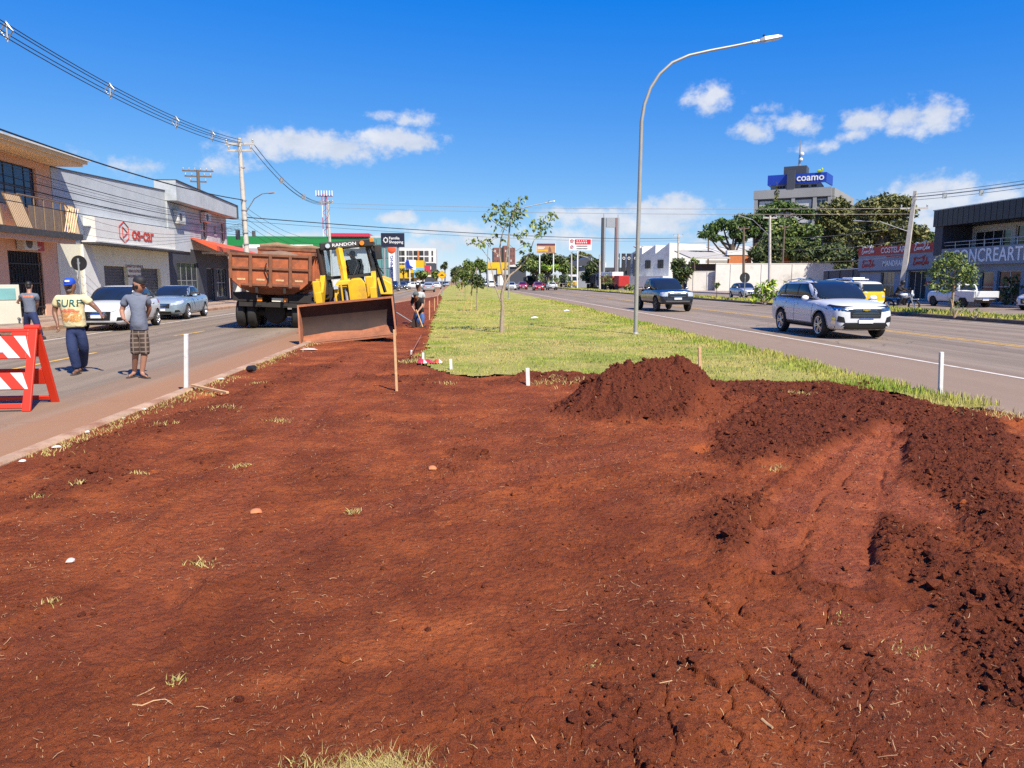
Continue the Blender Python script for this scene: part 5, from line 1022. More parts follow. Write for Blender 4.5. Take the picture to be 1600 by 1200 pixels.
def redad(b, T, w, h):
    b.bx((w * .26, h * .5, 0), (w * .97, h * .95, .02), pm('ad_red', (.60, .01, .03), .5), T)
    for z in (.28, .8): b.tube([(w * .13 + w * .07 * math.cos(a * .63), h * z + h * .13 * math.sin(a * .63), .02) for a in range(11)], .06, 5, MATS['ad_red'], T); 
    b.tube([(w * .09, h * .84, .02), (w * .17, h * .74, .02)], .06, 5, MATS['ad_red'], T); b.bx((w * .1, h * .25, .02), (w * .16, h * .31, .05), M_TWB, T)
    for z, k, m in ((.83, 5, M_WHITE), (.66, 6, M_WHITE), (.36, 9, M_TWD), (.14, 9, M_TWD)):
        for i in range(k): b.bx((w * (.34 + .5 * i / k), h * (z - .05), .021), (w * (.34 + .5 * i / k) + w * .04, h * (z + .05), .03), m, T)
billboard('red and white advertising board above the parked trucks', 889, 373, 924, 391, 150, redad, (.4,))
def tanad(b, T, w, h):
    b.bx((w * .02, h * .02, 0), (w * .98, h * .98, .02), pm('ad_tan', (.55, .28, .13), .6, 0, .5, .15), T); b.bx((w * .02, h * .75, .021), (w * .98, h * .98, .03), pm('ad_plum', (.10, .03, .05), .6, 0, .5, .2), T); b.bx((w * .04, h * .2, .021), (w * .6, h * .32, .03), M_YEL, T)
    b.bx((w * .06, h * .55, .021), (w * .45, h * .62, .03), M_WHITE, T); b.bx((w * .06, h * .42, .021), (w * .4, h * .48, .03), M_WHITE, T); b.prism([(w * .62, h * .1), (w * .8, h * .1), (w * .75, h * .5), (w * .68, h * .7), (w * .64, h * .5)], T @ MX.Translation((0, 0, .021)), .01, M_SKIN)
billboard('brown and gold photographic billboard on white posts behind the trees', 838, 380, 868, 395, 170, tanad, (.18, .9))
t = thing('totem', 'tall grey twin-column sign frame with a blank panel', 'sign', tuple(A(955, 440, 150))); a, c = A(941, 340, 150), A(968, 338, 150)
for x0, x1, m in ((a.x, a.x + .4, M_DGREY), (a.x + .42, a.x + .75, M_STEEL), (c.x - .4, c.x, M_STEEL), (c.x - .75, c.x - .45, pm('faded_red', (.22, .14, .14), .7))): at0(quick('column', t, lambda b: b.bx((x0, 150, 0), (x1, 150.9, a.z), m)), t)
at0(quick('panel', t, lambda b: b.bx((a.x + .92, 150.1, a.z - 1.9), (c.x - .52, 150.7, a.z), M_STEEL)), t); at0(quick('finial', t, lambda b: (b.tube([(a.x + .4, 150.4, a.z), (a.x + .4, 150.4, a.z + .8)], .08, 5, M_STEEL), b.tube([(c.x - .2, 150.4, a.z), (c.x - .2, 150.4, a.z + .6)], .08, 5, M_STEEL))), t)
t = thing('dealership_sign', 'row of black panels with white emblems left of the saw-tooth factory', 'sign', tuple(A(980, 430, 155)))
for px, w_ in ((962, 7), (972, 6), (980, 6), (990, 7)):
    a, c = A(px, 396, 155), A(px + w_ - 1, 425, 155); pn = at0(quick('panel', t, lambda b: b.bx((a.x, 155, 0), (c.x, 155.4, a.z), M_BLACKC)), t)
    at0(quick('emblem', t, lambda b: b.tube([((a.x + c.x) / 2 + .25 * math.cos(i * .63), 154.97, a.z - 1 + .25 * math.sin(i * .63)) for i in range(11)], .07, 5, M_WHITE)), t)
t = thing('showroom_shed', 'low dark car dealership behind the parked red dump truck', 'building', tuple(A(960, 440, 158))); a, c = A(938, 418, 158), A(1000, 446, 158)
at0(quick('wall', t, lambda b: b.bx((a.x, 158, 0), (c.x, 170, a.z), M_TWD)), t); at0(quick('white_band', t, lambda b: b.bx((a.x + 1.5, 157.8, a.z - 2.6), (c.x - 2.5, 157.98, a.z - 1.5), M_WHITE)), t)

# ---------------------------------------------------------------- trees and plants
def leaf_material(name, dark, light, warm):
    m = bpy.data.materials.new(name); m.use_nodes = True; n, l = nt(m); b = n['Principled BSDF']
    b.inputs['Roughness'].default_value = .55; b.inputs['Specular IOR Level'].default_value = .3
    a = n.new('ShaderNodeAttribute'); a.attribute_name = 'tone'; w = n.new('ShaderNodeAttribute'); w.attribute_name = 'warm'
    l.new(mixn(n, l, w.outputs['Fac'], mixn(n, l, a.outputs['Fac'], dark, light), warm), b.inputs['Base Color'])
    b.inputs['Subsurface Weight'].default_value = 0; return m
L_DARK = leaf_material('dark_leaves', (.028, .046, .018), (.095, .13, .034), (.20, .19, .05)); L_OLIVE = leaf_material('olive_leaves', (.062, .076, .024), (.185, .19, .055), (.32, .27, .08))
L_MID = leaf_material('mid_leaves', (.055, .09, .025), (.19, .26, .055), (.38, .40, .10)); L_LIME = leaf_material('lime_leaves', (.12, .22, .02), (.30, .42, .035), (.55, .58, .08)); L_PINE = leaf_material('pine_needles', (.022, .05, .014), (.11, .18, .03), (.20, .24, .05))
M_BARK = pm('bark', (.12, .085, .06), .9, 0, .3, 6, .5, 30); M_BARKP = pm('pale_bark', (.34, .26, .19), .9, 0, .25, 12, .5, 40)
trng = np.random.default_rng(11)
def leafcloud(name, parent, clumps, dens, size, m, flat=.8, droop=.2, shell=.5):
    C = []; 
    for (c, r) in clumps:
        r = np.array(r if hasattr(r, '__len__') else (r, r, r * flat), float); n = max(12, int(dens * (r[0] * r[1] * r[2]) ** (2 / 3.)))
        d = trng.normal(0, 1, (n, 3)); d /= np.linalg.norm(d, axis=1)[:, None]; q = shell + (1 - shell) * trng.uniform(0, 1, n) ** .6
        q = q * (1 + .28 * np.sin(d[:, 0] * 5 + c[0]) * np.cos(d[:, 1] * 4 + c[1]) + .15 * np.sin(d[:, 2] * 9 + d[:, 0] * 7)); C.append(np.concatenate([np.array(c) + d * r * q[:, None], d, np.full((n, 1), q.mean())], 1))
    C = np.concatenate(C); P, D = C[:, :3], C[:, 3:6]; n = len(P)
    nrm = D * .7 + trng.normal(0, .6, (n, 3)) + np.array([0, 0, .35]); nrm /= np.linalg.norm(nrm, axis=1)[:, None]
    t = np.cross(nrm, trng.normal(0, 1, (n, 3))); t /= np.linalg.norm(t, axis=1)[:, None] + 1e-9; b_ = np.cross(nrm, t); s = size * trng.uniform(.55, 1.35, n)[:, None]
    v = np.stack([P - t * s, P + b_ * s * .42 + nrm * s * .08, P + t * s - np.array([0, 0, droop]) * s, P - b_ * s * .42 + nrm * s * .08], 1).reshape(-1, 3)
    f = np.arange(4 * n).reshape(n, 4); tone = np.repeat(np.clip(trng.normal(.45, .28, n), 0, 1), 4); warm = np.repeat((trng.uniform(0, 1, n) < .14) * trng.uniform(.2, 1, n), 4)
    o = npmesh(name, v, f, [m], smooth=False, attr=dict(tone=tone, warm=warm)); o.parent = parent; at0(o, parent); return o
def tree(name, label, base, trunk_top, clumps, dens, size, m, r=.3, flat=.8, group='trees', bark=None, cat='tree', limbs=True, shell=.5):
    t = thing(name, label, cat, tuple(base), 0, group); b0, t0 = V(base), V(trunk_top)
    at0(quick('trunk', t, lambda b: b.tube([b0 - V((0, 0, .1)), b0.lerp(t0, .45) + V((r * .5, 0, 0)), t0], [r * 1.25, r, r * .7], 9, bark or M_BARK), smooth=60), t)
    if limbs:
        def lf(b):
            for c, rr in clumps:
                c = V(c); s = b0.lerp(t0, trng.uniform(.65, 1)); mid = s.lerp(c, .5) + V((0, 0, -.08 * (c - s).length)); b.tube([s, mid, c], [r * .45, r * .3, r * .12], 6, bark or M_BARK)
        at0(quick('limbs', t, lf, smooth=60), t)
    leafcloud('crown', t, clumps, dens, size, m, flat, shell=shell); return t
def pxtree(name, label, px, py_base, Y, spans, dens, size, m, r=.3, flat=.8, shell=.5, group='trees', trunk_y=None):
    """spans: (px, py, half width px, half height px) of crown clumps, built round at distance Y"""
    rnd = random.Random(int(px)); k = Y / FPX; cl = []
    for (x, y, hw, hh) in spans:
        c = A(x, y, Y); cl.append(((c.x, Y + rnd.uniform(-.5, .5) * hw * k, c.z), (hw * k, hw * k * .9, hh * k)))
    bs = A(px, py_base, Y); bs.z = 0; tp = A(px, trunk_y or (sum(s[1] for s in spans) / len(spans)), Y)
    return tree(name, label, bs, tp, cl, dens, size, m, r, flat, group, shell=shell)
def rs(x0, x1, y0, y1, n, w, h, seed):     # n clumps spread through a crown outline
    q = random.Random(seed); out = []
    for i in range(n):
        a = q.uniform(0, 6.283); d = math.sqrt(q.random()); out.append(((x0 + x1) / 2 + d * math.cos(a) * (x1 - x0) / 2 * .8, (y0 + y1) / 2 + d * math.sin(a) * (y1 - y0) / 2 * .8, w * q.uniform(.7, 1.25), h * q.uniform(.7, 1.25)))
    return out
TG = 'trees behind the white walls'
pxtree('pine_tree', 'flat-topped pine standing clear at the left end of the trees', 1143, 430, 133, [(1105, 366, 14, 6), (1116, 356, 14, 8), (1130, 350, 15, 9), (1146, 352, 15, 9), (1158, 344, 12, 10), (1122, 372, 12, 5), (1150, 366, 14, 7), (1160, 372, 10, 8)], 230, .34, L_PINE, .6, group=TG, trunk_y=382)
pxtree('pine_tree', 'dark flat-topped pine in front of the office tower', 1180, 430, 139, [(1160, 350, 16, 9), (1180, 341, 18, 8), (1200, 328, 17, 8), (1216, 322, 17, 8), (1236, 323, 16, 8), (1252, 331, 16, 8), (1268, 336, 12, 6), (1205, 350, 22, 11), (1230, 350, 22, 11), (1175, 363, 16, 9)], 230, .34, L_PINE, .6, group=TG)
pxtree('columnar_tree', 'narrow pointed conifer against the office tower', 1213, 340, 150, [(1213, 314, 4.5, 9), (1213, 303, 3.4, 8), (1213, 293, 2, 7), (1214, 324, 5, 8)], 130, .3, L_OLIVE, .2, group=TG)
pxtree('broad_tree', 'grey-green tree in the middle of the mass behind the white wall', 1245, 430, 128, rs(1190, 1290, 345, 425, 18, 16, 11, 3), 210, .36, L_MID, .5, group=TG)
pxtree('broad_tree', 'dark tree at the foot of the mass beside the orange pillars', 1190, 430, 124, rs(1165, 1225, 365, 428, 11, 13, 11, 4), 210, .34, L_DARK, .4, group=TG)
pxtree('broad_tree', 'dark dense tree behind the tall wall right of the orange pillars', 1290, 430, 121, rs(1240, 1340, 370, 425, 16, 16, 10, 14), 210, .36, L_DARK, .5, group=TG)
pxtree('broad_tree', 'olive tree below the right end of the office tower', 1300, 430, 131, rs(1272, 1350, 310, 385, 20, 16, 10, 5), 210, .36, L_OLIVE, .5, group=TG)
pxtree('broad_tree', 'largest olive tree with a rounded top left of the leaning pole', 1375, 440, 104, rs(1325, 1428, 310, 410, 26, 17, 13, 6) + [(1385, 312, 22, 9), (1400, 315, 22, 10), (1360, 322, 22, 11), (1410, 330, 22, 12)], 230, .31, L_OLIVE, .7, group=TG)
pxtree('broad_tree', 'olive tree rising behind the restaurant right of the leaning pole', 1425, 440, 92, rs(1395, 1455, 335, 420, 16, 14, 12, 7), 230, .30, L_OLIVE, .5, group=TG)
pxtree('broad_tree', 'dark tree with sunlit gaps behind the dark boundary wall', 1330, 440, 99, rs(1290, 1372, 385, 432, 14, 14, 10, 8), 210, .32, L_DARK, .5, group=TG)
pxtree('pine_tree', 'low dark pine between the restaurant and the showroom', 1458, 420, 105, [(1450, 372, 10, 4), (1462, 366, 12, 4), (1456, 380, 12, 5)], 220, .28, L_PINE, .3, group=TG)
pxtree('broad_tree', 'dark rounded tree left of the whitewashed wall', 1064, 448, 112, rs(1048, 1080, 398, 446, 9, 9, 9, 9), 230, .31, L_DARK, .3, group='trees along the service road')
pxtree('palm_tree', 'small palm behind the low whitewashed wall', 1085, 425, 116, [(1080, 410, 4, 3), (1088, 409, 5, 3), (1084, 406, 4, 2)], 120, .4, L_MID, .15, group='trees along the service road')
for lab, px, Y, sp, m in (('dark wide tree behind the brown and gold billboard', 845, 200, rs(806, 880, 395, 428, 15, 13, 8, 20), L_DARK), ('dark tree right of the brown and gold billboard', 885, 198, rs(868, 905, 394, 428, 9, 10, 9, 21), L_DARK), ('light green tree at the left foot of the billboard', 838, 176, rs(824, 850, 406, 424, 6, 8, 6, 22), L_MID),
                          ('yellow-green bush between the billboard posts', 856, 174, rs(845, 872, 414, 424, 5, 8, 4, 23), L_LIME), ('light green tree below the red advertising board', 890, 172, rs(878, 902, 412, 426, 6, 8, 5, 24), L_MID), ('dark green tree left of the twin-column sign', 924, 160, rs(912, 940, 405, 440, 8, 9, 9, 25), L_DARK),
                          ('far tree crown above the dark-roofed building', 910, 230, rs(900, 922, 396, 406, 4, 8, 4, 26), L_OLIVE)):
    pxtree('roadside_tree', lab, px, 440, Y, sp, 130, .48, m, .3, group='trees around the billboards')
for lab, px, Y, sp, m in (('far tree beyond the planted lawn on the left', 735, 300, rs(728, 742, 408, 428, 5, 6, 7, 30), L_MID), ('far tree above the yellow chevron shop', 750, 290, rs(743, 760, 402, 424, 6, 6, 7, 31), L_MID), ('far dark tree in the middle of the avenue', 768, 300, rs(758, 782, 412, 430, 6, 7, 6, 32), L_DARK),
                          ('palm in front of the yellow store', 630, 205, [(626, 422, 4, 2.5), (633, 421, 4, 2.5), (637, 423, 4, 2)], L_OLIVE), ('clipped green tree beside the yellow store', 660, 215, rs(653, 667, 423, 434, 4, 6, 4, 34), L_MID), ('small green tree beyond the yellow warning sign', 682, 240, rs(676, 688, 424, 432, 3, 5, 3, 35), L_MID), ('far rounded tree above the pink shop', 695, 300, rs(690, 700, 411, 418, 3, 4, 3, 36), L_DARK), ('far dark tree at the end of the left road', 712, 320, rs(700, 730, 418, 434, 8, 7, 6, 37), L_DARK)):
    pxtree('distant_tree', lab, px, 442, Y, sp, 90, .6, m, .25, group='trees far down the avenue')
pxtree('hedge_plant', 'scrubby green plants against the dark boundary wall', 1250, 460, 79, rs(1222, 1278, 434, 448, 8, 10, 5, 40), 70, .25, L_MID, .1, group='plants by the service road')
# young trees on the lawn
def sapling(label, px, py, spec, hgt=2.0, m=L_DARK):
    p = G(px, py, .12); k = p.y / FPX; cl = []
    for x, y, hw, hh in spec: c = A(x, y, p.y); cl.append(((c.x, p.y + random.Random(x).uniform(-.3, .3), c.z), (hw * k, hw * k, hh * k)))
    t = tree('young_tree', label, p, (p.x, p.y, hgt), cl, 700, .08 + .0006 * p.y, m, .03, 1, 'young trees planted on the lawn', M_BARKP, shell=.15)
    at0(quick('support_stake', t, lambda b: b.tube([(p.x - .3, p.y + .1, 0), (p.x - .22, p.y + .1, 1.6)], .028, 6, M_WOOD)), t); at0(quick('support_stake', t, lambda b: b.tube([(p.x - .75, p.y, 0), (p.x - .1, p.y, 1.5)], .02, 6, M_WOOD)), t); return t
sapling('young tree with dark dense crown and stakes just behind the thin tall one', 745, 486, rs(733, 758, 430, 452, 9, 7, 6, 41) + [(735, 440, 6, 6), (755, 438, 6, 6), (744, 430, 8, 5)], 2.3)
for lab, px, py, sp, m in (('young tree with drooping crown left of the dense dark one', 727, 470, rs(714, 737, 422, 448, 9, 7, 7, 42) + [(716, 446, 4, 6)], L_MID), ('young tree farther back on the lawn', 722, 462, rs(712, 732, 420, 440, 6, 6, 6, 43), L_OLIVE), ('reddish young tree farther back on the lawn', 730, 457, rs(724, 738, 416, 432, 5, 5, 5, 44), L_OLIVE), ('smallest young tree near the end of the lawn', 708, 452, rs(703, 716, 428, 440, 4, 5, 4, 45), L_OLIVE)): sapling(lab, px, py, sp, 2.0, m)
# the thin tall young tree, branch by branch
p = G(783, 520, .12); Y0 = p.y
t = thing('young_tree', 'thin tall young tree with sparse drooping leaves standing on the lawn', 'tree', tuple(p), 0, 'young trees planted on the lawn')
def tp(x, y, dy=0): return A(x, y, Y0 + dy)
BR = [([(783, 521), (785, 480), (784, 460), (789, 440)], [.06, .05, .045, .036], 0), ([(789, 440), (784, 425), (780, 395), (783, 372), (792, 345)], [.034, .028, .022, .016, .008], .2), ([(789, 440), (790, 410), (794, 380), (797, 350), (806, 320), (815, 307)], [.034, .028, .024, .018, .012, .005], -.2), ([(788, 446), (797, 430), (812, 418), (825, 400), (834, 376), (842, 366), (862, 340)], [.032, .026, .022, .016, .012, .009, .005], .5),
      ([(782, 470), (774, 448), (765, 405), (752, 388), (738, 378)], [.02, .016, .012, .009, .004], .4), ([(781, 400), (770, 392), (760, 380), (748, 374)], [.012, .01, .007, .004], .1), ([(794, 380), (806, 392), (818, 385), (826, 378)], [.012, .009, .006, .003], -.3), ([(792, 360), (776, 350), (764, 340), (758, 336)], [.012, .009, .006, .003], .3), ([(797, 350), (786, 330), (774, 322)], [.01, .007, .003], -.1), ([(806, 322), (812, 330), (818, 340)], [.008, .006, .003], -.3), ([(842, 366), (838, 352), (830, 346)], [.008, .006, .003], .6), ([(787, 521), (787, 475)], [.022, .016], .12)]
lv = []
for pts, rr, dy in BR:
    w = [tp(x, y, dy * i / (len(pts) - 1)) for i, (x, y) in enumerate(pts)]; at0(quick('trunk' if rr[0] >= .06 else 'branch', t, lambda b: b.tube(w, rr, 7, M_BARKP), smooth=60), t)
SPR = [(758, 337, 9), (768, 332, 12), (775, 325, 12), (784, 335, 14), (790, 348, 12), (800, 340, 14), (805, 325, 13), (813, 312, 10), (812, 330, 11), (797, 330, 12), (786, 322, 10), (776, 345, 10), (792, 316, 8), (806, 350, 9), (736, 376, 9), (745, 374, 10), (752, 380, 8), (762, 374, 5), (772, 366, 5), (835, 350, 10), (844, 356, 12), (850, 345, 12), (858, 338, 10), (864, 335, 8), (854, 356, 8), (842, 368, 8), (812, 368, 6), (820, 362, 7), (806, 366, 6), (818, 378, 7), (825, 384, 6), (816, 392, 5), (832, 346, 7), (766, 380, 3), (786, 372, 3)]
lp = []
for x, y, r_ in SPR:
    for i in range(int(r_ * 1.6)): q = tp(x + trng.normal(0, r_ * .42), y + trng.normal(0, r_ * .42), trng.normal(0, .25)); lp.append(q)
P = np.array(lp); n = len(P); d = trng.normal(0, 1, (n, 3)); d[:, 2] = -np.abs(d[:, 2]) * .6 - .5; d /= np.linalg.norm(d, axis=1)[:, None]; s = trng.normal(0, 1, (n, 3)); s = np.cross(d, s); s /= np.linalg.norm(s, axis=1)[:, None]
L = trng.uniform(.09, .18, n)[:, None]; Wd = L * .26; nn = np.cross(d, s)
v = np.stack([P, P + d * L * .45 + s * Wd + nn * L * .08, P + d * L, P + d * L * .45 - s * Wd + nn * L * .08], 1).reshape(-1, 3)
o = npmesh('crown', v, np.arange(4 * n).reshape(n, 4), [L_MID], smooth=False, attr=dict(tone=np.repeat(trng.uniform(0, .8, n), 4), warm=np.repeat((trng.uniform(0, 1, n) < .15) * .6, 4))); o.parent = t; at0(o, t)
# leafy tree and plants on the verge
c = A(1490, 425, 31.6); t = tree('young_tree', 'round leafy young tree on the verge in front of the showroom', (22.0, 31.6, .14), (22.0, 31.6, 2.0), [((A(x, y, 31.6).x, 31.6 + dy, A(x, y, 31.6).z), (hw / 36., hw / 36., hh / 36.)) for x, y, hw, hh, dy in ((1490, 410, 22, 14, 0), (1470, 425, 20, 13, .3), (1505, 425, 22, 16, -.2), (1488, 440, 22, 12, .2), (1512, 440, 14, 9, 0), (1466, 410, 12, 8, 0), (1462, 447, 12, 5, .1), (1500, 402, 14, 8, .2), (1480, 398, 10, 6, 0), (1475, 455, 12, 4, 0), (1520, 418, 8, 6, .2))], 1500, .075, L_MID, .04, 1, 'young trees on the verge', M_BARKP, shell=.25)
at0(quick('support_stake', t, lambda b: b.tube([(21.9, 31.4, .1), (22.0, 31.5, 1.5)], .03, 6, M_WOOD)), t)
def bush(name, label, px, py, Y, spec, dens, size, m, group):
    k = Y / FPX; b0 = A(px, py, Y); b0.z = .12; t = thing(name, label, 'plant', tuple(b0), 0, group); cl = []
    for x, y, hw, hh in spec: c = A(x, y, Y); cl.append(((c.x, Y + random.Random(x * 7).uniform(-.25, .25), max(c.z, .2)), (hw * k, hw * k * .8, hh * k)))
    at0(quick('stems', t, lambda b: [b.tube([b0, V(c).lerp(b0, .4), c], [.03, .022, .012], 5, M_BARKP) for c, r in cl]), t); leafcloud('foliage', t, cl, dens, size, m, shell=.3); return t
VG = 'plants on the verge'
bush('bush', 'bright lime-green large-leaved bush left of the white car', 1196, 472, 47, [(1184, 460, 12, 9), (1196, 448, 13, 10), (1206, 445, 10, 9), (1200, 462, 13, 9), (1186, 450, 9, 7), (1210, 458, 8, 10), (1178, 468, 8, 5)], 300, .17, L_LIME, VG)
bush('bush', 'small round green bush left of the dark pickup', 985, 455, 100, [(985, 450, 6, 5), (980, 448, 4, 4), (990, 449, 4, 4)], 150, .25, L_MID, VG)
bush('sapling', 'feathery seedling on the verge under the leafy young tree', 1492, 480, 29, [(1488, 474, 10, 7), (1500, 478, 8, 6), (1484, 482, 9, 5), (1505, 484, 6, 4), (1492, 468, 6, 4)], 300, .06, L_MID, VG); bush('sapling', 'feathery seedling on the verge right of the leafy young tree', 1524, 492, 28, [(1525, 488, 8, 5), (1520, 494, 7, 4), (1530, 485, 5, 4)], 300, .06, L_MID, VG)
bush('potted_plant', 'tall leafy plant beside the glass doors of the showroom', 1578, 470, 44, [(1575, 440, 10, 10), (1582, 450, 12, 10), (1572, 458, 12, 10), (1585, 436, 8, 8), (1576, 470, 12, 8)], 260, .17, L_DARK, 'plants by the showroom')
for lab, px, Y in (('thin young tree on the verge left of the silver hatchback', 1120, 62), ('young tree on the verge before the olive truck', 851, 130), ('young tree on the verge before the blue truck', 886, 122), ('young tree on the verge between the blue truck and the red one', 948, 108), ('young tree on the verge before the dark tarpaulin truck', 868, 126)):
    a = A(px, 452, Y); pxtree('young_tree', lab, px, 455, Y, rs(px - (4 if Y == 62 else 10), px + (4 if Y == 62 else 10), 441 if Y == 62 else 424, 448, 5, 3 if Y == 62 else 6, 3 if Y == 62 else 5, px), 150, .15, L_MID, .03, group='young trees on the verge')

# ---------------------------------------------------------------- stakes, barricade, litter
M_STAKEW = pm('white_stake', (.66, .65, .62), .6, 0, .12, 8, stain=(.35, .2, .12), sk=.1); M_STAKE = pm('wood_stake', (.58, .36, .18), .7, 0, .2, 20)
def stake(label, base, top, w=.05, m=M_STAKEW, group='survey stakes'):
    b0 = G(*base, .05); b0.z = soilz(b0.x, b0.y) - .02; t0 = A(top[0], top[1], b0.y); b = MB(); ax = (t0 - b0)
    T = MX.Translation(b0) @ V((0, 0, 1)).rotation_difference(ax).to_matrix().to_4x4()
    b.bx((-w / 2, -w / 2.4, -.15), (w / 2, w / 2.4, ax.length), m, T); o = b.build('stake', None, bevel=.004); return tag(o, label, 'stake', group)
stake('white wooden post at the kerb beside the two walking men', (291, 609), (291, 522), .055); stake('white wooden post at the right edge of the dirt', (1469, 621), (1471, 550), .05)
stake('short white stake in front of the lawn edge, left of the heap', (825, 603), (824, 575), .06); stake('short white stake beside the lawn corner, right of the red rag', (705, 583), (704, 561), .05); stake('short white stake touching the red rag', (661, 571), (661, 551), .045); stake('smallest white stake behind the lawn corner', (643, 557), (643, 547), .04)
stake('thin tall wooden stake before the right end of the blade', (620, 613), (616, 515), .035, M_STAKE); stake('wooden lath standing behind the heap of soil', (1094, 600), (1093, 543), .045, M_STAKE)
for k, (x, y0, y1) in enumerate(((671, 501, 470), (679, 487, 466), (684, 478, 463))): stake(('thin stake beside the right-hand worker', 'thin stake farther along the lawn edge', 'farthest thin stake along the lawn edge')[k], (x, y0), (x, y1), .04, M_STAKE)
a, c = G(643, 552, .3), G(658, 524, .25); tag(quick('string_line', None, lambda b: b.tube([a, c], .008, 5, M_REDL)), 'red string line stretched from the smallest white stake', 'string')
a, c = G(300, 605, .09), G(356, 617, .09); tag(quick('lath', None, lambda b: b.box(tuple((a + c) / 2 + V((0, 0, .03))), ((c - a).length, .04, .03), M_STAKE, rz=math.atan2(c.y - a.y, c.x - a.x)), bevel=.003), 'wooden lath lying on the soil beside the white post', 'lath')
def blob(name, label, cat, px, py, r, m, sq=.6, group=None):
    p = G(px, py, .07); z = soilz(p.x, p.y); q = random.Random(px); b = MB()
    vs = [(r * x * q.uniform(.75, 1.2), r * y * q.uniform(.75, 1.2), r * w * sq * q.uniform(.75, 1.15)) for x, y, w in IV]; b.add(vs, [tuple(f) for f in IF], m)
    o = b.build(name, None, smooth=50, sub=1); o.location = (p.x, p.y, z + r * sq * .45); return tag(o, label, cat, group)
M_PALE = pm('pale_stone', (.62, .45, .38), .9, 0, .15, 9, .3, 40)
SG = 'pale stones along the kerb'
blob('stone', 'pale round stone lying alone on the dirt', 'stone', 111, 882, .032, M_PALE); blob('stone', 'white lump on the kerb edge nearest the photo corner', 'stone', 35, 719, .04, M_WHITEW, .4, SG); blob('stone', 'white lump between the kerb and the dry tufts', 'stone', 137, 674, .03, M_WHITEW, .6, SG); blob('stone', 'flat white chip on the kerb', 'stone', 88, 697, .05, M_WHITEW, .3, SG); blob('stone', 'small white lump farther along the kerb', 'stone', 193, 652, .025, M_WHITEW, .5, SG); blob('stone', 'white lump near the white kerb post', 'stone', 226, 639, .035, M_WHITEW, .5, SG); blob('stone', 'white-washed lump just past the white kerb post', 'stone', 345, 592, .07, M_PALE, .3, SG); blob('stone', 'pale slab under the left end of the blade', 'stone', 482, 546, .22, M_PALE, .15, SG)
blob('clod', 'orange lump of clay in the middle of the dirt', 'clod', 675, 732, .05, pm('orange_clay', (.50, .17, .07), .9)); blob('clod', 'orange lump of clay on the left of the dirt', 'clod', 400, 800, .05, MATS['orange_clay'], .5)
p = G(388, 582, .07); tag(quick('can', None, lambda b: b.lathe([(.05, 0), (.055, .02), (.055, .13), (.05, .15), (.0, .15)], 14, M_BLACK, MX.Translation((p.x, p.y, .13)) @ MX.Rotation(1.4, 4, 'Y') @ MX.Rotation(.5, 4, 'X'))), 'black can lying at the kerb near the truck', 'can')
def rag(b):
    q = random.Random(4); n = 9; p = G(672, 568, .13)
    vs = [(p.x + (i / (n - 1) - .5) * .44, p.y + (j / 4 - .5) * .3 + .05 * q.random(), .15 + .10 * q.random() * math.sin(math.pi * j / 4)) for j in range(5) for i in range(n)]
    b.add(vs, [(j * n + i, j * n + i + 1, (j + 1) * n + i + 1, (j + 1) * n + i) for j in range(4) for i in range(n - 1)], pm('red_cloth', (.40, .03, .05), .7)); b.mi = [b.m_(M_WHITE) if (k % 5 == 2) else (b.m_(M_ORANGE) if k % 8 > 5 else b.m_(MATS['red_cloth'])) for k in range(len(b.f))]
tag(quick('rag', None, rag, smooth=40), 'crumpled red and white cloth on the lawn corner', 'cloth')
for px, py, lab in ((886, 486, 'white paper scrap on the lawn nearest the road'), (836, 497, 'small white paper scrap in the middle of the lawn')):
    p = G(px, py, .17); tag(quick('paper', None, lambda b: b.add([(p.x - .16, p.y - .05, .17), (p.x + .15, p.y - .08, .20), (p.x + .17, p.y + .1, .17), (p.x - .02, p.y + .03, .24), (p.x - .15, p.y + .12, .19)], [(0, 1, 3), (1, 2, 3), (2, 4, 3), (4, 0, 3)], M_WHITE)), lab, 'litter')
def twig(label, pts, r):
    w = [G(x, y, .07) for x, y in pts]; w = [V((q.x, q.y, soilz(q.x, q.y) + r * 1.5)) for q in w]; tag(quick('twig', None, lambda b: b.tube(w, [r * (1 - .1 * i) for i in range(len(w))], 6, M_STRAW), smooth=60), label, 'twig', 'twigs on the soil')
twig('bent pale twig on the dirt at the lower left', [(207, 1104), (222, 1105), (240, 1098), (258, 1095), (270, 1103)], .0026); twig('thin twig above the bent pale one', [(214, 1089), (228, 1081), (242, 1075)], .0018); twig('pale stick at the lower right of the dirt', [(1186, 1046), (1200, 1046), (1218, 1053)], .006); twig('forked twig left of the pale stick', [(1155, 1070), (1173, 1048), (1186, 1044)], .002); twig('short pale root at the lower right', [(1190, 1125), (1199, 1131), (1207, 1138)], .006); twig('thin stick left of the short pale root', [(1030, 1075), (1050, 1073)], .0025)
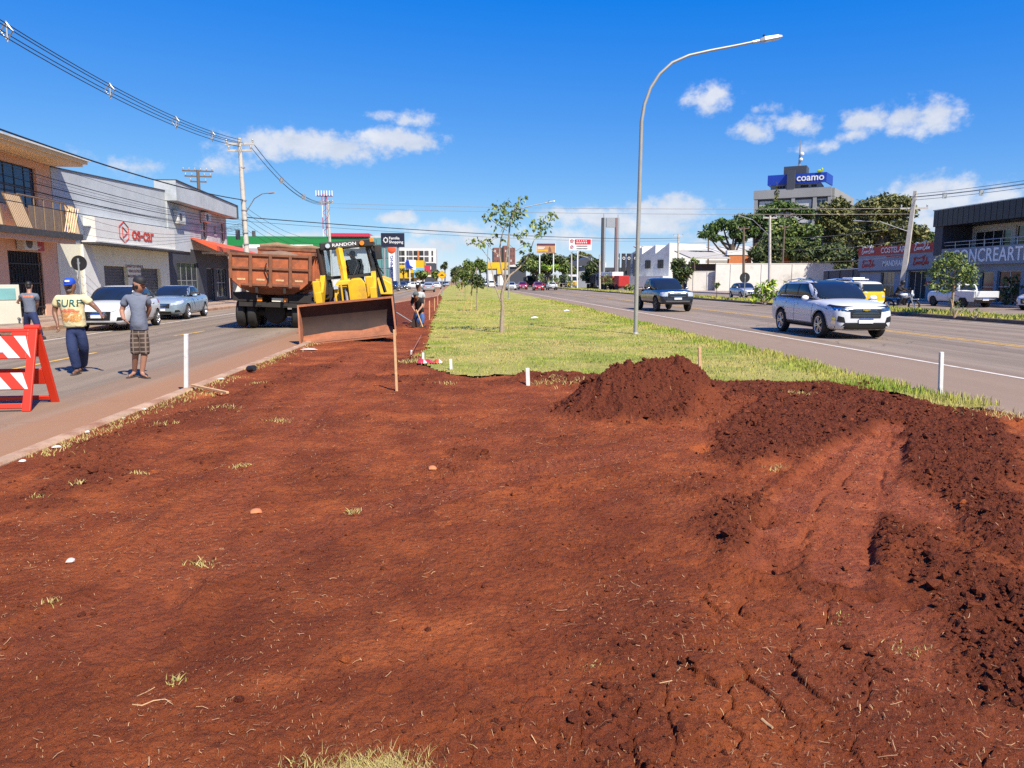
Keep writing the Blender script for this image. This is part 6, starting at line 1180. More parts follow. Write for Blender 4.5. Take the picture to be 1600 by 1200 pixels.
# striped barricade
M_BARR = pm('barricade_orange_red', (.62, .035, .012), .45, 0, .06, 3); M_BARW = pm('reflective_white', (.66, .66, .66), .35, 0, .06, 5)
q = G(48, 643); t = thing('barricade', 'red plastic folding barricade with white diagonal stripes', 'barricade', (q.x, q.y, 0), R(3))
def leaf_frame(sy, front):
    T = MX.Translation((0, 0 if front else .75, 0)) @ MX.Rotation(-sy * .335, 4, 'X'); w = 1.2
    def f(b):
        b.bx((-.10, -.02, .0), (0, .02, 1.07), M_BARR, T); b.bx((-w, -.02, 0), (-w + .1, .02, 1.07), M_BARR, T)
        b.bx((-w + .1, -.019, .04), (-.1, .019, .10), M_BARR, T)
        for z0, z1 in ((.28, .50), (.68, .98)): b.bx((-w + .1, -.019, z0), (-.1, .019, z1), M_BARR, T)
        b.bx((-w + .1, -.019, 1.03), (-.1, .019, 1.07), M_BARR, T); b.bx((-w + .5, -.019, .98), (-w + .56, .019, 1.03), M_BARR, T); b.bx((-.30, -.019, .98), (-.1, .019, 1.03), M_BARR, T)
    o = quick('front_panel' if front else 'rear_panel', t, f, bevel=.008)
    if front:
        for z0, z1 in ((.285, .495), (.685, .975)):
            for k in range(5):
                x0 = -w + .03 + k * .30; h = z1 - z0; P = [(x0, z1), (x0 + .14, z1), (x0 + .14 + h * .9, z0), (x0 + h * .9, z0)]
                P = [(min(max(x, -w + .02), -.045), z) for x, z in P]
                if P[1][0] - P[0][0] > .02: quick('stripe', o, lambda b: b.prism(P, T @ MX.Translation((0, -.0205, 0)) @ MX.Rotation(math.pi / 2, 4, 'X'), .003, M_BARW))
        quick('sticker', o, lambda b: b.prism([(-.62, .9), (-.5, .9), (-.36, .76), (-.46, .76)], T @ MX.Translation((0, -.0245, 0)) @ MX.Rotation(math.pi / 2, 4, 'X'), .001, pm('faded_print', (.55, .52, .58), .5, 0, .3, 30)))
    return o
leaf_frame(1, True); leaf_frame(-1, False); quick('hinge', t, lambda b: b.tube([(-.16, .375, 1.03), (.02, .375, 1.03)], .035, 8, M_BARR)); quick('hinge', t, lambda b: b.tube([(-1.22, .375, 1.03), (-1.05, .375, 1.03)], .035, 8, M_BARR))

# ---------------------------------------------------------------- vehicles
def carmesh(name, m, rings, parent, sub=1, cuts=(), smooth=40):
    b = MB().loft(rings, m); o = b.build(name, None, weld=True); o.parent = parent
    me = o.data; me.polygons.foreach_set('use_smooth', [True] * len(me.polygons))
    if sub: q = o.modifiers.new('s', 'SUBSURF'); q.levels = sub; q.render_levels = sub
    cs = []
    for (x, y, z, r, w) in cuts:
        c = MB().lathe([(r, -w), (r, w)], 28, M_BLACK, MX.Translation((x, y, z)) @ MX.Rotation(math.pi / 2, 4, 'Y')).build('cut', None, weld=True)
        q = o.modifiers.new('b', 'BOOLEAN'); q.object = c; q.operation = 'DIFFERENCE'; q.solver = 'EXACT'; q.material_mode = 'TRANSFER'; cs.append(c)
    old = o.parent; o.parent = None; me2 = evalmesh(o); o.modifiers.clear(); o.data = me2; o.parent = old
    for c in cs: d_ = c.data; bpy.data.objects.remove(c); bpy.data.meshes.remove(d_)
    bpy.data.meshes.remove(me); me2.set_sharp_from_angle(angle=R(smooth)); me2.name = name
    return o
def bvh(o): return BVHTree.FromPolygons([v.co for v in o.data.vertices], [tuple(p.vertices) for p in o.data.polygons])
def decal(trees, q, axis, off, m, b=None, nu=6, nv=4, side=1, T=None):
    """a panel that follows the bodywork: q = four corners (across, up); axis 'x' seen from the side, 'y' from the end, 'z' from above"""
    b = b or MB(); vs = []
    for j in range(nv + 1):
        for i in range(nu + 1):
            u, w = i / nu, j / nv
            p = [(q[0][k] * (1 - u) + q[1][k] * u) * (1 - w) + (q[3][k] * (1 - u) + q[2][k] * u) * w for k in (0, 1)]
            if axis == 'x': o, d = V((side * 4, p[0], p[1])), V((-side, 0, 0))
            elif axis == 'y': o, d = V((p[0], side * 6, p[1])), V((0, -side, 0))
            else: o, d = V((p[0], p[1], 5)), V((0, 0, -1))
            best = None
            for sh in (1, .975, .95, .92, .88, .84, .8, .75):
                if axis == 'y': o = V((p[0] * sh, o.y, p[1] - (1 - sh) * .15))
                elif axis == 'x': o = V((o.x, p[0], p[1] * (1 - (1 - sh) * .3)))
                for t in trees:
                    h = t.ray_cast(o, d)
                    if h[0] is not None and (best is None or h[3] < best[3]): best = h
                if best is not None: break
            if best is None: vs.append(None); continue
            vs.append(best[0] + (best[1] * .35 - d * .65).normalized() * off)
    ok = [v for v in vs if v is not None]
    if not ok: return b
    vs = [v if v is not None else ok[0] for v in vs]
    fs = [(j * (nu + 1) + i, j * (nu + 1) + i + 1, (j + 1) * (nu + 1) + i + 1, (j + 1) * (nu + 1) + i) for j in range(nv) for i in range(nu)]
    return b.add(vs, fs, m, T)
def wheel(parent, x, y, r, w, rim, side, spokes=5, split=True, name='wheel'):
    e = bpy.data.objects.new(name, None); T = MX.Translation((x, y, r)) @ MX.Rotation(math.pi / 2 * side, 4, 'Y')
    ty = MB().lathe([(r * .62, -w / 2), (r * .9, -w / 2), (r * .985, -w * .36), (r, -w * .2), (r, w * .2), (r * .985, w * .36), (r * .9, w / 2), (r * .70, w / 2 - .01), (r * .66, w * .3)], 28, M_RUBBER, T)
    o = ty.build(name, parent, smooth=35)
    rb = MB().lathe([(r * .66, w * .25), (r * .69, w * .46), (r * .64, w * .44), (r * .60, w * .2)], 28, rim, T); rb.lathe([(r * .6, w * .16), (r * .6, w * .18)], 24, M_BLACK, T)
    rb.lathe([(r * .15, w * .2), (r * .16, w * .42), (r * .08, w * .46)], 12, rim, T)
    for k in range(spokes):
        S = T @ MX.Rotation(2 * math.pi * k / spokes, 4, 'Z')
        for dx in ((-.05, .05) if split else (0,)):
            rb.add([(r * (dx * .8 - .035), r * .12, w * .40), (r * (dx * .8 + .035), r * .12, w * .40), (r * (dx * 2.2 + .045), r * .64, w * .43), (r * (dx * 2.2 - .045), r * .64, w * .43), (r * (dx * .8 - .05), r * .12, w * .2), (r * (dx * .8 + .05), r * .12, w * .2), (r * (dx * 2.2 + .06), r * .64, w * .22), (r * (dx * 2.2 - .06), r * .64, w * .22)],
                   [(0, 1, 2, 3), (7, 6, 5, 4), (0, 4, 5, 1), (1, 5, 6, 2), (2, 6, 7, 3), (3, 7, 4, 0)], rim, S)
    rb.build('rim', o, smooth=35); return o
def body_ring(y, w, zb, zs, zc, tuck=.12):
    h = zs - zb
    half = [(.80 * w, zb), (.955 * w, zb + .06 * h), (1.0 * w, zb + .38 * h), (.995 * w, zb + .66 * h), (.955 * w, zb + .90 * h), (.89 * w, zs), (.60 * w, zs + .72 * (zc - zs)), (.25 * w, zs + .96 * (zc - zs))]
    pts = half + [(-x, z) for x, z in reversed(half)]
    return [(x, y, z) for x, z in pts]
def cab_ring(y, wb, z0, wt, zt):
    h = max(zt - z0, .02)
    half = [(wb, z0), (wb + (wt - wb) * .45, z0 + .5 * h), (wt + .015, z0 + .88 * h), (wt - .05, z0 + .975 * h), (wt * .5, zt), ]
    pts = half + [(-x, z) for x, z in reversed(half)]
    return [(x, y, z) for x, z in pts]
def car(name, label, sp, pm_, loc, rz, group=None, cat='car', detail=True):
    t = thing(name, label, cat, loc, rz, group); S = sp; r = S['r']
    wells = [(sx * (S['w'] - .10), y, r, r * 1.17, .22) for sx in (-1, 1) for y in S['ax']]
    body = carmesh('body', pm_, [body_ring(*a) for a in S['body']], t, 1, wells if detail else ())
    cab = carmesh('cabin', S.get('roofm') or pm_, [cab_ring(*a) for a in S['cab']], t, 1 if detail else 0, smooth=30)
    tb, tc_ = bvh(body), bvh(cab); both = [tb, tc_]; L = S['body'][-1][0]; y0 = S['body'][0][0]
    g = S.get('glass', M_GLASS)
    ws = S['wind']; wsm = decal([tc_], ws, 'y', .016, g, side=-1, nu=20 if detail else 8, nv=12 if detail else 4).build('windshield', t, smooth=60)
    if detail: decal([tc_], [(ws[0][0] * 1.16, ws[0][1] - .06), (ws[1][0] * 1.16, ws[1][1] - .06), (ws[2][0] * 1.03, ws[2][1] + .015), (ws[3][0] * 1.03, ws[3][1] + .015)], 'y', .009, M_BLACK, side=-1, nu=24, nv=14).build('windshield_seal', t)
    rw = S['rear']; decal([tc_], rw, 'y', .008, g, side=1, nu=6).build('rear_window', t, smooth=60)
    for sx in (-1, 1):
        for q in S['side']: decal([tc_], q, 'x', .012, g, side=sx, nu=8, nv=5).build('side_window', t, smooth=60)
        if detail and 'trim' in S: decal([tc_], S['trim'], 'x', .006, M_BLACK, side=sx, nu=20, nv=6).build('window_trim', t)
        for k, q in enumerate(S['doors'] if detail else ()):
            decal([tb], [(q[0] - .012, q[2] - .012), (q[1] + .012, q[2] - .012), (q[1] + .012, q[3]), (q[0] - .012, q[3])], 'x', .0025, M_BLACK, side=sx, nu=8, nv=6).build('door_gap', t)
            d = decal([tb], [(q[0], q[2]), (q[1], q[2]), (q[1], q[3] - .004), (q[0], q[3] - .004)], 'x', .006, pm_, side=sx, nu=8, nv=6).build('door', t, smooth=60)
            hy = q[1] - .10; hb = MB(); hit = tb.ray_cast(V((sx * 4, hy, q[3] - .10)), V((-sx, 0, 0)))[0]
            if hit: hb.box((hit.x + sx * .022, hy - .06, hit.z), (.03, .17, .028), S.get('handle', pm_)); hb.build('handle', d, bevel=.008)
        if 'clad' in S and detail: decal([tb], [(S['ax'][0] + r * 1.2, S['clad'][0]), (S['ax'][1] - r * 1.2, S['clad'][0]), (S['ax'][1] - r * 1.2, S['clad'][1]), (S['ax'][0] + r * 1.2, S['clad'][1])], 'x', .012, M_BLACK, side=sx, nu=8, nv=2).build('sill_cladding', t)
        if 'clad' in S and detail:
            for y in S['ax']:
                b = MB(); n = 14; vs = []
                for k in range(n + 1):
                    a = math.pi * k / n
                    for rr in (1.17, 1.27):
                        yy, zz = y - math.cos(a) * r * rr, r * .95 + math.sin(a) * r * rr
                        h = tb.ray_cast(V((sx * 4, yy, zz)), V((-sx, 0, 0)))[0]; vs.append(V((h.x + sx * .012 if h else sx * S['w'], yy, zz)))
                b.add(vs, [(2 * k, 2 * k + 1, 2 * k + 3, 2 * k + 2) for k in range(n)], M_BLACK).build('arch_trim', t)
        mx, my, mz = S['mirror']; quick('mirror', t, lambda b: (b.ell((sx * (mx + .10), my, mz), (.11, .06, .075), S.get('mirm', pm_)), b.box((sx * (mx + .01), my, mz - .045), (.1, .04, .03), M_BLACK)), smooth=60)
        for q, nm, mm, ax, sd in S['lamps']:
            qq = [(p[0] * (sx if ax == 'y' else 1), p[1]) for p in q]
            decal(both, qq, ax, .010, mm, side=sx if ax == 'x' else sd, nu=6, nv=3).build(nm, t, smooth=60)
        for y in S['ax']: wheel(t, sx * (S['w'] - .105), y, r, .21, S.get('rim', M_ALLOY), sx, S.get('spokes', 5), S.get('split', True))
    for q, nm, mm, sd, off in S['front']:
        decal(both, q, 'y', off, mm, side=sd, nu=8, nv=3).build(nm, t, smooth=60)
    if detail and 'slats' in S:
        q0, q1, z0, z1, n, mm = S['slats']
        for k in range(n):
            z = z0 + (z1 - z0) * k / (n - 1); f = 1 - .08 * abs(k - 1); decal(both, [(-q0 * f, z), (q0 * f, z), (q0 * f, z + q1), (-q0 * f, z + q1)], 'y', .022, mm, side=-1, nu=10, nv=1).build('grille_bar', t)
    for sd, z in ((-1, S['plate'][0]), (1, S['plate'][1])):
        if z is None: continue
        h = None
        for q in both:
            k = q.ray_cast(V((0, sd * 6, z)), V((0, -sd, 0)))
            if k[0] is not None and (h is None or k[0].y * sd > h.y * sd): h = k[0]
        pl = quick('plate', t, lambda b: b.box((0, h.y + sd * .03, z), (.40, .015, .13), M_PLATE)); quick('plate_band', pl, lambda b: b.box((0, h.y + sd * .0395, z + .05), (.40, .006, .03), M_BLUE))
    for fn in S.get('extra', ()): fn(t, S, pm_, both)
    return t
M_CHR2 = pm('dark_chrome', (.30, .31, .32), .22, 1.0, .05)
W_WHITE = paint('white_car_paint', (.62, .63, .64)); W_DARKB = paint('dark_blue_paint', (.012, .020, .040), .2); W_SILVB = paint('blue_silver_paint', (.27, .36, .43), .3, .35); W_SILV = paint('silver_paint', (.42, .43, .44), .3, .4)
W_RED = paint('red_car_paint', (.42, .012, .03)); W_BLACK = paint('black_car_paint', (.012, .012, .014)); W_GREY = paint('grey_car_paint', (.08, .085, .095), .3, .3); W_NAVY = paint('navy_car_paint', (.02, .03, .07)); W_CREAM = paint('cream_van_paint', (.60, .57, .46), .4)
W_YELL = paint('yellow_van_paint', (.70, .45, .01))
M_GRILL = pm('grille_black', (.012, .012, .013), .35)
def rails(t, S, p, both):
    for sx in (-1, 1): quick('roof_rail', t, lambda b: b.tube([(sx * .60, -.35, 1.585), (sx * .615, -.1, 1.66), (sx * .61, .8, 1.685), (sx * .59, 1.6, 1.64), (sx * .57, 1.8, 1.57)], .018, 6, M_CHROME))
    quick('sunroof', t, lambda b: decal([both[1]], [(-.42, -.25), (.42, -.25), (.42, .85), (-.42, .85)], 'z', .008, M_GLASS, b, nu=6, nv=6))
    quick('badge', t, lambda b: (b.box((0, -2.335, .83), (.2, .03, .045), pm('gold_badge', (.7, .5, .1), .3, .8)), b.box((0, -2.335, .83), (.09, .034, .075), MATS['gold_badge'])))
SUV = dict(w=.92, r=.365, ax=(-1.395, 1.33), rim=M_ALLOY, mirror=(.93, -.72, 1.12), mirm=None, clad=(.27, .40), handle=M_CHROME,
    body=[(-2.325, .60, .34, .76, .80), (-2.27, .74, .27, .88, .93), (-2.10, .84, .24, .945, 1.0), (-1.7, .905, .235, 1.0, 1.08), (-1.15, .92, .235, 1.05, 1.13), (-.85, .92, .235, 1.06, 1.10), (0, .92, .235, 1.08, 1.10), (1.0, .92, .235, 1.10, 1.12), (1.7, .92, .25, 1.12, 1.14), (2.1, .90, .28, 1.12, 1.14), (2.27, .85, .36, 1.08, 1.10), (2.325, .70, .46, 1.0, 1.02)],
    cab=[(-1.12, .70, 1.02, .62, 1.07), (-.75, .82, 1.02, .71, 1.33), (-.32, .865, 1.02, .70, 1.565), (.1, .87, 1.02, .695, 1.635), (.8, .87, 1.02, .69, 1.65), (1.5, .86, 1.02, .67, 1.61), (2.0, .84, 1.02, .63, 1.54), (2.12, .83, 1.02, .62, 1.47), (2.28, .80, 1.02, .66, 1.08)],
    wind=[(-.70, 1.10), (.70, 1.10), (.62, 1.555), (-.62, 1.555)], rear=[(-.62, 1.14), (.62, 1.14), (.52, 1.48), (-.52, 1.48)],
    trim=[(-.72, 1.10), (2.05, 1.14), (1.72, 1.52), (-.14, 1.545)], side=[[(-.60, 1.13), (.28, 1.13), (.28, 1.52), (-.17, 1.50)], [(.36, 1.13), (1.18, 1.14), (1.34, 1.50), (.36, 1.53)], [(1.32, 1.15), (1.9, 1.16), (1.68, 1.48), (1.47, 1.50)]],
    doors=[(-.92, .31, .43, 1.035), (.33, 1.20, .43, 1.06)], plate=(.52, .80), slats=(.40, .010, .63, .80, 5, M_CHR2),
    lamps=[([(.42, .77), (.86, .82), (.88, .915), (.42, .86)], 'headlight', M_GLASSB, 'y', -1), ([(-2.25, .86), (-1.72, .93), (-1.80, .965), (-2.25, .92)], 'headlight_wrap', M_GRILL, 'x', 1), ([(.50, .815), (.84, .85), (.84, .88), (.50, .845)], 'running_light', M_CHROME, 'y', -1), ([(.56, .47), (.76, .50), (.74, .66), (.60, .62)], 'fog_lamp_recess', M_GRILL, 'y', -1), ([(.77, .42), (.83, .44), (.83, .64), (.79, .62)], 'fog_lamp', M_CHROME, 'y', -1), ([(.55, .93), (.80, .93), (.80, 1.05), (.55, 1.05)], 'tail_light', M_REDL, 'y', 1), ([(1.85, .98), (2.25, .97), (2.25, 1.06), (1.95, 1.06)], 'tail_light_wrap', M_REDL, 'x', 1)],
    front=[([(-.42, .60), (.42, .60), (.44, .84), (-.44, .84)], 'grille', M_GRILL, -1, .012), ([(-.66, .36), (.66, .36), (.58, .47), (-.58, .47)], 'lower_grille', M_GRILL, -1, .012), ([(-.74, .25), (.74, .25), (.78, .37), (-.78, .37)], 'skid_plate', M_BLACK, -1, .014), ([(-.45, .83), (.45, .83), (.45, .855), (-.45, .855)], 'chrome_bar', M_CHROME, -1, .02), ([(-.7, .3), (.7, .3), (.75, .52), (-.75, .52)], 'rear_bumper', M_BLACK, 1, .012)], extra=(rails,))
def pbed(t, S, p, both):
    y0, y1, w, z0, z1 = S['bed']; b = MB(); b.bx((-w, y0, z0), (-w + .06, y1, z1), p); b.bx((w - .06, y0, z0), (w, y1, z1), p); b.bx((-w + .06, y1 - .06, z0), (w - .06, y1, z1), p); b.bx((-w + .06, y0, z0), (w - .06, y0 + .05, z1), p); b.build('cargo_bed', t, bevel=.02)
    quick('bed_rail', t, lambda b: [b.tube([(sx * (w - .1), y0 + .1, z1 + .02), (sx * (w - .1), y0 + .25, z1 + .12), (sx * (w - .1), y1 - .1, z1 + .04)], .02, 6, M_BLACK) for sx in (-1, 1)])
    quick('tailgate', t, lambda b: b.bx((-w + .1, y1 + .002, z0 + .03), (w - .1, y1 + .03, z1 - .02), p), bevel=.01)
PICK = dict(w=.95, r=.40, ax=(-1.75, 1.52), rim=M_DARKRIM, mirror=(.97, -.85, 1.22), mirm=M_CHROME, clad=(.40, .52), bed=(.95, 2.68, .93, .75, 1.16), handle=M_CHROME,
    body=[(-2.70, .66, .46, .92, .96), (-2.64, .84, .40, 1.04, 1.08), (-2.5, .90, .38, 1.10, 1.15), (-2.0, .945, .38, 1.13, 1.20), (-1.2, .95, .38, 1.16, 1.22), (-.8, .95, .38, 1.16, 1.18), (.9, .95, .38, 1.15, 1.16), (1.0, .94, .42, 1.10, 1.12), (2.4, .93, .45, 1.08, 1.10), (2.66, .90, .50, 1.04, 1.06)],
    cab=[(-1.28, .82, 1.1, .72, 1.16), (-.9, .87, 1.1, .72, 1.45), (-.42, .885, 1.1, .715, 1.74), (.0, .885, 1.1, .71, 1.80), (.7, .88, 1.1, .70, 1.79), (.95, .875, 1.1, .70, 1.70), (1.06, .87, 1.1, .74, 1.16)],
    wind=[(-.78, 1.16), (.78, 1.16), (.64, 1.73), (-.64, 1.73)], rear=[(-.62, 1.25), (.62, 1.25), (.56, 1.64), (-.56, 1.64)],
    trim=[(-.82, 1.17), (.93, 1.19), (.82, 1.69), (-.30, 1.71)], side=[[(-.68, 1.20), (.08, 1.20), (.08, 1.68), (-.28, 1.66)], [(.16, 1.20), (.84, 1.21), (.76, 1.65), (.16, 1.68)]], doors=[(-1.0, .1, .54, 1.12), (.12, .9, .54, 1.12)], plate=(.72, .62), slats=(.44, .022, .80, 1.0, 3, M_CHR2),
    lamps=[([(.54, .82), (.86, .82), (.86, 1.04), (.54, 1.04)], 'headlight', M_LAMPG, 'y', -1), ([(-2.62, .84), (-2.38, .86), (-2.38, 1.03), (-2.62, 1.03)], 'headlight_wrap', M_LAMPG, 'x', 1), ([(.6, .52), (.8, .54), (.8, .68), (.6, .66)], 'fog_lamp', M_GRILL, 'y', -1), ([(.76, .72), (.9, .72), (.9, 1.06), (.76, 1.06)], 'tail_light', M_REDL, 'y', 1)],
    front=[([(-.52, .76), (.52, .76), (.52, 1.06), (-.52, 1.06)], 'grille', M_GRILL, -1, .012), ([(-.62, .52), (.62, .52), (.66, .60), (-.66, .60)], 'bumper_guard', M_CHR2, -1, .03), ([(-.6, .40), (.6, .40), (.62, .50), (-.62, .50)], 'lower_grille', M_GRILL, -1, .012), ([(-.8, .46), (.8, .46), (.8, .66), (-.8, .66)], 'rear_bumper', M_BLACK, 1, .03)], extra=(pbed,))
HATCH = dict(w=.86, r=.30, ax=(-1.15, 1.35), rim=M_ALLOY, mirror=(.86, -.62, 1.0),
    body=[(-1.97, .50, .34, .60, .64), (-1.92, .66, .24, .72, .77), (-1.75, .79, .19, .80, .86), (-1.4, .84, .18, .87, .95), (-.95, .86, .18, .92, 1.01), (-.6, .86, .18, .93, .97), (.4, .86, .18, .96, .98), (1.2, .86, .2, .99, 1.01), (1.75, .84, .24, 1.0, 1.02), (1.93, .78, .3, .96, .98), (1.97, .66, .4, .88, .9)],
    cab=[(-1.0, .64, .9, .56, .95), (-.6, .77, .9, .63, 1.22), (-.18, .81, .9, .62, 1.42), (.3, .81, .9, .615, 1.475), (.9, .80, .9, .60, 1.46), (1.45, .78, .9, .57, 1.38), (1.62, .77, .9, .56, 1.3), (1.88, .74, .9, .60, .97)],
    wind=[(-.64, .97), (.64, .97), (.56, 1.41), (-.56, 1.41)], rear=[(-.56, 1.04), (.56, 1.04), (.46, 1.33), (-.46, 1.33)], trim=[(-.62, .98), (1.6, 1.03), (1.28, 1.36), (-.08, 1.39)],
    side=[[(-.52, 1.0), (.30, 1.01), (.30, 1.37), (-.10, 1.36)], [(.37, 1.01), (1.06, 1.03), (1.06, 1.35), (.37, 1.38)]], doors=[(-.75, .33, .34, .92), (.35, 1.1, .34, .95)], plate=(.50, .72), slats=(.30, .014, .46, .60, 4, M_CHROME),
    lamps=[([(.38, .62), (.72, .70), (.74, .80), (.46, .68)], 'headlight', M_LAMPG, 'y', -1), ([(-1.85, .66), (-1.35, .80), (-1.42, .86), (-1.85, .78)], 'headlight_wrap', M_LAMPG, 'x', 1), ([(.54, .34), (.72, .36), (.68, .46), (.58, .46)], 'fog_lamp', M_GRILL, 'y', -1), ([(.52, .82), (.72, .82), (.70, .96), (.52, .96)], 'tail_light', M_REDL, 'y', 1), ([(1.55, .84), (1.9, .82), (1.9, .94), (1.62, .97)], 'tail_light_wrap', M_REDL, 'x', 1)],
    front=[([(-.36, .36), (.36, .36), (.40, .64), (-.40, .64)], 'grille', M_GRILL, -1, .012), ([(-.55, .22), (.55, .22), (.5, .29), (-.5, .29)], 'lower_grille', M_GRILL, -1, .012)])
SEDAN = dict(w=.88, r=.32, ax=(-1.35, 1.35), rim=M_ALLOY, mirror=(.88, -.68, 1.0), spokes=7, split=False,
    body=[(-2.28, .56, .34, .62, .66), (-2.22, .72, .26, .74, .79), (-2.0, .82, .2, .82, .88), (-1.55, .87, .19, .89, .97), (-1.0, .88, .19, .93, 1.02), (-.6, .88, .19, .94, .98), (.4, .88, .19, .96, .98), (1.2, .88, .2, .98, 1.0), (1.5, .87, .22, 1.0, 1.05), (2.0, .84, .25, 1.0, 1.06), (2.22, .78, .3, .95, 1.0), (2.28, .64, .4, .86, .9)],
    cab=[(-1.05, .66, .92, .58, .96), (-.62, .78, .92, .64, 1.22), (-.2, .82, .92, .63, 1.40), (.3, .82, .92, .62, 1.445), (.8, .81, .92, .60, 1.42), (1.2, .79, .92, .58, 1.28), (1.72, .75, .92, .62, 1.0)],
    wind=[(-.66, .99), (.66, .99), (.57, 1.385), (-.57, 1.385)], rear=[(-.56, 1.05), (.56, 1.05), (.48, 1.33), (-.48, 1.33)], trim=[(-.64, 1.0), (1.5, 1.03), (1.0, 1.33), (-.1, 1.37)],
    side=[[(-.54, 1.02), (.22, 1.02), (.22, 1.36), (-.12, 1.34)], [(.29, 1.02), (1.0, 1.03), (.86, 1.31), (.29, 1.36)]], doors=[(-.8, .25, .34, .93), (.27, 1.08, .34, .95)], plate=(.45, .78), slats=(.34, .014, .52, .64, 4, M_CHROME),
    lamps=[([(.40, .60), (.78, .66), (.78, .77), (.44, .70)], 'headlight', M_LAMPG, 'y', -1), ([(-2.15, .64), (-1.75, .74), (-1.78, .82), (-2.15, .77)], 'headlight_wrap', M_LAMPG, 'x', 1), ([(.55, .32), (.75, .34), (.72, .42), (.58, .42)], 'fog_lamp', M_GRILL, 'y', -1), ([(.5, .8), (.74, .8), (.74, .94), (.5, .94)], 'tail_light', M_REDL, 'y', 1)],
    front=[([(-.36, .50), (.36, .50), (.38, .68), (-.38, .68)], 'grille', M_GRILL, -1, .012), ([(-.42, .27), (.42, .27), (.42, .36), (-.42, .36)], 'lower_grille', M_GRILL, -1, .012)])
def vextra(t, S, p, both):
    quick('bumper', t, lambda b: (b.box((0, 2.12, .38), (1.5, .10, .16), M_WHITE), b.box((0, -2.12, .38), (1.5, .10, .16), M_WHITE)), bevel=.03)
VAN = dict(w=.84, r=.31, ax=(-1.2, 1.2), rim=M_STEEL, mirror=(.86, -1.55, 1.25), spokes=8, split=False,
    body=[(-2.1, .66, .34, 1.08, 1.1), (-2.04, .78, .28, 1.14, 1.16), (-1.8, .83, .26, 1.16, 1.18), (0, .84, .26, 1.18, 1.2), (1.8, .83, .26, 1.18, 1.2), (2.03, .80, .3, 1.16, 1.18), (2.08, .70, .36, 1.1, 1.12)],
    cab=[(-2.06, .76, 1.1, .66, 1.14), (-1.9, .80, 1.1, .68, 1.62), (-1.7, .82, 1.1, .69, 1.82), (-1.2, .82, 1.1, .69, 1.9), (1.2, .82, 1.1, .69, 1.9), (1.75, .81, 1.1, .69, 1.86), (1.96, .80, 1.1, .68, 1.7), (2.05, .76, 1.1, .70, 1.16)],
    wind=[(-.68, 1.2), (.68, 1.2), (.62, 1.66), (-.62, 1.66)], rear=[(-.6, 1.22), (.6, 1.22), (.56, 1.64), (-.56, 1.64)], side=[[(-1.75, 1.22), (-.95, 1.22), (-.95, 1.66), (-1.6, 1.66)], [(-.85, 1.22), (-.05, 1.22), (-.05, 1.66), (-.85, 1.66)], [(.05, 1.22), (.85, 1.22), (.85, 1.66), (.05, 1.66)], [(.95, 1.22), (1.7, 1.22), (1.6, 1.66), (.95, 1.66)]],
    doors=[(-1.9, -.9, .36, 1.16), (-.85, .9, .36, 1.16)], plate=(.5, .62), lamps=[([(.5, .72), (.7, .72), (.7, .9), (.5, .9)], 'headlight', M_LAMPG, 'y', -1), ([(.62, .62), (.74, .62), (.74, .92), (.62, .92)], 'tail_light', M_REDL, 'y', 1)], front=[], extra=(vextra,))
p = G(1293, 527); suv = car('suv', 'white five-door suv with chrome grille driving towards the heap of soil', SUV, W_WHITE, (11.30, 21.95, .004), R(-2), 'cars on the right carriageway')
p = G(1024, 484); car('pickup_truck', 'dark blue double-cab pickup approaching behind the lamp post', PICK, W_DARKB, (11.35, 40.6, .004), R(1.5), 'cars on the right carriageway', 'pickup')
car('hatchback', 'white hatchback parked behind the man in the yellow shirt', HATCH, W_WHITE, (-11.75, 26.6, 0), R(5), 'cars parked on the left', 'car')
car('sedan', 'pale blue silver sedan parked beyond the white hatchback', SEDAN, W_SILVB, (-12.5, 33.9, 0), R(4), 'cars parked on the left', 'car')
# cream van at the left edge, seen from behind with a rear door open
VAN2 = dict(VAN); VAN2['glass'] = pm('teal_glass', (.20, .42, .42), .1, 0, .2, 1)
v_ = car('van', 'cream van with teal rear window and its rear door open', VAN2, W_CREAM, (-14.95, 22.4, .0), R(228), 'cars parked on the left', 'van')
quick('rear_door', v_, lambda b: (b.box((-1.12, 2.02, 1.05), (.62, .05, 1.2), W_CREAM), b.box((-1.12, 2.05, 1.36), (.42, .02, .36), MATS['teal_glass'])), bevel=.015); v_.scale = (1, 1, .92)
VAN3 = dict(VAN); VAN3['roofm'] = W_CREAM
v3 = car('van', 'yellow and white van half hidden behind the white suv', VAN3, W_YELL, (25.2, 45.6, 0), R(3), 'cars on the service road', 'van')
v3.scale = (1, 1, .86)
quick('roof_rack', v3, lambda b: (b.box((0, .2, 2.0), (1.1, 1.6, .06), M_WHITE), b.box((0, .2, 2.08), (.8, 1.2, .12), M_WHITE)), bevel=.02)
def hatch_at(label, m, x, y, rz, sp=HATCH, group=None, det=True, cat='car', name='hatchback', z=0): return car(name, label, sp, m, (x, y, z), R(rz), group, cat, det)
GS = 'cars on the service road'
hatch_at('old silver hatchback on the service road left of the lime bush', W_SILV, 27.6, 70, 0, group=GS); hatch_at('dark grey hatchback partly hidden by the lime bush', W_GREY, 26.9, 56, 0, group=GS)
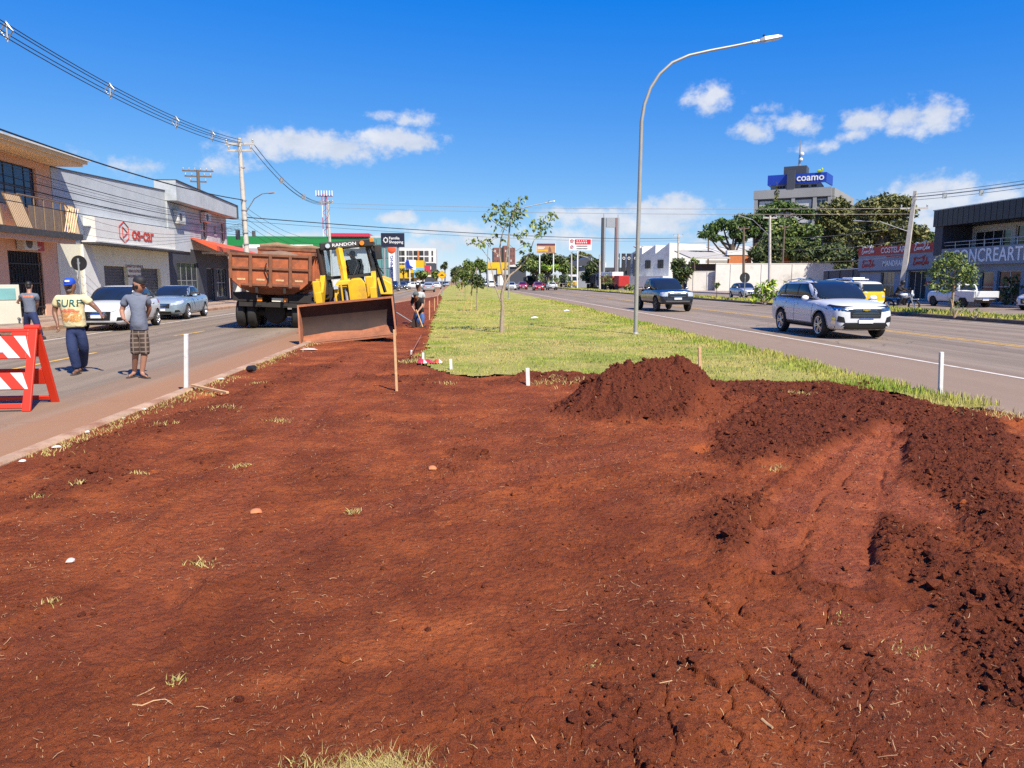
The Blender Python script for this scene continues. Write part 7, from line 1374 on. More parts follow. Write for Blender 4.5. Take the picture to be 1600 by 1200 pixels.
STR = dict(PICK); STR.update(w=.84, r=.31, ax=(-1.5, 1.25), bed=(.45, 2.2, .83, .6, 1.0), body=[(a[0] * .82, a[1] * .885, a[2] * .66, a[3] * .86, a[4] * .86) for a in PICK['body']], cab=[(a[0] * .82 - .25, a[1] * .885, a[2] * .84, a[3] * .885, a[4] * .84) for a in PICK['cab']], mirror=(.85, -.95, 1.02), doors=[(-1.05, -.1, .4, .93)], clad=(.24, .34), plate=(.5, .5), trim=[(-.95, 1.0), (.5, 1.01), (.42, 1.41), (-.5, 1.42)], side=[[(-.8, 1.01), (.35, 1.02), (.3, 1.39), (-.48, 1.39)]], wind=[(-.62, 1.02), (.62, 1.02), (.54, 1.42), (-.54, 1.42)], rear=[(-.55, 1.06), (.55, 1.06), (.5, 1.36), (-.5, 1.36)],
    lamps=[([(.48, .66), (.74, .68), (.74, .84), (.48, .8)], 'headlight', M_LAMPG, 'y', -1), ([(.62, .64), (.83, .64), (.83, .92), (.62, .92)], 'tail_light', M_REDL, 'y', 1), ([(2.0, .64), (2.17, .64), (2.17, .92), (2.0, .92)], 'tail_light_wrap', M_REDL, 'x', 1)], front=[([(-.4, .5), (.4, .5), (.4, .66), (-.4, .66)], 'grille', M_GRILL, -1, .01), ([(-.7, .32), (.7, .32), (.7, .5), (-.7, .5)], 'rear_bumper', M_BLACK, 1, .04)])
STR.pop('slats')
car('pickup_truck', 'small white pickup with red tail lamps parked before the showroom', STR, W_WHITE, (31.9, 45.0, 0), R(182), 'cars parked before the showroom', 'pickup')
hatch_at('white hatchback cut off by the right edge of the photo', W_WHITE, 33.2, 39.2, -75, group='cars parked before the showroom')
# traffic farther down both carriageways
FARR, FARL = 'cars far down the right carriageway', 'cars far down the left carriageway'
SUVF = dict(SUV); SUVF.pop('clad', None); SUVF['extra'] = (); HF = dict(HATCH); SF = dict(SEDAN)
hatch_at('bright red car coming along the right carriageway', W_RED, 13.6, 126, 0, group=FARR, det=False); hatch_at('red car just behind the bright red one', W_RED, 12.2, 141, 0, group=FARR, det=False); hatch_at('white car left of the bright red one', W_WHITE, 9.3, 131, 0, SF, FARR, False, name='sedan'); hatch_at('white van far down the right carriageway', W_WHITE, 8.5, 190, 0, VAN, FARR, False, 'van', 'van')
STF = dict(STR); car('pickup_truck', 'white pickup beside the bright red car facing away', STF, W_WHITE, (16.8, 133, 0), R(180), FARR, 'pickup', False)
for k, (x, y, m, lab) in enumerate(((10.5, 215, W_GREY, 'dark car right of the far white van'), (8.2, 235, W_SILV, 'silver car behind the far white van'), (12, 250, W_WHITE, 'farthest white car on the right carriageway'))): hatch_at(lab, m, x, y, 0, group=FARR, det=False)
hatch_at('silver hatchback driving away beside the end of the soil strip', W_SILV, -4.35, 111, 180, group=FARL, det=False); hatch_at('white car ahead of the silver hatchback', W_WHITE, -4.3, 150, 180, SF, FARL, False, name='sedan'); hatch_at('red car parked under the pylon sign', W_RED, -12.6, 112, 0, SF, FARL, False, name='sedan'); car('suv', 'dark blue suv coming behind the parked red car', SUVF, W_NAVY, (-10.6, 122, 0), 0, FARL, 'car', False)
for k, (x, y, m, sp, lab) in enumerate(((-10.4, 140, W_GREY, HF, 'grey car behind the dark blue suv'), (-8.6, 152, W_WHITE, SF, 'white car turning across the far left road'), (-13.6, 128, W_SILV, HF, 'silver car parked behind the red one'), (-13.8, 139, W_WHITE, HF, 'white car parked in the far left row'), (-11.6, 165, W_BLACK, SUVF, 'black suv far down the left road'), (-9.6, 172, W_WHITE, HF, 'white car far down the left road'), (-12.2, 186, W_RED, HF, 'small red car far down the left road'), (-7.5, 196, W_SILV, HF, 'silver car far down the left road'), (-4.2, 190, W_BLACK, HF, 'black car beyond the warning sign'), (-3.6, 225, W_SILV, HF, 'silver car farthest along the lawn edge'), (-10.2, 215, W_NAVY, HF, 'navy car farthest down the left road'))): hatch_at(lab, m, x, y, (90 if k == 1 else 0), sp, FARL, False)

# trucks parked on the far side
M_TARP = pm('olive_tarpaulin', (.035, .036, .022), .8, 0, .3, 1.5); M_TRED = pm('truck_red', (.40, .03, .03), .4); M_TWH = pm('truck_white', (.6, .6, .58), .4); M_TBL = pm('truck_blue', (.02, .055, .16), .35); M_TYE = pm('truck_yellow', (.7, .45, .02), .4)
def lorry(label, x, y, cabm, tarp, L=9, lower=None, h=3.4):
    t = thing('truck', label, 'truck', (x, y, 0), 0, 'trucks parked along the service road')
    quick('cab', t, lambda b: b.loft([[(-1.2, -1.0, .5), (1.2, -1.0, .5), (1.2, -1.05, 1.7), (1.1, -.85, 2.9), (-1.1, -.85, 2.9), (-1.2, -1.05, 1.7)], [(-1.22, 0, .5), (1.22, 0, .5), (1.22, 0, 1.7), (1.15, 0, 3.05), (-1.15, 0, 3.05), (-1.22, 0, 1.7)], [(-1.2, 1.0, .5), (1.2, 1.0, .5), (1.2, 1.0, 1.7), (1.15, 1.0, 3.0), (-1.15, 1.0, 3.0), (-1.2, 1.0, 1.7)]], cabm))
    if lower: quick('lower_panel', t, lambda b: b.box((0, -1.07, 1.1), (2.3, .05, .75), lower))
    quick('windshield', t, lambda b: b.add([(-1.05, -1.075, 1.75), (1.05, -1.075, 1.75), (.98, -.92, 2.6), (-.98, -.92, 2.6)], [(0, 1, 2, 3)], M_GLASS))
    for k in range(3): quick('grille_bar', t, lambda b: b.box((0, -1.09, .9 + .22 * k), (1.5, .05, .09), M_SHUT))
    quick('bumper', t, lambda b: b.box((0, -1.05, .5), (2.4, .3, .35), M_SHUT), bevel=.03)
    for sx in (-1, 1): quick('headlight', t, lambda b: b.box((sx * .9, -1.22, .52), (.35, .04, .16), M_LAMPG)); quick('side_window', t, lambda b: b.box((sx * 1.2, -.3, 2.15), (.06, .9, .7), M_GLASS)); quick('mirror', t, lambda b: b.box((sx * 1.42, -.85, 2.1), (.2, .1, .5), M_BLACK))
    quick('cargo', t, lambda b: b.loft([[(-1.3, 1.25, 1.1), (1.3, 1.25, 1.1), (1.3, 1.25, h - .5), (0, 1.25, h), (-1.3, 1.25, h - .5)], [(-1.3, 1.25 + L, 1.1), (1.3, 1.25 + L, 1.1), (1.3, 1.25 + L, h - .5), (0, 1.25 + L, h), (-1.3, 1.25 + L, h - .5)]], tarp))
    for k in range(7): quick('tarp_hoop', t, lambda b: b.box((-1.32, 1.6 + (L - .8) * k / 6, 2.0), (.05, .08, 1.8), M_SHUT))
    quick('chassis', t, lambda b: b.box((0, L / 2, .8), (1.0, L + 1, .3), M_BLACK))
    for y_ in (-.2, L - 1.6, L - .4):
        for sx in (-1, 1): quick('wheel', t, lambda b: b.lathe([(.5, -.15), (.5, .15), (.3, .16)], 16, M_RUBBER, MX.Translation((sx * 1.05, y_, .5)) @ MX.Rotation(math.pi / 2 * sx, 4, 'Y')))
lorry('blue truck with a dark tarpaulin at the head of the parked row', 29.6, 152, M_TBL, M_TARP, 11); lorry('truck with a white and yellow cab behind the blue one', 25.4, 166, M_TWH, M_TARP, 10, M_TYE); lorry('truck with a red rear lamp board between the others', 22.6, 180, M_TARP, M_TARP, 9, M_TRED, 3.1); lorry('truck with red cab deep in the parked row', 24, 195, M_TRED, M_TARP, 9, None, 3.2); lorry('farthest dark truck of the parked row', 20.2, 205, M_TARP, M_TARP, 9, None, 3.2)
p = A(955, 447, 140); t = thing('dump_truck', 'red and white tipper truck parked under the twin-column sign', 'truck', (p.x, 140, 0), R(200), 'trucks parked along the service road')
quick('tipper_bed', t, lambda b: b.loft([[(-1.2, -2.5, 1.2), (1.2, -2.5, 1.2), (1.3, -2.5, 2.5), (-1.3, -2.5, 2.5)], [(-1.2, 2.5, 1.2), (1.2, 2.5, 1.2), (1.3, 2.5, 2.5), (-1.3, 2.5, 2.5)]], pm('tipper_red', (.38, .07, .03), .6))); quick('cover', t, lambda b: b.box((0, 0, 2.9), (2.4, 4.6, .8), M_WHITE), bevel=.05)
quick('cab', t, lambda b: b.box((0, 3.6, 1.6), (2.3, 1.7, 2.0), M_TRED), bevel=.1); quick('chassis', t, lambda b: b.box((0, .5, .85), (1, 7.5, .4), M_BLACK))
for y_ in (-1.8, -.6, 3.6):
    for sx in (-1, 1): quick('wheel', t, lambda b: b.lathe([(.5, -.2), (.5, .2), (.3, .21)], 16, M_RUBBER, MX.Translation((sx * 1.0, y_, .5)) @ MX.Rotation(math.pi / 2 * sx, 4, 'Y')))

# ---------------------------------------------------------------- dump truck seen from behind
M_RUST = pm('rusty_orange_paint', (.42, .115, .042), .8, 0, .28, 3.5, .3, 40, stain=(.15, .06, .035), sk=.42); M_RUSTD = pm('rusty_rib', (.22, .085, .04), .8, 0, .3, 4, .3, 40, stain=(.12, .06, .04), sk=.4)
M_MUCK = pm('mud_caked_steel', (.20, .075, .04), .9, 0, .3, 3, .4, 30, stain=(.10, .05, .03), sk=.4); M_CHAS = pm('truck_chassis', (.022, .018, .016), .8, 0, .3, 5); M_EARTH = pm('load_of_earth', (.24, .15, .085), .95, 0, .3, 3, .6, 20)
def local(T, b): b.v = [tuple(T @ V(p)) for p in b.v]; return b
p = A(418, 430, 25.3); t = thing('dump_truck', 'rusty orange dump truck standing with its tailgate towards the heap', 'truck', (p.x + .03, 25.3, 0), R(3.5))
t.rotation_euler = (0, R(2.4), R(3.5))
Wb, Ln = 1.31, 4.4
SEC = [(-Wb, 2.50), (-Wb, 1.68), (-.98, 1.38), (.98, 1.38), (Wb, 1.68), (Wb, 2.50)]
tg = quick('tailgate', t, lambda b: b.prism([(x, z) for x, z in SEC], FC(0, .06, 0), .06, M_RUST))
for k in range(5): x = -Wb + .03 + k * (2 * Wb - .06) / 4; zb = 1.40 if 0 < k < 4 else 1.66; quick('post', tg, lambda b: b.bx((x - .05, -.07, zb), (x + .05, -.002, 2.50), M_RUSTD), bevel=.008)
for z in (2.42, 1.98, 1.44):
    for k in range(4): x0, x1 = -Wb + .083 + k * (2 * Wb - .06) / 4, -Wb - .023 + (k + 1) * (2 * Wb - .06) / 4; quick('rail', tg, lambda b: b.bx((x0 if z > 1.5 or k > 0 else -.95, -.055, z), (x1 if z > 1.5 or k < 3 else .95, -.002, z + .08), M_RUSTD), bevel=.006)
for k in range(4): quick('faded_mark', tg, lambda b: b.bx((-1.08 + .62 * k, -.008, 1.62 + .0 * k), (-.82 + .62 * k, -.003, 1.68), pm('faded_letters', (.62, .42, .22), .8, 0, .4, 30)))
quick('chain', tg, lambda b: b.tube([(-.12, -.08, 2.2), (-.16, -.12, 2.05), (-.1, -.12, 1.9), (-.05, -.1, 1.75), (-.1, -.1, 1.5)], .022, 5, M_CHAS))
bed = quick('bed', t, lambda b: b.loft([[(-Wb, .065, 2.50), (-Wb, .065, 1.68), (-.98, .065, 1.36), (.98, .065, 1.36), (Wb, .065, 1.68), (Wb, .065, 2.50), (Wb - .05, .065, 2.50), (Wb - .05, .065, 1.7), (.96, .065, 1.42), (-.96, .065, 1.42), (-Wb + .05, .065, 1.7), (-Wb + .05, .065, 2.50)], [(-Wb, Ln, 2.50), (-Wb, Ln, 1.68), (-.98, Ln, 1.36), (.98, Ln, 1.36), (Wb, Ln, 1.68), (Wb, Ln, 2.50), (Wb - .05, Ln, 2.50), (Wb - .05, Ln, 1.7), (.96, Ln, 1.42), (-.96, Ln, 1.42), (-Wb + .05, Ln, 1.7), (-Wb + .05, Ln, 2.50)]], M_RUST))
for sx in (-1, 1):
    for k in range(8): y = .3 + k * .55; quick('side_rib', bed, lambda b: b.add([(sx * (Wb + .002), y, 2.40), (sx * (Wb + .08), y, 2.40), (sx * (Wb + .08), y, 1.66), (sx * 1.04, y, 1.34), (sx * 1.0, y, 1.40), (sx * (Wb + .002), y, 1.70)] + [(a, q + .09, c) for a, q, c in [(sx * (Wb + .002), y, 2.40), (sx * (Wb + .08), y, 2.40), (sx * (Wb + .08), y, 1.66), (sx * 1.04, y, 1.34), (sx * 1.0, y, 1.40), (sx * (Wb + .002), y, 1.70)]], [(0, 1, 2, 3, 4, 5), (11, 10, 9, 8, 7, 6)] + [(i, (i + 1) % 6, (i + 1) % 6 + 6, i + 6) for i in range(6)], M_RUST))
    quick('top_rail', bed, lambda b: b.bx((sx * (Wb + .05) - .06, 0, 2.503), (sx * (Wb + .05) + .06, Ln, 2.60), M_RUSTD))
quick('headboard', t, lambda b: (b.bx((-1.28, Ln - .02, 2.3), (1.3, Ln + .06, 2.84), M_RUST), b.bx((-1.3, Ln - .05, 2.78), (1.3, Ln + .9, 2.88), M_RUSTD), b.bx((-1.28, Ln - .05, 2.60), (1.28, Ln - .022, 2.66), M_RUSTD)))
def heap(b):
    n, m_ = 22, 14; q = random.Random(2); vs = []
    for j in range(m_ + 1):
        for i in range(n + 1):
            u, w = i / n * 2 - 1, j / m_; vs.append((u * 1.22, .15 + w * 4.2, 2.28 + (.28 + .1 * math.sin(w * 5 + u)) * (1 - u * u) * math.sin(math.pi * min(1, w * .9 + .1)) + .05 * q.random()))
    b.add(vs, [(j * (n + 1) + i, j * (n + 1) + i + 1, (j + 1) * (n + 1) + i + 1, (j + 1) * (n + 1) + i) for j in range(m_) for i in range(n)], M_EARTH)
quick('load', t, heap, smooth=80)
quick('canvas_roll', t, lambda b: b.tube([(-1.25, Ln + .3, 2.92), (-.6, Ln + .25, 2.98), (.1, Ln + .3, 2.91), (.7, Ln + .3, 2.95), (1.28, Ln + .3, 2.88)], [.09, .12, .08, .1, .06], 8, M_EARTH), smooth=60)
quick('underbody', t, lambda b: (b.add([(-.98, .1, 1.37), (.98, .1, 1.37), (.62, .35, 1.16), (-.62, .35, 1.16), (-.98, 4.2, 1.37), (.98, 4.2, 1.37), (.62, 4.0, 1.16), (-.62, 4.0, 1.16)], [(0, 1, 2, 3), (7, 6, 5, 4), (0, 4, 5, 1), (1, 5, 6, 2), (2, 6, 7, 3), (3, 7, 4, 0)], M_MUCK)))
quick('chassis', t, lambda b: (b.bx((-.5, .3, .78), (-.36, 7.4, 1.14), M_CHAS), b.bx((.36, .3, .78), (.5, 7.4, 1.14), M_CHAS), b.bx((-1.1, .32, .74), (1.1, .40, .90), M_CHAS), b.lathe([(.34, -.2), (.42, 0), (.34, .2)], 14, M_CHAS, MX.Translation((0, .95, .56)) @ MX.Rotation(math.pi / 2, 4, 'X')), b.tube([(-1.0, .95, .53), (1.0, .95, .53)], .13, 10, M_CHAS)))
for sx in (-1, 1):
    quick('mudguard', t, lambda b: (b.bx((sx * .52, .30, .92), (sx * 1.28, .36, 1.2), M_CHAS), b.bx((sx * .52, .361, 1.12), (sx * 1.28, 1.7, 1.2), M_CHAS)))
    quick('hinge', t, lambda b: b.bx((sx * .45 - .04, -.04, 1.22), (sx * .45 + .04, .06, 1.40), M_CHAS))
    quick('tail_light', t, lambda b: b.bx((sx * .42 - .08, .29, .93), (sx * .42 + .08, .318, 1.05), M_AMBER))
    for y in (.95, 2.25):
        for x in (1.10, .74): quick('wheel', t, lambda b: (b.lathe([(.30, -.15), (.44, -.15), (.50, -.10), (.505, 0), (.50, .10), (.44, .15), (.30, .15)], 26, M_RUBBER, MX.Translation((sx * x, y, .505)) @ MX.Rotation(math.pi / 2, 4, 'Y')), b.lathe([(.29, -.1), (.29, .1)], 16, M_MUCK, MX.Translation((sx * x, y, .505)) @ MX.Rotation(math.pi / 2, 4, 'Y'))), smooth=40)
    quick('wheel', t, lambda b: b.lathe([(.30, -.15), (.44, -.15), (.50, -.10), (.50, .10), (.44, .15), (.30, .15)], 26, M_RUBBER, MX.Translation((sx * 1.02, 6.3, .505)) @ MX.Rotation(math.pi / 2, 4, 'Y')), smooth=40)
quick('number_plate', t, lambda b: b.bx((-.02, .30, .93), (.36, .318, 1.05), M_CREAM))
quick('cab', t, lambda b: b.loft([[(-1.15, 5.5, .8), (1.15, 5.5, .8), (1.15, 5.5, 1.9), (1.05, 5.5, 2.75), (-1.05, 5.5, 2.75), (-1.15, 5.5, 1.9)], [(-1.15, 7.3, .8), (1.15, 7.3, .8), (1.15, 7.2, 1.8), (1.02, 6.9, 2.75), (-1.02, 6.9, 2.75), (-1.15, 7.2, 1.8)]], M_WHITE), bevel=.05)
quick('cab_window', t, lambda b: (b.bx((-.8, 5.48, 1.9), (.8, 5.495, 2.5), M_GLASS), b.bx((1.12, 5.9, 1.9), (1.16, 6.8, 2.5), M_GLASS), b.bx((-1.16, 5.9, 1.9), (-1.12, 6.8, 2.5), M_GLASS)))
quick('fuel_tank', t, lambda b: b.lathe([(.3, -.5), (.3, .5)], 14, M_CHAS, MX.Translation((.85, 3.9, .75)) @ MX.Rotation(math.pi / 2, 4, 'X')))

# ---------------------------------------------------------------- loader with a wide bucket
M_MACH = pm('machine_yellow', (.70, .41, .012), .5, 0, .15, 3, .1, 40, stain=(.36, .18, .06), sk=.3); M_BUCK = pm('worn_bucket_steel', (.034, .016, .012), .8, 0, .3, 3, .3, 30, stain=(.07, .026, .015), sk=.3); M_BUCKD = pm('bucket_dirt', (.34, .125, .06), .9, 0, .25, 4, .5, 30, stain=(.22, .08, .04), sk=.4); M_CABB = pm('cab_black', (.022, .022, .022), .55, 0, .3, 4, stain=(.10, .05, .03), sk=.2)
M_CABG = bpy.data.materials.new('cab_glass'); M_CABG.use_nodes = True
_n, _l = nt(M_CABG); _b = _n['Principled BSDF']; _b.inputs['Base Color'].default_value = (.75, .82, .86, 1); _b.inputs['Roughness'].default_value = .03; _b.inputs['Transmission Weight'].default_value = 1.0; _b.inputs['IOR'].default_value = 1.02; _b.inputs['Specular IOR Level'].default_value = .6; _b.inputs['Coat Weight'].default_value = .8; _b.inputs['Coat Roughness'].default_value = .02
t = thing('wheel_loader', 'yellow loader with black cab and wide mud-caked front bucket at the dirt edge', 'loader', (-2.86, 19.7, .10), 0)
t.rotation_euler = (0, R(-5.4), R(4))
BW = 1.19
prof = [(-.62, .02), (-.30, .06), (-.02, .16), (.13, .36), (.15, .60), (.08, .82), (-.06, .98)]
def bucket(b):
    r0 = [(-BW, y, z) for y, z in prof] + [(-BW, y + .035, z - .03 if i < 3 else z) for i, (y, z) in reversed(list(enumerate(prof)))]
    r1 = [(-x, y, z) for x, y, z in r0]; b.loft([r0, r1], M_BUCK)
bk = quick('bucket', t, bucket, smooth=40)
for sx in (-1, 1): quick('side_plate', bk, lambda b: b.prism([(-.62, .0), (.0, .10), (.17, .36), (.19, .62), (.10, .86), (-.09, 1.02), (-.20, .80), (-.52, .24)], MX(((0, 0, 1, sx * BW + (.002 if sx > 0 else -.042)), (1, 0, 0, 0), (0, 1, 0, 0), (0, 0, 0, 1))), .04, M_BUCKD))
quick('cutting_edge', bk, lambda b: b.bx((-BW - .04, -.72, .0), (BW + .04, -.60, .035), M_BUCKD))
quick('bucket_mud', bk, lambda b: b.add([(-BW + .01, -.60, .045), (BW - .01, -.60, .045), (BW - .01, -.28, .085), (BW - .01, -.03, .20), (BW * .8, .04, .28), (.3, -.0, .2), (-.4, .03, .25), (-BW + .01, -.02, .2), (-BW + .01, -.28, .085)], [(0, 1, 2, 3, 4, 5, 6, 7, 8)], M_BUCKD))
quick('top_edge', bk, lambda b: b.bx((-BW - .02, -.10, .965), (BW + .02, -.01, 1.02), M_BUCKD))
for sx in (-1, 1):
    quick('loader_arm', t, lambda b: (b.prism([(.32, .42), (.42, .35), (1.0, .95), (2.2, 1.55), (2.2, 1.80), (1.0, 1.28), (.5, .95)], MX(((0, 0, 1, sx * .72 - .07), (1, 0, 0, 0), (0, 1, 0, 0), (0, 0, 0, 1))), .14, M_MACH), b.box((sx * .72, .62, 1.08), (.17, .5, .42), M_MACH)), bevel=.015)
    quick('arm_tower', t, lambda b: b.box((sx * .72 - .1, 1.25, 1.20), (.20, .4, .8), M_MACH), bevel=.03)
    quick('hydraulic_ram', t, lambda b: (b.tube([(sx * .58, .55, .68), (sx * .5, 1.8, 1.1)], .055, 8, M_CABB), b.tube([(sx * .58, .22, .5), (sx * .56, .7, .7)], .03, 8, M_CHROME)))
    quick('front_wheel', t, lambda b: (b.lathe([(.22, -.16), (.40, -.17), (.46, -.11), (.465, .11), (.40, .17), (.22, .16)], 24, M_BUCKD, MX.Translation((sx * .95, 1.45, .36)) @ MX.Rotation(math.pi / 2, 4, 'Y'))), smooth=40)
    quick('rear_wheel', t, lambda b: (b.lathe([(.32, -.22), (.66, -.23), (.74, -.15), (.745, .15), (.66, .23), (.32, .22)], 28, M_RUBBER, MX.Translation((sx * .95, 3.9, .68)) @ MX.Rotation(math.pi / 2, 4, 'Y')), b.lathe([(.32, .1), (.34, .2), (.1, .18)], 18, M_MACH, MX.Translation((sx * .95, 3.9, .68)) @ MX.Rotation(sx * math.pi / 2, 4, 'Y'))), smooth=40)
    quick('fender', t, lambda b: b.loft([[(sx * .70, 3.1, 1.05), (sx * 1.18, 3.1, 1.0), (sx * 1.18, 3.15, 1.35), (sx * .95, 3.2, 1.52), (sx * .70, 3.2, 1.52)], [(sx * .70, 4.5, 1.3), (sx * 1.18, 4.5, 1.3), (sx * 1.18, 4.5, 1.5), (sx * .95, 4.5, 1.6), (sx * .70, 4.5, 1.6)]], M_MACH), bevel=.03)
hd = quick('hood', t, lambda b: b.loft([[(-.34, 1.15, .82), (.40, 1.15, .82), (.44, 1.12, 1.10), (.40, 1.15, 1.42), (.30, 1.2, 1.56), (-.24, 1.2, 1.56), (-.34, 1.15, 1.42), (-.38, 1.12, 1.10)], [(-.36, 2.7, .82), (.42, 2.7, .82), (.46, 2.7, 1.10), (.42, 2.7, 1.50), (.32, 2.7, 1.62), (-.26, 2.7, 1.62), (-.36, 2.7, 1.50), (-.40, 2.7, 1.10)]], M_MACH), bevel=.04)
quick('grille', hd, lambda b: [b.bx((-.22, 1.10, .9 + .07 * k), (.10, 1.125, .94 + .07 * k), M_CABB) for k in range(8)])
quick('headlight', hd, lambda b: (b.box((-.30, 1.10, 1.38), (.12, .05, .1), M_LAMPG), b.box((.34, 1.10, 1.38), (.12, .05, .1), M_LAMPG)))
quick('nose_panel', t, lambda b: b.prism([(.05, .84), (.46, .84), (.52, 1.0), (.50, 1.42), (.42, 1.56), (.14, 1.56), (.06, 1.40)], FC(0, 1.06, 0), .06, M_MACH), bevel=.025)
quick('light_bracket', t, lambda b: (b.bx((-.86, 1.5, 1.62), (-.80, 2.7, 1.66), M_MACH), b.bx((-.86, 1.5, 1.3), (-.80, 1.56, 1.62), M_MACH)))
quick('boom_post', t, lambda b: (b.tube([(-.16, 1.96, 2.46), (-.10, 1.72, 1.88)], [.10, .11], 4, M_MACH), b.tube([(-.10, 1.71, 1.95), (-.06, 1.3, 1.36)], [.10, .085], 4, M_MACH)), bevel=.012)
quick('boom_rod', t, lambda b: (b.tube([(-.06, 1.3, 1.36), (.0, .6, .98)], .035, 8, M_STEEL), b.bx((-.16, .9, .7), (-.12, .96, 1.45), M_MACH), b.bx((.05, .9, .7), (.09, .96, 1.5), M_MACH)))
quick('hose', t, lambda b: b.tube([(.05, 1.9, 2.3), (.30, 1.5, 2.12), (.34, 1.35, 1.95), (.22, 1.25, 1.7), (.02, 1.2, 1.45), (-.02, 1.1, 1.2)], .018, 6, M_CABB))
quick('exhaust_stack', t, lambda b: b.tube([(-.70, 2.2, 1.2), (-.72, 2.15, 2.2), (-.76, 2.1, 2.52)], [.09, .09, .06], 10, M_BUCK), smooth=50)
# cab
quick('cab_roof', t, lambda b: (b.box((.06, 3.05, 2.61), (1.48, 1.9, .13), M_CABB), b.box((.06, 2.05, 2.56), (1.50, .16, .22), M_CABB)), bevel=.03)
def post(a, c, w=.06): quick('cab_post', t, lambda b: b.tube([a, c], w, 4, M_CABB))
post((-.66, 2.2, 1.3), (-.66, 2.1, 2.5), .055); post((.80, 2.2, 1.0), (.62, 2.1, 2.55), .06); post((-.74, 3.9, 1.4), (-.66, 3.9, 2.55)); post((.78, 3.9, 1.4), (.72, 3.9, 2.55)); post((.98, 2.5, 1.1), (.72, 2.4, 2.5), .05)
quick('cab_sill', t, lambda b: (b.box((.02, 2.18, 1.66), (1.5, .07, .09), M_CABB), b.box((0, 3.0, 1.25), (1.5, 1.6, .3), M_CABB), b.box((.72, 2.15, 1.3), (.16, .16, 1.1), M_CABB)))
quick('windscreen', t, lambda b: b.bx((-.62, 2.13, 1.71), (.60, 2.15, 2.46), M_CABG)); quick('rear_glass', t, lambda b: b.bx((-.62, 3.88, 1.6), (.66, 3.9, 2.5), M_CABG))
for sx, w in ((-1, -.66), (1, .72)): quick('side_glass', t, lambda b: b.bx((w - .01, 2.3, 1.7), (w + .01, 3.8, 2.5), M_CABG))
for x in (-.46, .50): quick('work_light', t, lambda b: (b.lathe([(.075, 0), (.085, .06)], 12, M_CABB, MX.Translation((x, 1.96, 2.56)) @ MX.Rotation(math.pi / 2, 4, 'X') @ MX.Translation((0, 0, -.04))), b.lathe([(.068, .0), (.066, .012)], 12, M_AMBER if x > 0 else M_LAMPG, MX.Translation((x, 1.935, 2.56)) @ MX.Rotation(math.pi / 2, 4, 'X'))))
quick('turn_signal', t, lambda b: b.box((.78, 2.0, 2.62), (.12, .1, .12), M_AMBER), bevel=.02)
quick('lettering', t, lambda b: b.text('RANDON', .125, FC(.0, 1.965, 2.562), M_WHITE, 1.25, d=.012)); quick('lettering_panel', t, lambda b: b.bx((-.28, 1.967, 2.49), (.28, 1.969, 2.63), M_SHUT))
quick('mirror', t, lambda b: b.box((.92, 2.25, 2.28), (.2, .06, .42), M_CABB), bevel=.02); quick('mirror_arm', t, lambda b: b.tube([(.7, 2.2, 2.5), (.92, 2.25, 2.46)], .02, 6, M_CABB)); quick('wiper', t, lambda b: b.tube([(1.0, 2.3, 1.65), (.84, 2.2, 1.9)], .02, 6, M_CABB))
quick('seat', t, lambda b: (b.box((.12, 3.15, 1.5), (.5, .5, .14), M_CABB), b.box((.12, 3.42, 1.85), (.5, .12, .65), M_CABB)), bevel=.04)
quick('steering_wheel', t, lambda b: (b.tube([(.12 + .19 * math.cos(a * .524), 2.62 + .08 * math.sin(a * .524), 1.86 + .17 * math.sin(a * .524)) for a in range(13)], .015, 6, M_CABB), b.tube([(.12, 2.62, 1.86), (.12, 2.4, 1.5)], .025, 6, M_CABB)))
blob('earth_lump', 'long ridge of pushed soil under the right end of the bucket', 'soil', 585, 530, .42, M_CLOD, .35); blob('earth_lump', 'rounded lump of soil under the middle of the bucket', 'soil', 540, 531, .26, M_CLOD, .35)

# ---------------------------------------------------------------- people
M_SHIRTY = pm('pale_yellow_cotton', (.66, .57, .32), .9, 0, .06, 4, .9, 9); M_SHIRTB = pm('blue_grey_cotton', (.135, .155, .205), .9, 0, .08, 4, .9, 9); M_JEANS = pm('navy_trousers', (.014, .026, .085), .85, 0, .2, 5, .9, 9); M_JEANB = pm('blue_jeans', (.04, .11, .30), .85, 0, .25, 8, .3, 16)
M_JEAND = pm('dark_jeans', (.025, .032, .06), .85, 0, .25, 8, .3, 16); M_TEEB = pm('black_cotton', (.014, .014, .016), .9, 0, .2, 5, .3, 14); M_TEEG = pm('light_grey_cotton', (.42, .43, .43), .9, 0, .08, 5, .3, 14); M_CAPB = pm('blue_cap', (.008, .06, .42), .7, 0, .1, 8); M_CAPK = pm('black_cap', (.012, .012, .014), .7); M_SOLE = pm('sandal_sole', (.06, .045, .04), .7); M_BEARD = pm('grey_beard', (.16, .13, .11), .9, 0, .4, 60); M_CAPG = pm('grey_hood', (.09, .11, .11), .85, 0, .2, 8)
M_CHECK = bpy.data.materials.new('checked_shorts'); M_CHECK.use_nodes = True
_n, _l = nt(M_CHECK); _t = _n.new('ShaderNodeTexBrick'); _t.offset = 0; _t.inputs['Scale'].default_value = 1; _t.inputs['Brick Width'].default_value = .095; _t.inputs['Row Height'].default_value = .075; _t.inputs['Mortar Size'].default_value = .012; _t.inputs['Mortar Smooth'].default_value = .5
_t.inputs['Color1'].default_value = (.035, .022, .016, 1); _t.inputs['Color2'].default_value = (.075, .05, .036, 1); _t.inputs['Mortar'].default_value = (.20, .15, .12, 1)
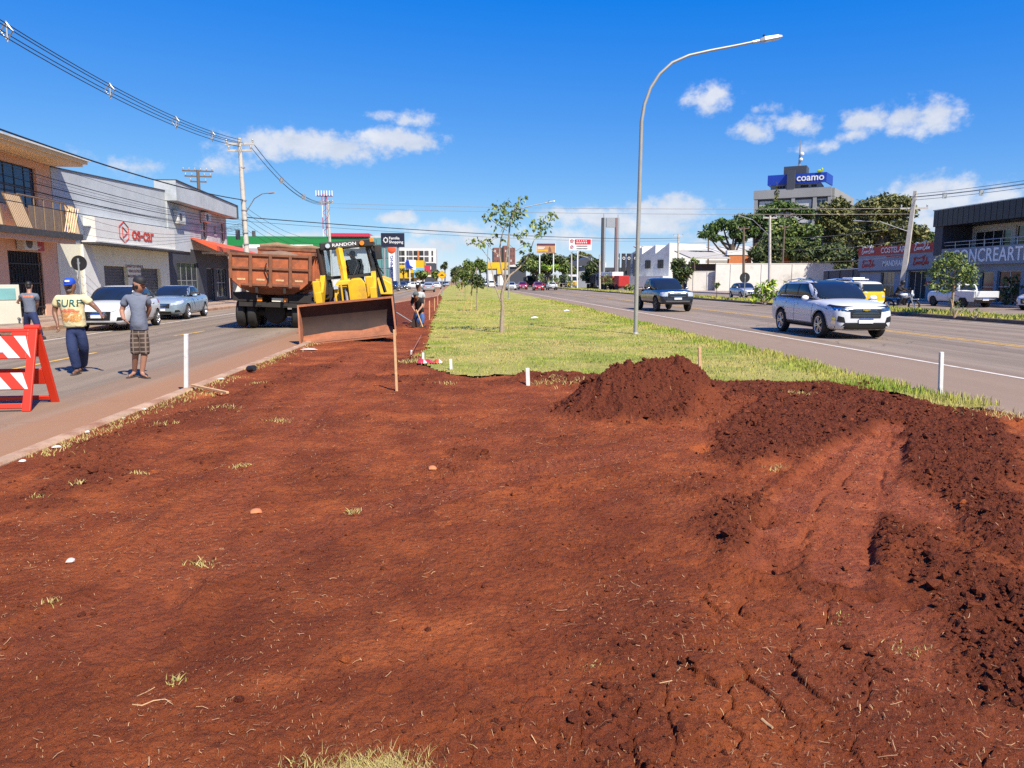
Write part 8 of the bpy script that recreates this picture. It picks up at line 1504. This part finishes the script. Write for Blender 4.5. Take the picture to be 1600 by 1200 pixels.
_c = _n.new('ShaderNodeTexCoord'); _s = _n.new('ShaderNodeSeparateXYZ'); _q = _n.new('ShaderNodeCombineXYZ'); _l.new(_c.outputs['Object'], _s.inputs[0]); _l.new(_s.outputs[0], _q.inputs[0]); _l.new(_s.outputs[2], _q.inputs[1]); _l.new(_q.outputs[0], _t.inputs['Vector']); _l.new(_t.outputs['Color'], _n['Principled BSDF'].inputs['Base Color']); _n['Principled BSDF'].inputs['Roughness'].default_value = .9
def skin(name, parent, nodes, edges, m, sub=2, thing_loc=None):
    """grow one continuous surface round a stick figure: nodes name -> (point, rx, ry); the first is the root"""
    ks = list(nodes); me = bpy.data.meshes.new(name); me.from_pydata([tuple(nodes[k][0]) for k in ks], [(ks.index(a), ks.index(b)) for a, b in edges], [])
    o = bpy.data.objects.new(name, me); COL.objects.link(o); md = o.modifiers.new('skin', 'SKIN'); md.use_smooth_shade = True; md.branch_smoothing = .6
    sv = me.skin_vertices[0].data
    for i, k in enumerate(ks): sv[i].radius = (nodes[k][1], nodes[k][2]); sv[i].use_root = (i == 0)
    sm = o.modifiers.new('sub', 'SUBSURF'); sm.levels = sm.render_levels = sub
    me2 = evalmesh(o); o.modifiers.clear(); o.data = me2; bpy.data.meshes.remove(me); me2.name = name; me2.materials.clear(); me2.materials.append(m); me2.polygons.foreach_set('use_smooth', [True] * len(me2.polygons))
    o.parent = parent; at0(o, parent); return o
def mid(a, b, t=.5): return V(a).lerp(V(b), t)
def hand(nd, ed, side, wr, ha, fwd, spread, r=.030):
    """palm, four unequal bent fingers and a thumb from the side of the palm"""
    wr, ha = V(wr), V(ha); d = (ha - wr).normalized(); s = V(spread).normalized(); f = V(fwd).normalized(); palm = wr + d * .055; nd[side + 'palm'] = (palm, r, r * .6); ed.append((side + 'wr', side + 'palm'))
    kn = wr + d * .095; nd[side + 'ku'] = (kn, r * .95, r * .5); ed.append((side + 'palm', side + 'ku'))
    for i, (o_, l) in enumerate(((-.027, .060), (-.009, .073), (.009, .068), (.027, .052))):
        a = kn + s * o_ + d * l * .5 + f * .008; b = kn + s * o_ * 1.1 + d * l * .82 + f * (.03 + .005 * i)
        nd[f'{side}f{i}a'] = (a, .0095, .0095); nd[f'{side}f{i}b'] = (b, .008, .008); ed += [(side + 'ku', f'{side}f{i}a'), (f'{side}f{i}a', f'{side}f{i}b')]
    a = palm - s * .038 + d * .012 + f * .008; b = a - s * .012 + d * .035 + f * .012; nd[side + 'ta'] = (a, .011, .011); nd[side + 'tb'] = (b, .009, .009); ed += [(side + 'palm', side + 'ta'), (side + 'ta', side + 'tb')]
def person(label, J, skin_m, shirt, pants, face=(0, -1, 0), belly=1.0, sleeve=.75, hem=None, loc=None, group=None, build=1.0, hands=True, feet='sandal', long_sleeve=False):
    J = {k: V(v) for k, v in J.items()}; base = V(loc) if loc is not None else V((J['hip'].x, J['hip'].y, 0)); t = thing('person', label, 'person', tuple(base), 0, group)
    face = V(face).normalized(); rt = face.cross(V((0, 0, 1))).normalized(); B = build; H = J['head']
    nd = {'hip': (J['hip'], .13 * B, .10 * B)}; ed = []
    def add(k, p, rx, ry, par): nd[k] = (V(p), rx, ry); ed.append((par, k))
    sc = mid(J['shL'], J['shR']); add('chest', mid(J['hip'], sc, .72), .14 * B, .10 * B, 'hip'); add('neck', J['neck'], .055, .055, 'chest')
    add('jaw', H + V((0, 0, -.075)) + face * .015, .076, .086, 'neck'); add('head', H + V((0, 0, .005)) - face * .004, .094, .110, 'jaw'); add('crown', H + V((0, 0, .085)) - face * .012, .072, .085, 'head')
    for s in 'LR':
        add(s + 'sh', J['sh' + s], .058 * B, .058 * B, 'chest'); add(s + 'el', J['el' + s], .042 * B, .042 * B, s + 'sh'); add(s + 'fo', mid(J['el' + s], J['wr' + s], .35), .04 * B, .04 * B, s + 'el'); add(s + 'wr', J['wr' + s], .026, .028, s + 'fo')
        d = (J['ha' + s] - J['wr' + s]); sp = d.cross(face); sp = sp if sp.length > .02 else rt
        if hands: hand(nd, ed, s, J['wr' + s], J['ha' + s], face * .6 + (V((0, 0, 0)) - rt * (1 if s == 'R' else -1)) * .4, sp * (1 if s == 'R' else -1))
        else: add(s + 'ha', J['ha' + s], .03, .02, s + 'wr')
        add(s + 'hj', J['hip' + s], .085 * B, .085 * B, 'hip'); add(s + 'kn', J['kn' + s], .056 * B, .058 * B, s + 'hj'); add(s + 'ca', mid(J['kn' + s], J['an' + s], .3), .054 * B, .056 * B, s + 'kn'); add(s + 'an', J['an' + s], .037, .037, s + 'ca')
        td = (J['to' + s] - J['an' + s]); td.z = 0; td = td.normalized() if td.length > 1e-4 else face; an = J['an' + s]
        add(s + 'ft', V((an.x, an.y, J['to' + s].z + .035)) + td * .09, .042, .028, s + 'an'); add(s + 'to', V((an.x, an.y, J['to' + s].z + .022)) + td * .19, .038, .016, s + 'ft')
    skin('body', t, nd, ed, skin_m, 2)
    # shirt
    n2 = {'w': (J['hip'] + V((0, 0, -.10)), .165 * B * belly, .135 * B * belly)}; e2 = []
    n2['b'] = (mid(J['hip'], sc, .45) + face * .02 * belly, .162 * B * belly, .135 * B * belly); n2['c'] = (mid(J['hip'], sc, .84), .165 * B, .125 * B); n2['n'] = (mid(sc, J['neck'], .55), .075, .07); e2 += [('w', 'b'), ('b', 'c'), ('c', 'n')]
    for s in 'LR':
        n2[s + 's'] = (J['sh' + s] + V((0, 0, -.01)), .080 * B, .078 * B); n2[s + 'e'] = (mid(J['sh' + s], J['el' + s], sleeve), .072 * B, .07 * B); e2 += [('c', s + 's'), (s + 's', s + 'e')]
        if long_sleeve: n2[s + 'x'] = (J['el' + s], .058 * B, .058 * B); n2[s + 'y'] = (mid(J['el' + s], J['wr' + s], .9), .044, .044); e2 += [(s + 'e', s + 'x'), (s + 'x', s + 'y')]
    sh = skin('shirt', t, n2, e2, shirt, 2); hz = J['hip'].z
    for v in sh.data.vertices:           # the hem hangs straight and is cut level
        if v.co.z < hz + .16 and (v.co.xy - J['hip'].xy).length < .32:
            w = min(1, (hz + .16 - v.co.z) / .22); q = v.co - J['hip']; rr = q.xy.length
            if rr > .03: k = max(1, (.128 * B * (belly * .75 + .25) * (1.12 if abs(q.x) > abs(q.y) else .92)) / rr * w + (1 - w)); v.co.x, v.co.y = J['hip'].x + q.x * k, J['hip'].y + q.y * k
            v.co.z = max(v.co.z, hz - .13)
    n3 = {'h': (J['hip'] + V((0, 0, -.03)), .150 * B * (belly * .5 + .5), .125 * B * (belly * .5 + .5))}; e3 = []
    n3['h2'] = (J['hip'] + V((0, 0, .05)), .150 * B, .12 * B); e3.append(('h', 'h2'))
    for s in 'LR':
        n3[s + 't'] = (mid(J['hip' + s], J['kn' + s], .25), .105 * B, .105 * B); n3[s + 'k'] = (J['kn' + s], .083 * B, .085 * B); e3 += [('h', s + 't'), (s + 't', s + 'k')]
        if hem is None: n3[s + 'c'] = (mid(J['kn' + s], J['an' + s], .5), .076 * B, .08 * B); n3[s + 'a'] = (mid(J['kn' + s], J['an' + s], .97), .072, .078); e3 += [(s + 'k', s + 'c'), (s + 'c', s + 'a')]
        else: n3[s + 'c'] = (mid(J['kn' + s], J['an' + s], hem), .095 * B, .095 * B); e3 += [(s + 'k', s + 'c')]
    skin('trousers' if hem is None else 'shorts', t, n3, e3, pants, 2)
    # face
    F = MX(((rt.x, -face.x, 0, H.x), (rt.y, -face.y, 0, H.y), (0, 0, 1, H.z), (0, 0, 0, 1)))
    def P(name, fn, sm=60): o = quick(name, t, fn, smooth=sm); return at0(o, t)
    P('nose', lambda b: b.loft([[(-.012, -.088, .02), (.012, -.088, .02), (.008, -.075, .03), (-.008, -.075, .03)], [(-.021, -.098, -.025), (.021, -.098, -.025), (.014, -.08, -.034), (-.014, -.08, -.034)], [(-.014, -.108, -.016), (.014, -.108, -.016), (.01, -.112, -.012), (-.01, -.112, -.012)]], skin_m, F))
    P('eyes', lambda b: [b.ell((sx * .031, -.082, .018), (.013, .010, .007), M_WHITE, F) for sx in (-1, 1)] + [b.ell((sx * .031, -.090, .018), (.006, .004, .006), M_HAIR, F) for sx in (-1, 1)]); P('eyebrows', lambda b: [b.box((sx * .032, -.086, .038), (.032, .012, .007), M_HAIR, F) for sx in (-1, 1)])
    P('mouth', lambda b: b.ell((0, -.084, -.058), (.024, .010, .007), pm('lips', (.22, .07, .055), .5), F)); P('ears', lambda b: [b.ell((sx * .079, .0, -.004), (.010, .022, .030), skin_m, F) for sx in (-1, 1)])
    if feet:
        for s in 'LR':
            td = (J['to' + s] - J['an' + s]); td.z = 0; td = td.normalized() if td.length > 1e-4 else face; o = V((J['an' + s].x, J['an' + s].y, J['to' + s].z)); S = fr(tuple(o), td.cross(V((0, 0, 1))), tuple(td))
            shp = [(-.04, -.06), (-.045, .05), (-.05, .16), (-.03, .235), (.02, .24), (.048, .17), (.042, .05), (.04, -.06), (0, -.075)]
            if feet == 'sandal': P('flip_flop', lambda b: (b.prism(shp, S @ MX.Translation((0, 0, .0)), .018, M_SOLE), b.tube([(-.04, .06, .03), (-.01, .12, .062), (0, .19, .035), (.01, .12, .062), (.04, .06, .03)], .008, 6, M_SOLE, S)))
            else: P('shoe', lambda b: (b.loft([[(x * 1.05, y * 1.02, .0) for x, y in shp], [(x * 1.1, y * 1.05, .03) for x, y in shp], [(x * .95, y * .9 + .0, .075) for x, y in shp], [(x * .7, y * .35 - .01, .11) for x, y in shp]], M_SOLE, S)))
    return t, F, P, sh
def cap(P, F, m, brim=1, tilt=0.0):
    T = F @ MX.Translation((0, -.006, .03)) @ MX.Rotation(tilt, 4, 'X')
    P('cap', lambda b: (b.lathe([(.094, -.005), (.097, .03), (.086, .07), (.055, .098), (.012, .106)], 18, m, T @ MX.Diagonal((.93, 1.08, 1, 1))), b.prism([(.074 * math.cos(a), -.075 - .085 * math.sin(a)) for a in [math.pi * i / 10 for i in range(11)]], T @ MX.Translation((0, 0, .004)) @ MX.Rotation(.18, 4, 'X'), .008, m)))
# the man in the yellow surf shirt
Y1 = G(122, 584).y
def Q(x, y, dy=0, Y=Y1): return A(x, y, Y + dy)
J1 = dict(head=Q(109.3, 446), neck=Q(109.5, 458.5), shL=Q(91, 463.5), shR=Q(130.5, 463.5), elL=Q(84.8, 487, .02), wrL=Q(89.8, 506, -.08), haL=Q(92.5, 518, -.12), elR=Q(147.5, 479, .02), wrR=Q(156, 487, -.16), haR=Q(159.5, 494, -.22), hip=Q(117, 505), hipL=Q(110, 512), hipR=Q(124, 512), knL=Q(113.2, 546, -.12), anL=Q(121, 577, -.06), toL=Q(122, 584, -.25), knR=Q(131, 543, .05), anR=Q(129.5, 571, .38), toR=Q(130, 580, .2))
J1['toL'] = V((J1['anL'].x + .01, J1['anL'].y - .2, 0.0)); J1['anL'].z = .075; J1['toR'] = V((J1['anR'].x, J1['anR'].y - .2, .0)); J1['anR'].z = .08
m1, F, P, sh = person('man in pale yellow surf shirt, navy trousers and blue cap walking on the road', J1, M_SKIN, M_SHIRTY, M_JEANS, (.12, -1, 0), 1.32, .72, None, None, 'men walking on the road', 1.06)
cap(P, F, M_CAPB); P('cap_badge', lambda b: b.box((0, -.108, .075), (.07, .012, .03), M_WHITE, F, rx=-.3)); P('beard', lambda b: (b.ell((0, -.068, -.082), (.048, .032, .032), M_BEARD, F), b.ell((0, -.088, -.046), (.034, .010, .008), M_BEARD, F), b.ell((0, -.06, -.105), (.03, .03, .02), M_BEARD, F)))
def onto(P, sh, name, body, size, cx, cz, m, sx=1.0, off=.006, shear=0):
    tr = BVHTree.FromPolygons([sh.matrix_parent_inverse @ v.co if False else v.co for v in sh.data.vertices], [tuple(p.vertices) for p in sh.data.polygons]); b = MB()
    if callable(body): body(b)
    else: b.text(body, size, FC(cx, 0, cz), m, sx, d=.001, shear=shear)
    vs = []
    for v in b.v:
        h = tr.ray_cast(V((v[0], -50, v[2])), V((0, 1, 0)))[0]; vs.append((v[0], (h.y - off) if h else None, v[2]))
    ys = [q[1] for q in vs if q[1] is not None]; b.v = [(x, y if y is not None else max(ys), z) for x, y, z in vs]; return at0(b.build(name, sh.parent), sh.parent)
M_TEAL = pm('print_teal', (.03, .20, .22), .8, 0, .4, 40); M_PRO = pm('print_orange', (.72, .33, .10), .8, 0, .4, 25); M_PRR = pm('print_coral', (.68, .18, .09), .8, 0, .4, 30)
c = Q(112.5, 474); onto(P, sh, 'print_lettering', 'SURF', .175, c.x, c.z, M_TEAL, 1.12, .008)
def wave(b):
    q = random.Random(8); c = Q(114, 489)
    for k in range(70):
        a = q.uniform(-.18, .18); z = c.z + q.uniform(-.12, .08) - abs(a) * .25; r = q.uniform(.012, .042); m = M_PRR if z > c.z + .01 else M_PRO
        b.add([(c.x + a + r * math.cos(i * 1.05) * q.uniform(.6, 1.5), 0, z + r * .6 * math.sin(i * 1.05)) for i in range(6)], [(0, 1, 2, 3, 4, 5)], m)
onto(P, sh, 'print_wave', wave, 0, 0, 0, M_PRO, 1, .005)
# the man in the polo shirt and checked shorts
Y2 = G(220, 590).y
J2 = dict(head=Q(217.5, 444, 0, Y2), neck=Q(214.8, 457, .03, Y2), shL=Q(198, 463, 0, Y2), shR=Q(227.5, 463.5, .04, Y2), elL=Q(190, 486, 0, Y2), wrL=Q(193, 498, -.15, Y2), haL=Q(199, 503.5, -.22, Y2), elR=Q(233.5, 482, .15, Y2), wrR=Q(229, 496, .22, Y2), haR=Q(224, 502, .24, Y2), hip=Q(217, 508, 0, Y2), hipL=Q(211, 514, 0, Y2), hipR=Q(223.5, 514, 0, Y2), knL=Q(212, 548, -.05, Y2), knR=Q(226, 549, -.03, Y2), anL=Q(209.5, 574, .12, Y2), anR=Q(221.5, 579, -.02, Y2))
J2['anL'].z = .075; J2['anR'].z = .075; J2['toL'] = V((J2['anL'].x - .02, J2['anL'].y - .2, 0)); J2['toR'] = V((J2['anR'].x + .16, J2['anR'].y - .14, 0))
m2, F, P, sh = person('man in blue-grey polo shirt and checked shorts looking along the road', J2, M_SKINL, M_SHIRTB, M_CHECK, (.96, -.28, 0), 1.02, .72, .16, None, 'men walking on the road', .98)
cap(P, F, M_CAPK, tilt=.1); P('hair', lambda b: (b.ell((0, .03, -.005), (.088, .075, .085), M_HAIR, F), b.ell((0, .07, -.06), (.07, .05, .06), M_HAIR, F), b.ell((-.06, .0, -.03), (.03, .04, .06), M_HAIR, F), b.ell((.06, .0, -.03), (.03, .04, .06), M_HAIR, F)))
P('collar', lambda b: b.lathe([(.085, -.02), (.07, .035), (.062, .03), (.075, -.02)], 16, M_SHIRTB, MX.Translation(J2['neck'] + V((0, 0, -.03)))))
# the man at the van
Y3 = G(66, 531).y
J3 = dict(head=Q(45, 446, .05, Y3), neck=Q(45.5, 455, .02, Y3), shL=Q(57, 460, 0, Y3), shR=Q(35, 460, 0, Y3), elL=Q(58.5, 474, .1, Y3), wrL=Q(56, 484, .2, Y3), haL=Q(53, 488, .28, Y3), elR=Q(30.5, 469, .1, Y3), wrR=Q(27.5, 471, .3, Y3), haR=Q(29, 474, .4, Y3), hip=Q(47, 485, 0, Y3), hipL=Q(52, 489, 0, Y3), hipR=Q(42, 489, 0, Y3), knL=Q(58, 507, -.05, Y3), knR=Q(42, 508, .1, Y3), anL=Q(64.5, 527, .0, Y3), anR=Q(42, 526, .3, Y3))
J3['anL'].z = J3['anR'].z = .09; J3['toL'] = J3['anL'] + V((-.02, .2, -.09)); J3['toR'] = J3['anR'] + V((-.02, .2, -.09))
m3, F, P, sh = person('man in grey t-shirt and dark jeans seen from behind beside the cream van', J3, M_SKINL, M_SHIRTB, M_JEANS, (-.25, .97, 0), 1.05, .7, None, None, None, 1.0, feet='shoe')
P('hair', lambda b: (b.ell((0, .02, .035), (.086, .098, .085), M_HAIR, F), b.ell((0, .06, -.03), (.07, .05, .06), M_HAIR, F))); c = Q(46, 463, 0, Y3); onto(P, sh, 'back_print', lambda b: [b.bx((c.x - .13 + .045 * k, -.001, c.z - .03), (c.x - .095 + .045 * k, 0, c.z + .03), M_PRR) for k in range(6)], 0, 0, 0, M_PRR, 1, .006)
# the two workers behind the bucket
YA = 26.2
JA = dict(head=Q(653.5, 447, 0, YA), neck=Q(654.5, 453.5, 0, YA), shL=Q(646.5, 457.5, 0, YA), shR=Q(661, 457.5, 0, YA), elL=Q(644.5, 469, -.05, YA), wrL=Q(646, 478, -.2, YA), haL=Q(648, 482, -.25, YA), elR=Q(663, 469, .02, YA), wrR=Q(662, 479, -.15, YA), haR=Q(660.5, 483, -.22, YA), hip=Q(654, 482, .02, YA), hipL=Q(651, 485, 0, YA), hipR=Q(657.5, 485, 0, YA), knL=Q(649, 497, 0, YA), knR=Q(659, 497, 0, YA), anL=Q(648, 508, .1, YA), anR=Q(660, 509, 0, YA))
for k in 'LR': JA['an' + k].z = .15; JA['to' + k] = JA['an' + k] + V((0, -.2, -.09))
w1, F, P, sh = person('worker in light grey shirt and dark cap standing behind the black-shirted one', JA, M_SKIN, M_TEEG, M_JEAND, (-.1, -1, 0), 1.0, .75, None, None, 'workers beside the bucket', .95, False, 'shoe'); cap(P, F, M_CAPK); P('cap_badge', lambda b: b.box((0, -.108, .075), (.08, .012, .045), M_WHITE, F, rx=-.3))
YB = 25.3
JB = dict(head=Q(649.5, 461, -.35, YB), neck=Q(651, 463.5, -.22, YB), shL=Q(645, 466, -.14, YB), shR=Q(659.5, 466.5, -.1, YB), elL=Q(643.5, 478, -.18, YB), wrL=Q(648, 486, -.35, YB), haL=Q(650.5, 489, -.42, YB), elR=Q(660, 478, -.2, YB), wrR=Q(653.5, 486, -.38, YB), haR=Q(651.5, 490, -.44, YB), hip=Q(656.5, 484.5, .1, YB), hipL=Q(653, 487, .08, YB), hipR=Q(659.5, 487, .08, YB), knL=Q(653, 499, 0, YB), knR=Q(660, 499, 0, YB), anL=Q(653, 510, .1, YB), anR=Q(659.5, 511, 0, YB))
for k in 'LR': JB['an' + k].z = .15; JB['to' + k] = JB['an' + k] + V((-.05, -.2, -.09))
w2, F, P, sh = person('worker in black t-shirt and blue jeans bending over a shovel', JB, M_SKINL, M_TEEB, M_JEANB, (-.35, -.8, -.3), 1.0, .8, None, None, 'workers beside the bucket', .95, False, 'shoe'); P('hood', lambda b: (b.ell((0, .01, .03), (.10, .115, .095), M_CAPG, F), b.box((0, -.11, .02), (.15, .08, .02), M_CAPG, F)))
def tool(label, a, c, blade, m):
    t = thing('shovel', label, 'shovel', tuple(V(c))); at0(quick('handle', t, lambda b: b.tube([a, c], .022, 8, m), smooth=50), t); d = (V(c) - V(a)).normalized(); s = d.cross(V((0, -1, 0.2))).normalized(); T = fr(tuple(c), tuple(s), tuple(-d))
    at0(quick('blade', t, lambda b: b.prism([(-.12, .02), (.12, .02), (.12, -.2), (.0, -.30), (-.12, -.2)], T, .012, blade)), t); return t
tool('shovel with pale wooden handle held by the bending worker', Q(650.3, 484, -.42, YB), Q(660.5, 511, -.55, YB), M_BUCK, M_WOOD); tool('shovel with grey metal handle lying against the bucket', Q(619, 488, -.6, YB), Q(643, 503, -.35, YB), M_BUCK, M_STEEL)
# operator in the loader cab
TL = MX.Translation((-2.86, 19.7, .10)) @ Euler((0, R(-5.4), R(4))).to_matrix().to_4x4()
def O(x, y, z): return TL @ V((x, y, z - .13 * (z > 1.7)))
JO = dict(head=O(.12, 3.12, 2.42), neck=O(.12, 3.15, 2.28), shL=O(-.08, 3.2, 2.18), shR=O(.32, 3.2, 2.18), elL=O(-.14, 3.0, 1.95), wrL=O(-.05, 2.75, 1.92), haL=O(-.02, 2.66, 1.95), elR=O(.38, 3.0, 1.95), wrR=O(.28, 2.75, 1.92), haR=O(.25, 2.66, 1.95), hip=O(.12, 3.22, 1.66), hipL=O(.03, 3.15, 1.66), hipR=O(.22, 3.15, 1.66), knL=O(-.02, 2.75, 1.66), knR=O(.28, 2.75, 1.66), anL=O(-.02, 2.6, 1.42), anR=O(.28, 2.6, 1.42), toL=O(-.02, 2.45, 1.40), toR=O(.28, 2.45, 1.40))
op, F, P, sh = person('driver in dark blue clothes and cap sitting in the loader cab', JO, M_SKIN, M_JEAND, M_JEAND, (0, -1, 0), 1, .8, None, O(.12, 3.2, 1.6), None, .95, False, None); cap(P, F, M_CAPK)
# motorcycle and rider on the service road
MT = MX.Translation((24.0, 38.6, 0)) @ MX.Rotation(R(38), 4, 'Z')
mb = thing('motorcycle', 'black motorcycle on the service road beside the white suv', 'motorcycle', (24.0, 38.6, 0)); mk = lambda n, f, **k: at0(quick(n, mb, f, **k), mb)
for n, y in (('front_wheel', -.66), ('rear_wheel', .64)):
    w_ = mk(n, lambda b: b.tube([MT @ V((0, y + .27 * math.cos(a * .2618), .31 + .27 * math.sin(a * .2618))) for a in range(25)], .05, 8, M_RUBBER, caps=False), smooth=60)
    quick('spokes', w_, lambda b: [b.tube([MT @ V((0, y, .31)), MT @ V((0, y + .24 * math.cos(a * 1.047), .31 + .24 * math.sin(a * 1.047)))], .018, 5, M_ALLOY) for a in range(6)])
mk('fork', lambda b: [b.tube([MT @ V((sx * .08, -.66, .31)), MT @ V((sx * .09, -.42, .95))], .025, 6, M_STEEL) for sx in (-1, 1)]); mk('tank', lambda b: b.ell((0, -.15, .82), (.14, .30, .14), M_WHITE, MT), smooth=60); mk('saddle', lambda b: b.box((0, .35, .80), (.24, .7, .09), M_BLACK, MT), bevel=.03)
mk('engine', lambda b: (b.box((0, -.02, .48), (.28, .42, .34), M_CHAS, MT), b.tube([MT @ V((.16, -.2, .4)), MT @ V((.18, .3, .3)), MT @ V((.18, .8, .42))], [.03, .04, .05], 8, M_STEEL))); mk('frame', lambda b: b.tube([MT @ V((0, -.42, .9)), MT @ V((0, -.25, .45)), MT @ V((0, .2, .32)), MT @ V((0, .64, .31))], .035, 6, M_BLACK)); mk('handlebar', lambda b: b.tube([MT @ V((-.36, -.28, 1.06)), MT @ V((-.1, -.42, 1.0)), MT @ V((.1, -.42, 1.0)), MT @ V((.36, -.28, 1.06))], .018, 6, M_BLACK))
mk('headlight', lambda b: (b.ell((0, -.55, .88), (.09, .08, .09), M_LAMPG, MT), b.prism([(-.12, .92), (.12, .92), (.08, 1.12), (-.08, 1.12)], MT @ FC(0, -.52, 0), .02, M_WHITE))); mk('mudguard', lambda b: b.box((0, -.66, .64), (.12, .4, .03), M_WHITE, MT, rx=-.1)); mk('mirror', lambda b: [(b.tube([MT @ V((sx * .26, -.3, 1.06)), MT @ V((sx * .3, -.32, 1.2))], .01, 5, M_BLACK), b.ell((sx * .3, -.32, 1.22), (.06, .02, .04), M_BLACK, MT)) for sx in (-1, 1)])
q = lambda x, y, z: MT @ V((x, y, z))
JR = dict(head=q(0, -.02, 1.52), neck=q(0, .06, 1.40), shL=q(-.19, .12, 1.30), shR=q(.19, .12, 1.30), elL=q(-.32, -.05, 1.12), wrL=q(-.33, -.22, 1.09), haL=q(-.33, -.30, 1.08), elR=q(.32, -.05, 1.12), wrR=q(.33, -.22, 1.09), haR=q(.33, -.30, 1.08), hip=q(0, .28, .92), hipL=q(-.1, .25, .9), hipR=q(.1, .25, .9), knL=q(-.2, -.12, .74), knR=q(.2, -.12, .74), anL=q(-.17, .1, .36), anR=q(.17, .1, .36), toL=q(-.17, -.1, .30), toR=q(.17, -.1, .30))
rd, F, P, sh = person('motorcyclist in dark jacket and black helmet riding the motorcycle', JR, M_SKIN, M_TEEB, M_JEAND, tuple(MT.to_3x3() @ V((0, -1, 0))), 1, .8, None, q(0, .28, .8), None, .95, False, 'shoe', True); P('helmet', lambda b: (b.ell((0, .0, .02), (.125, .145, .135), M_BLACK, F), b.ell((0, -.09, .02), (.10, .07, .06), M_GLASS, F)))
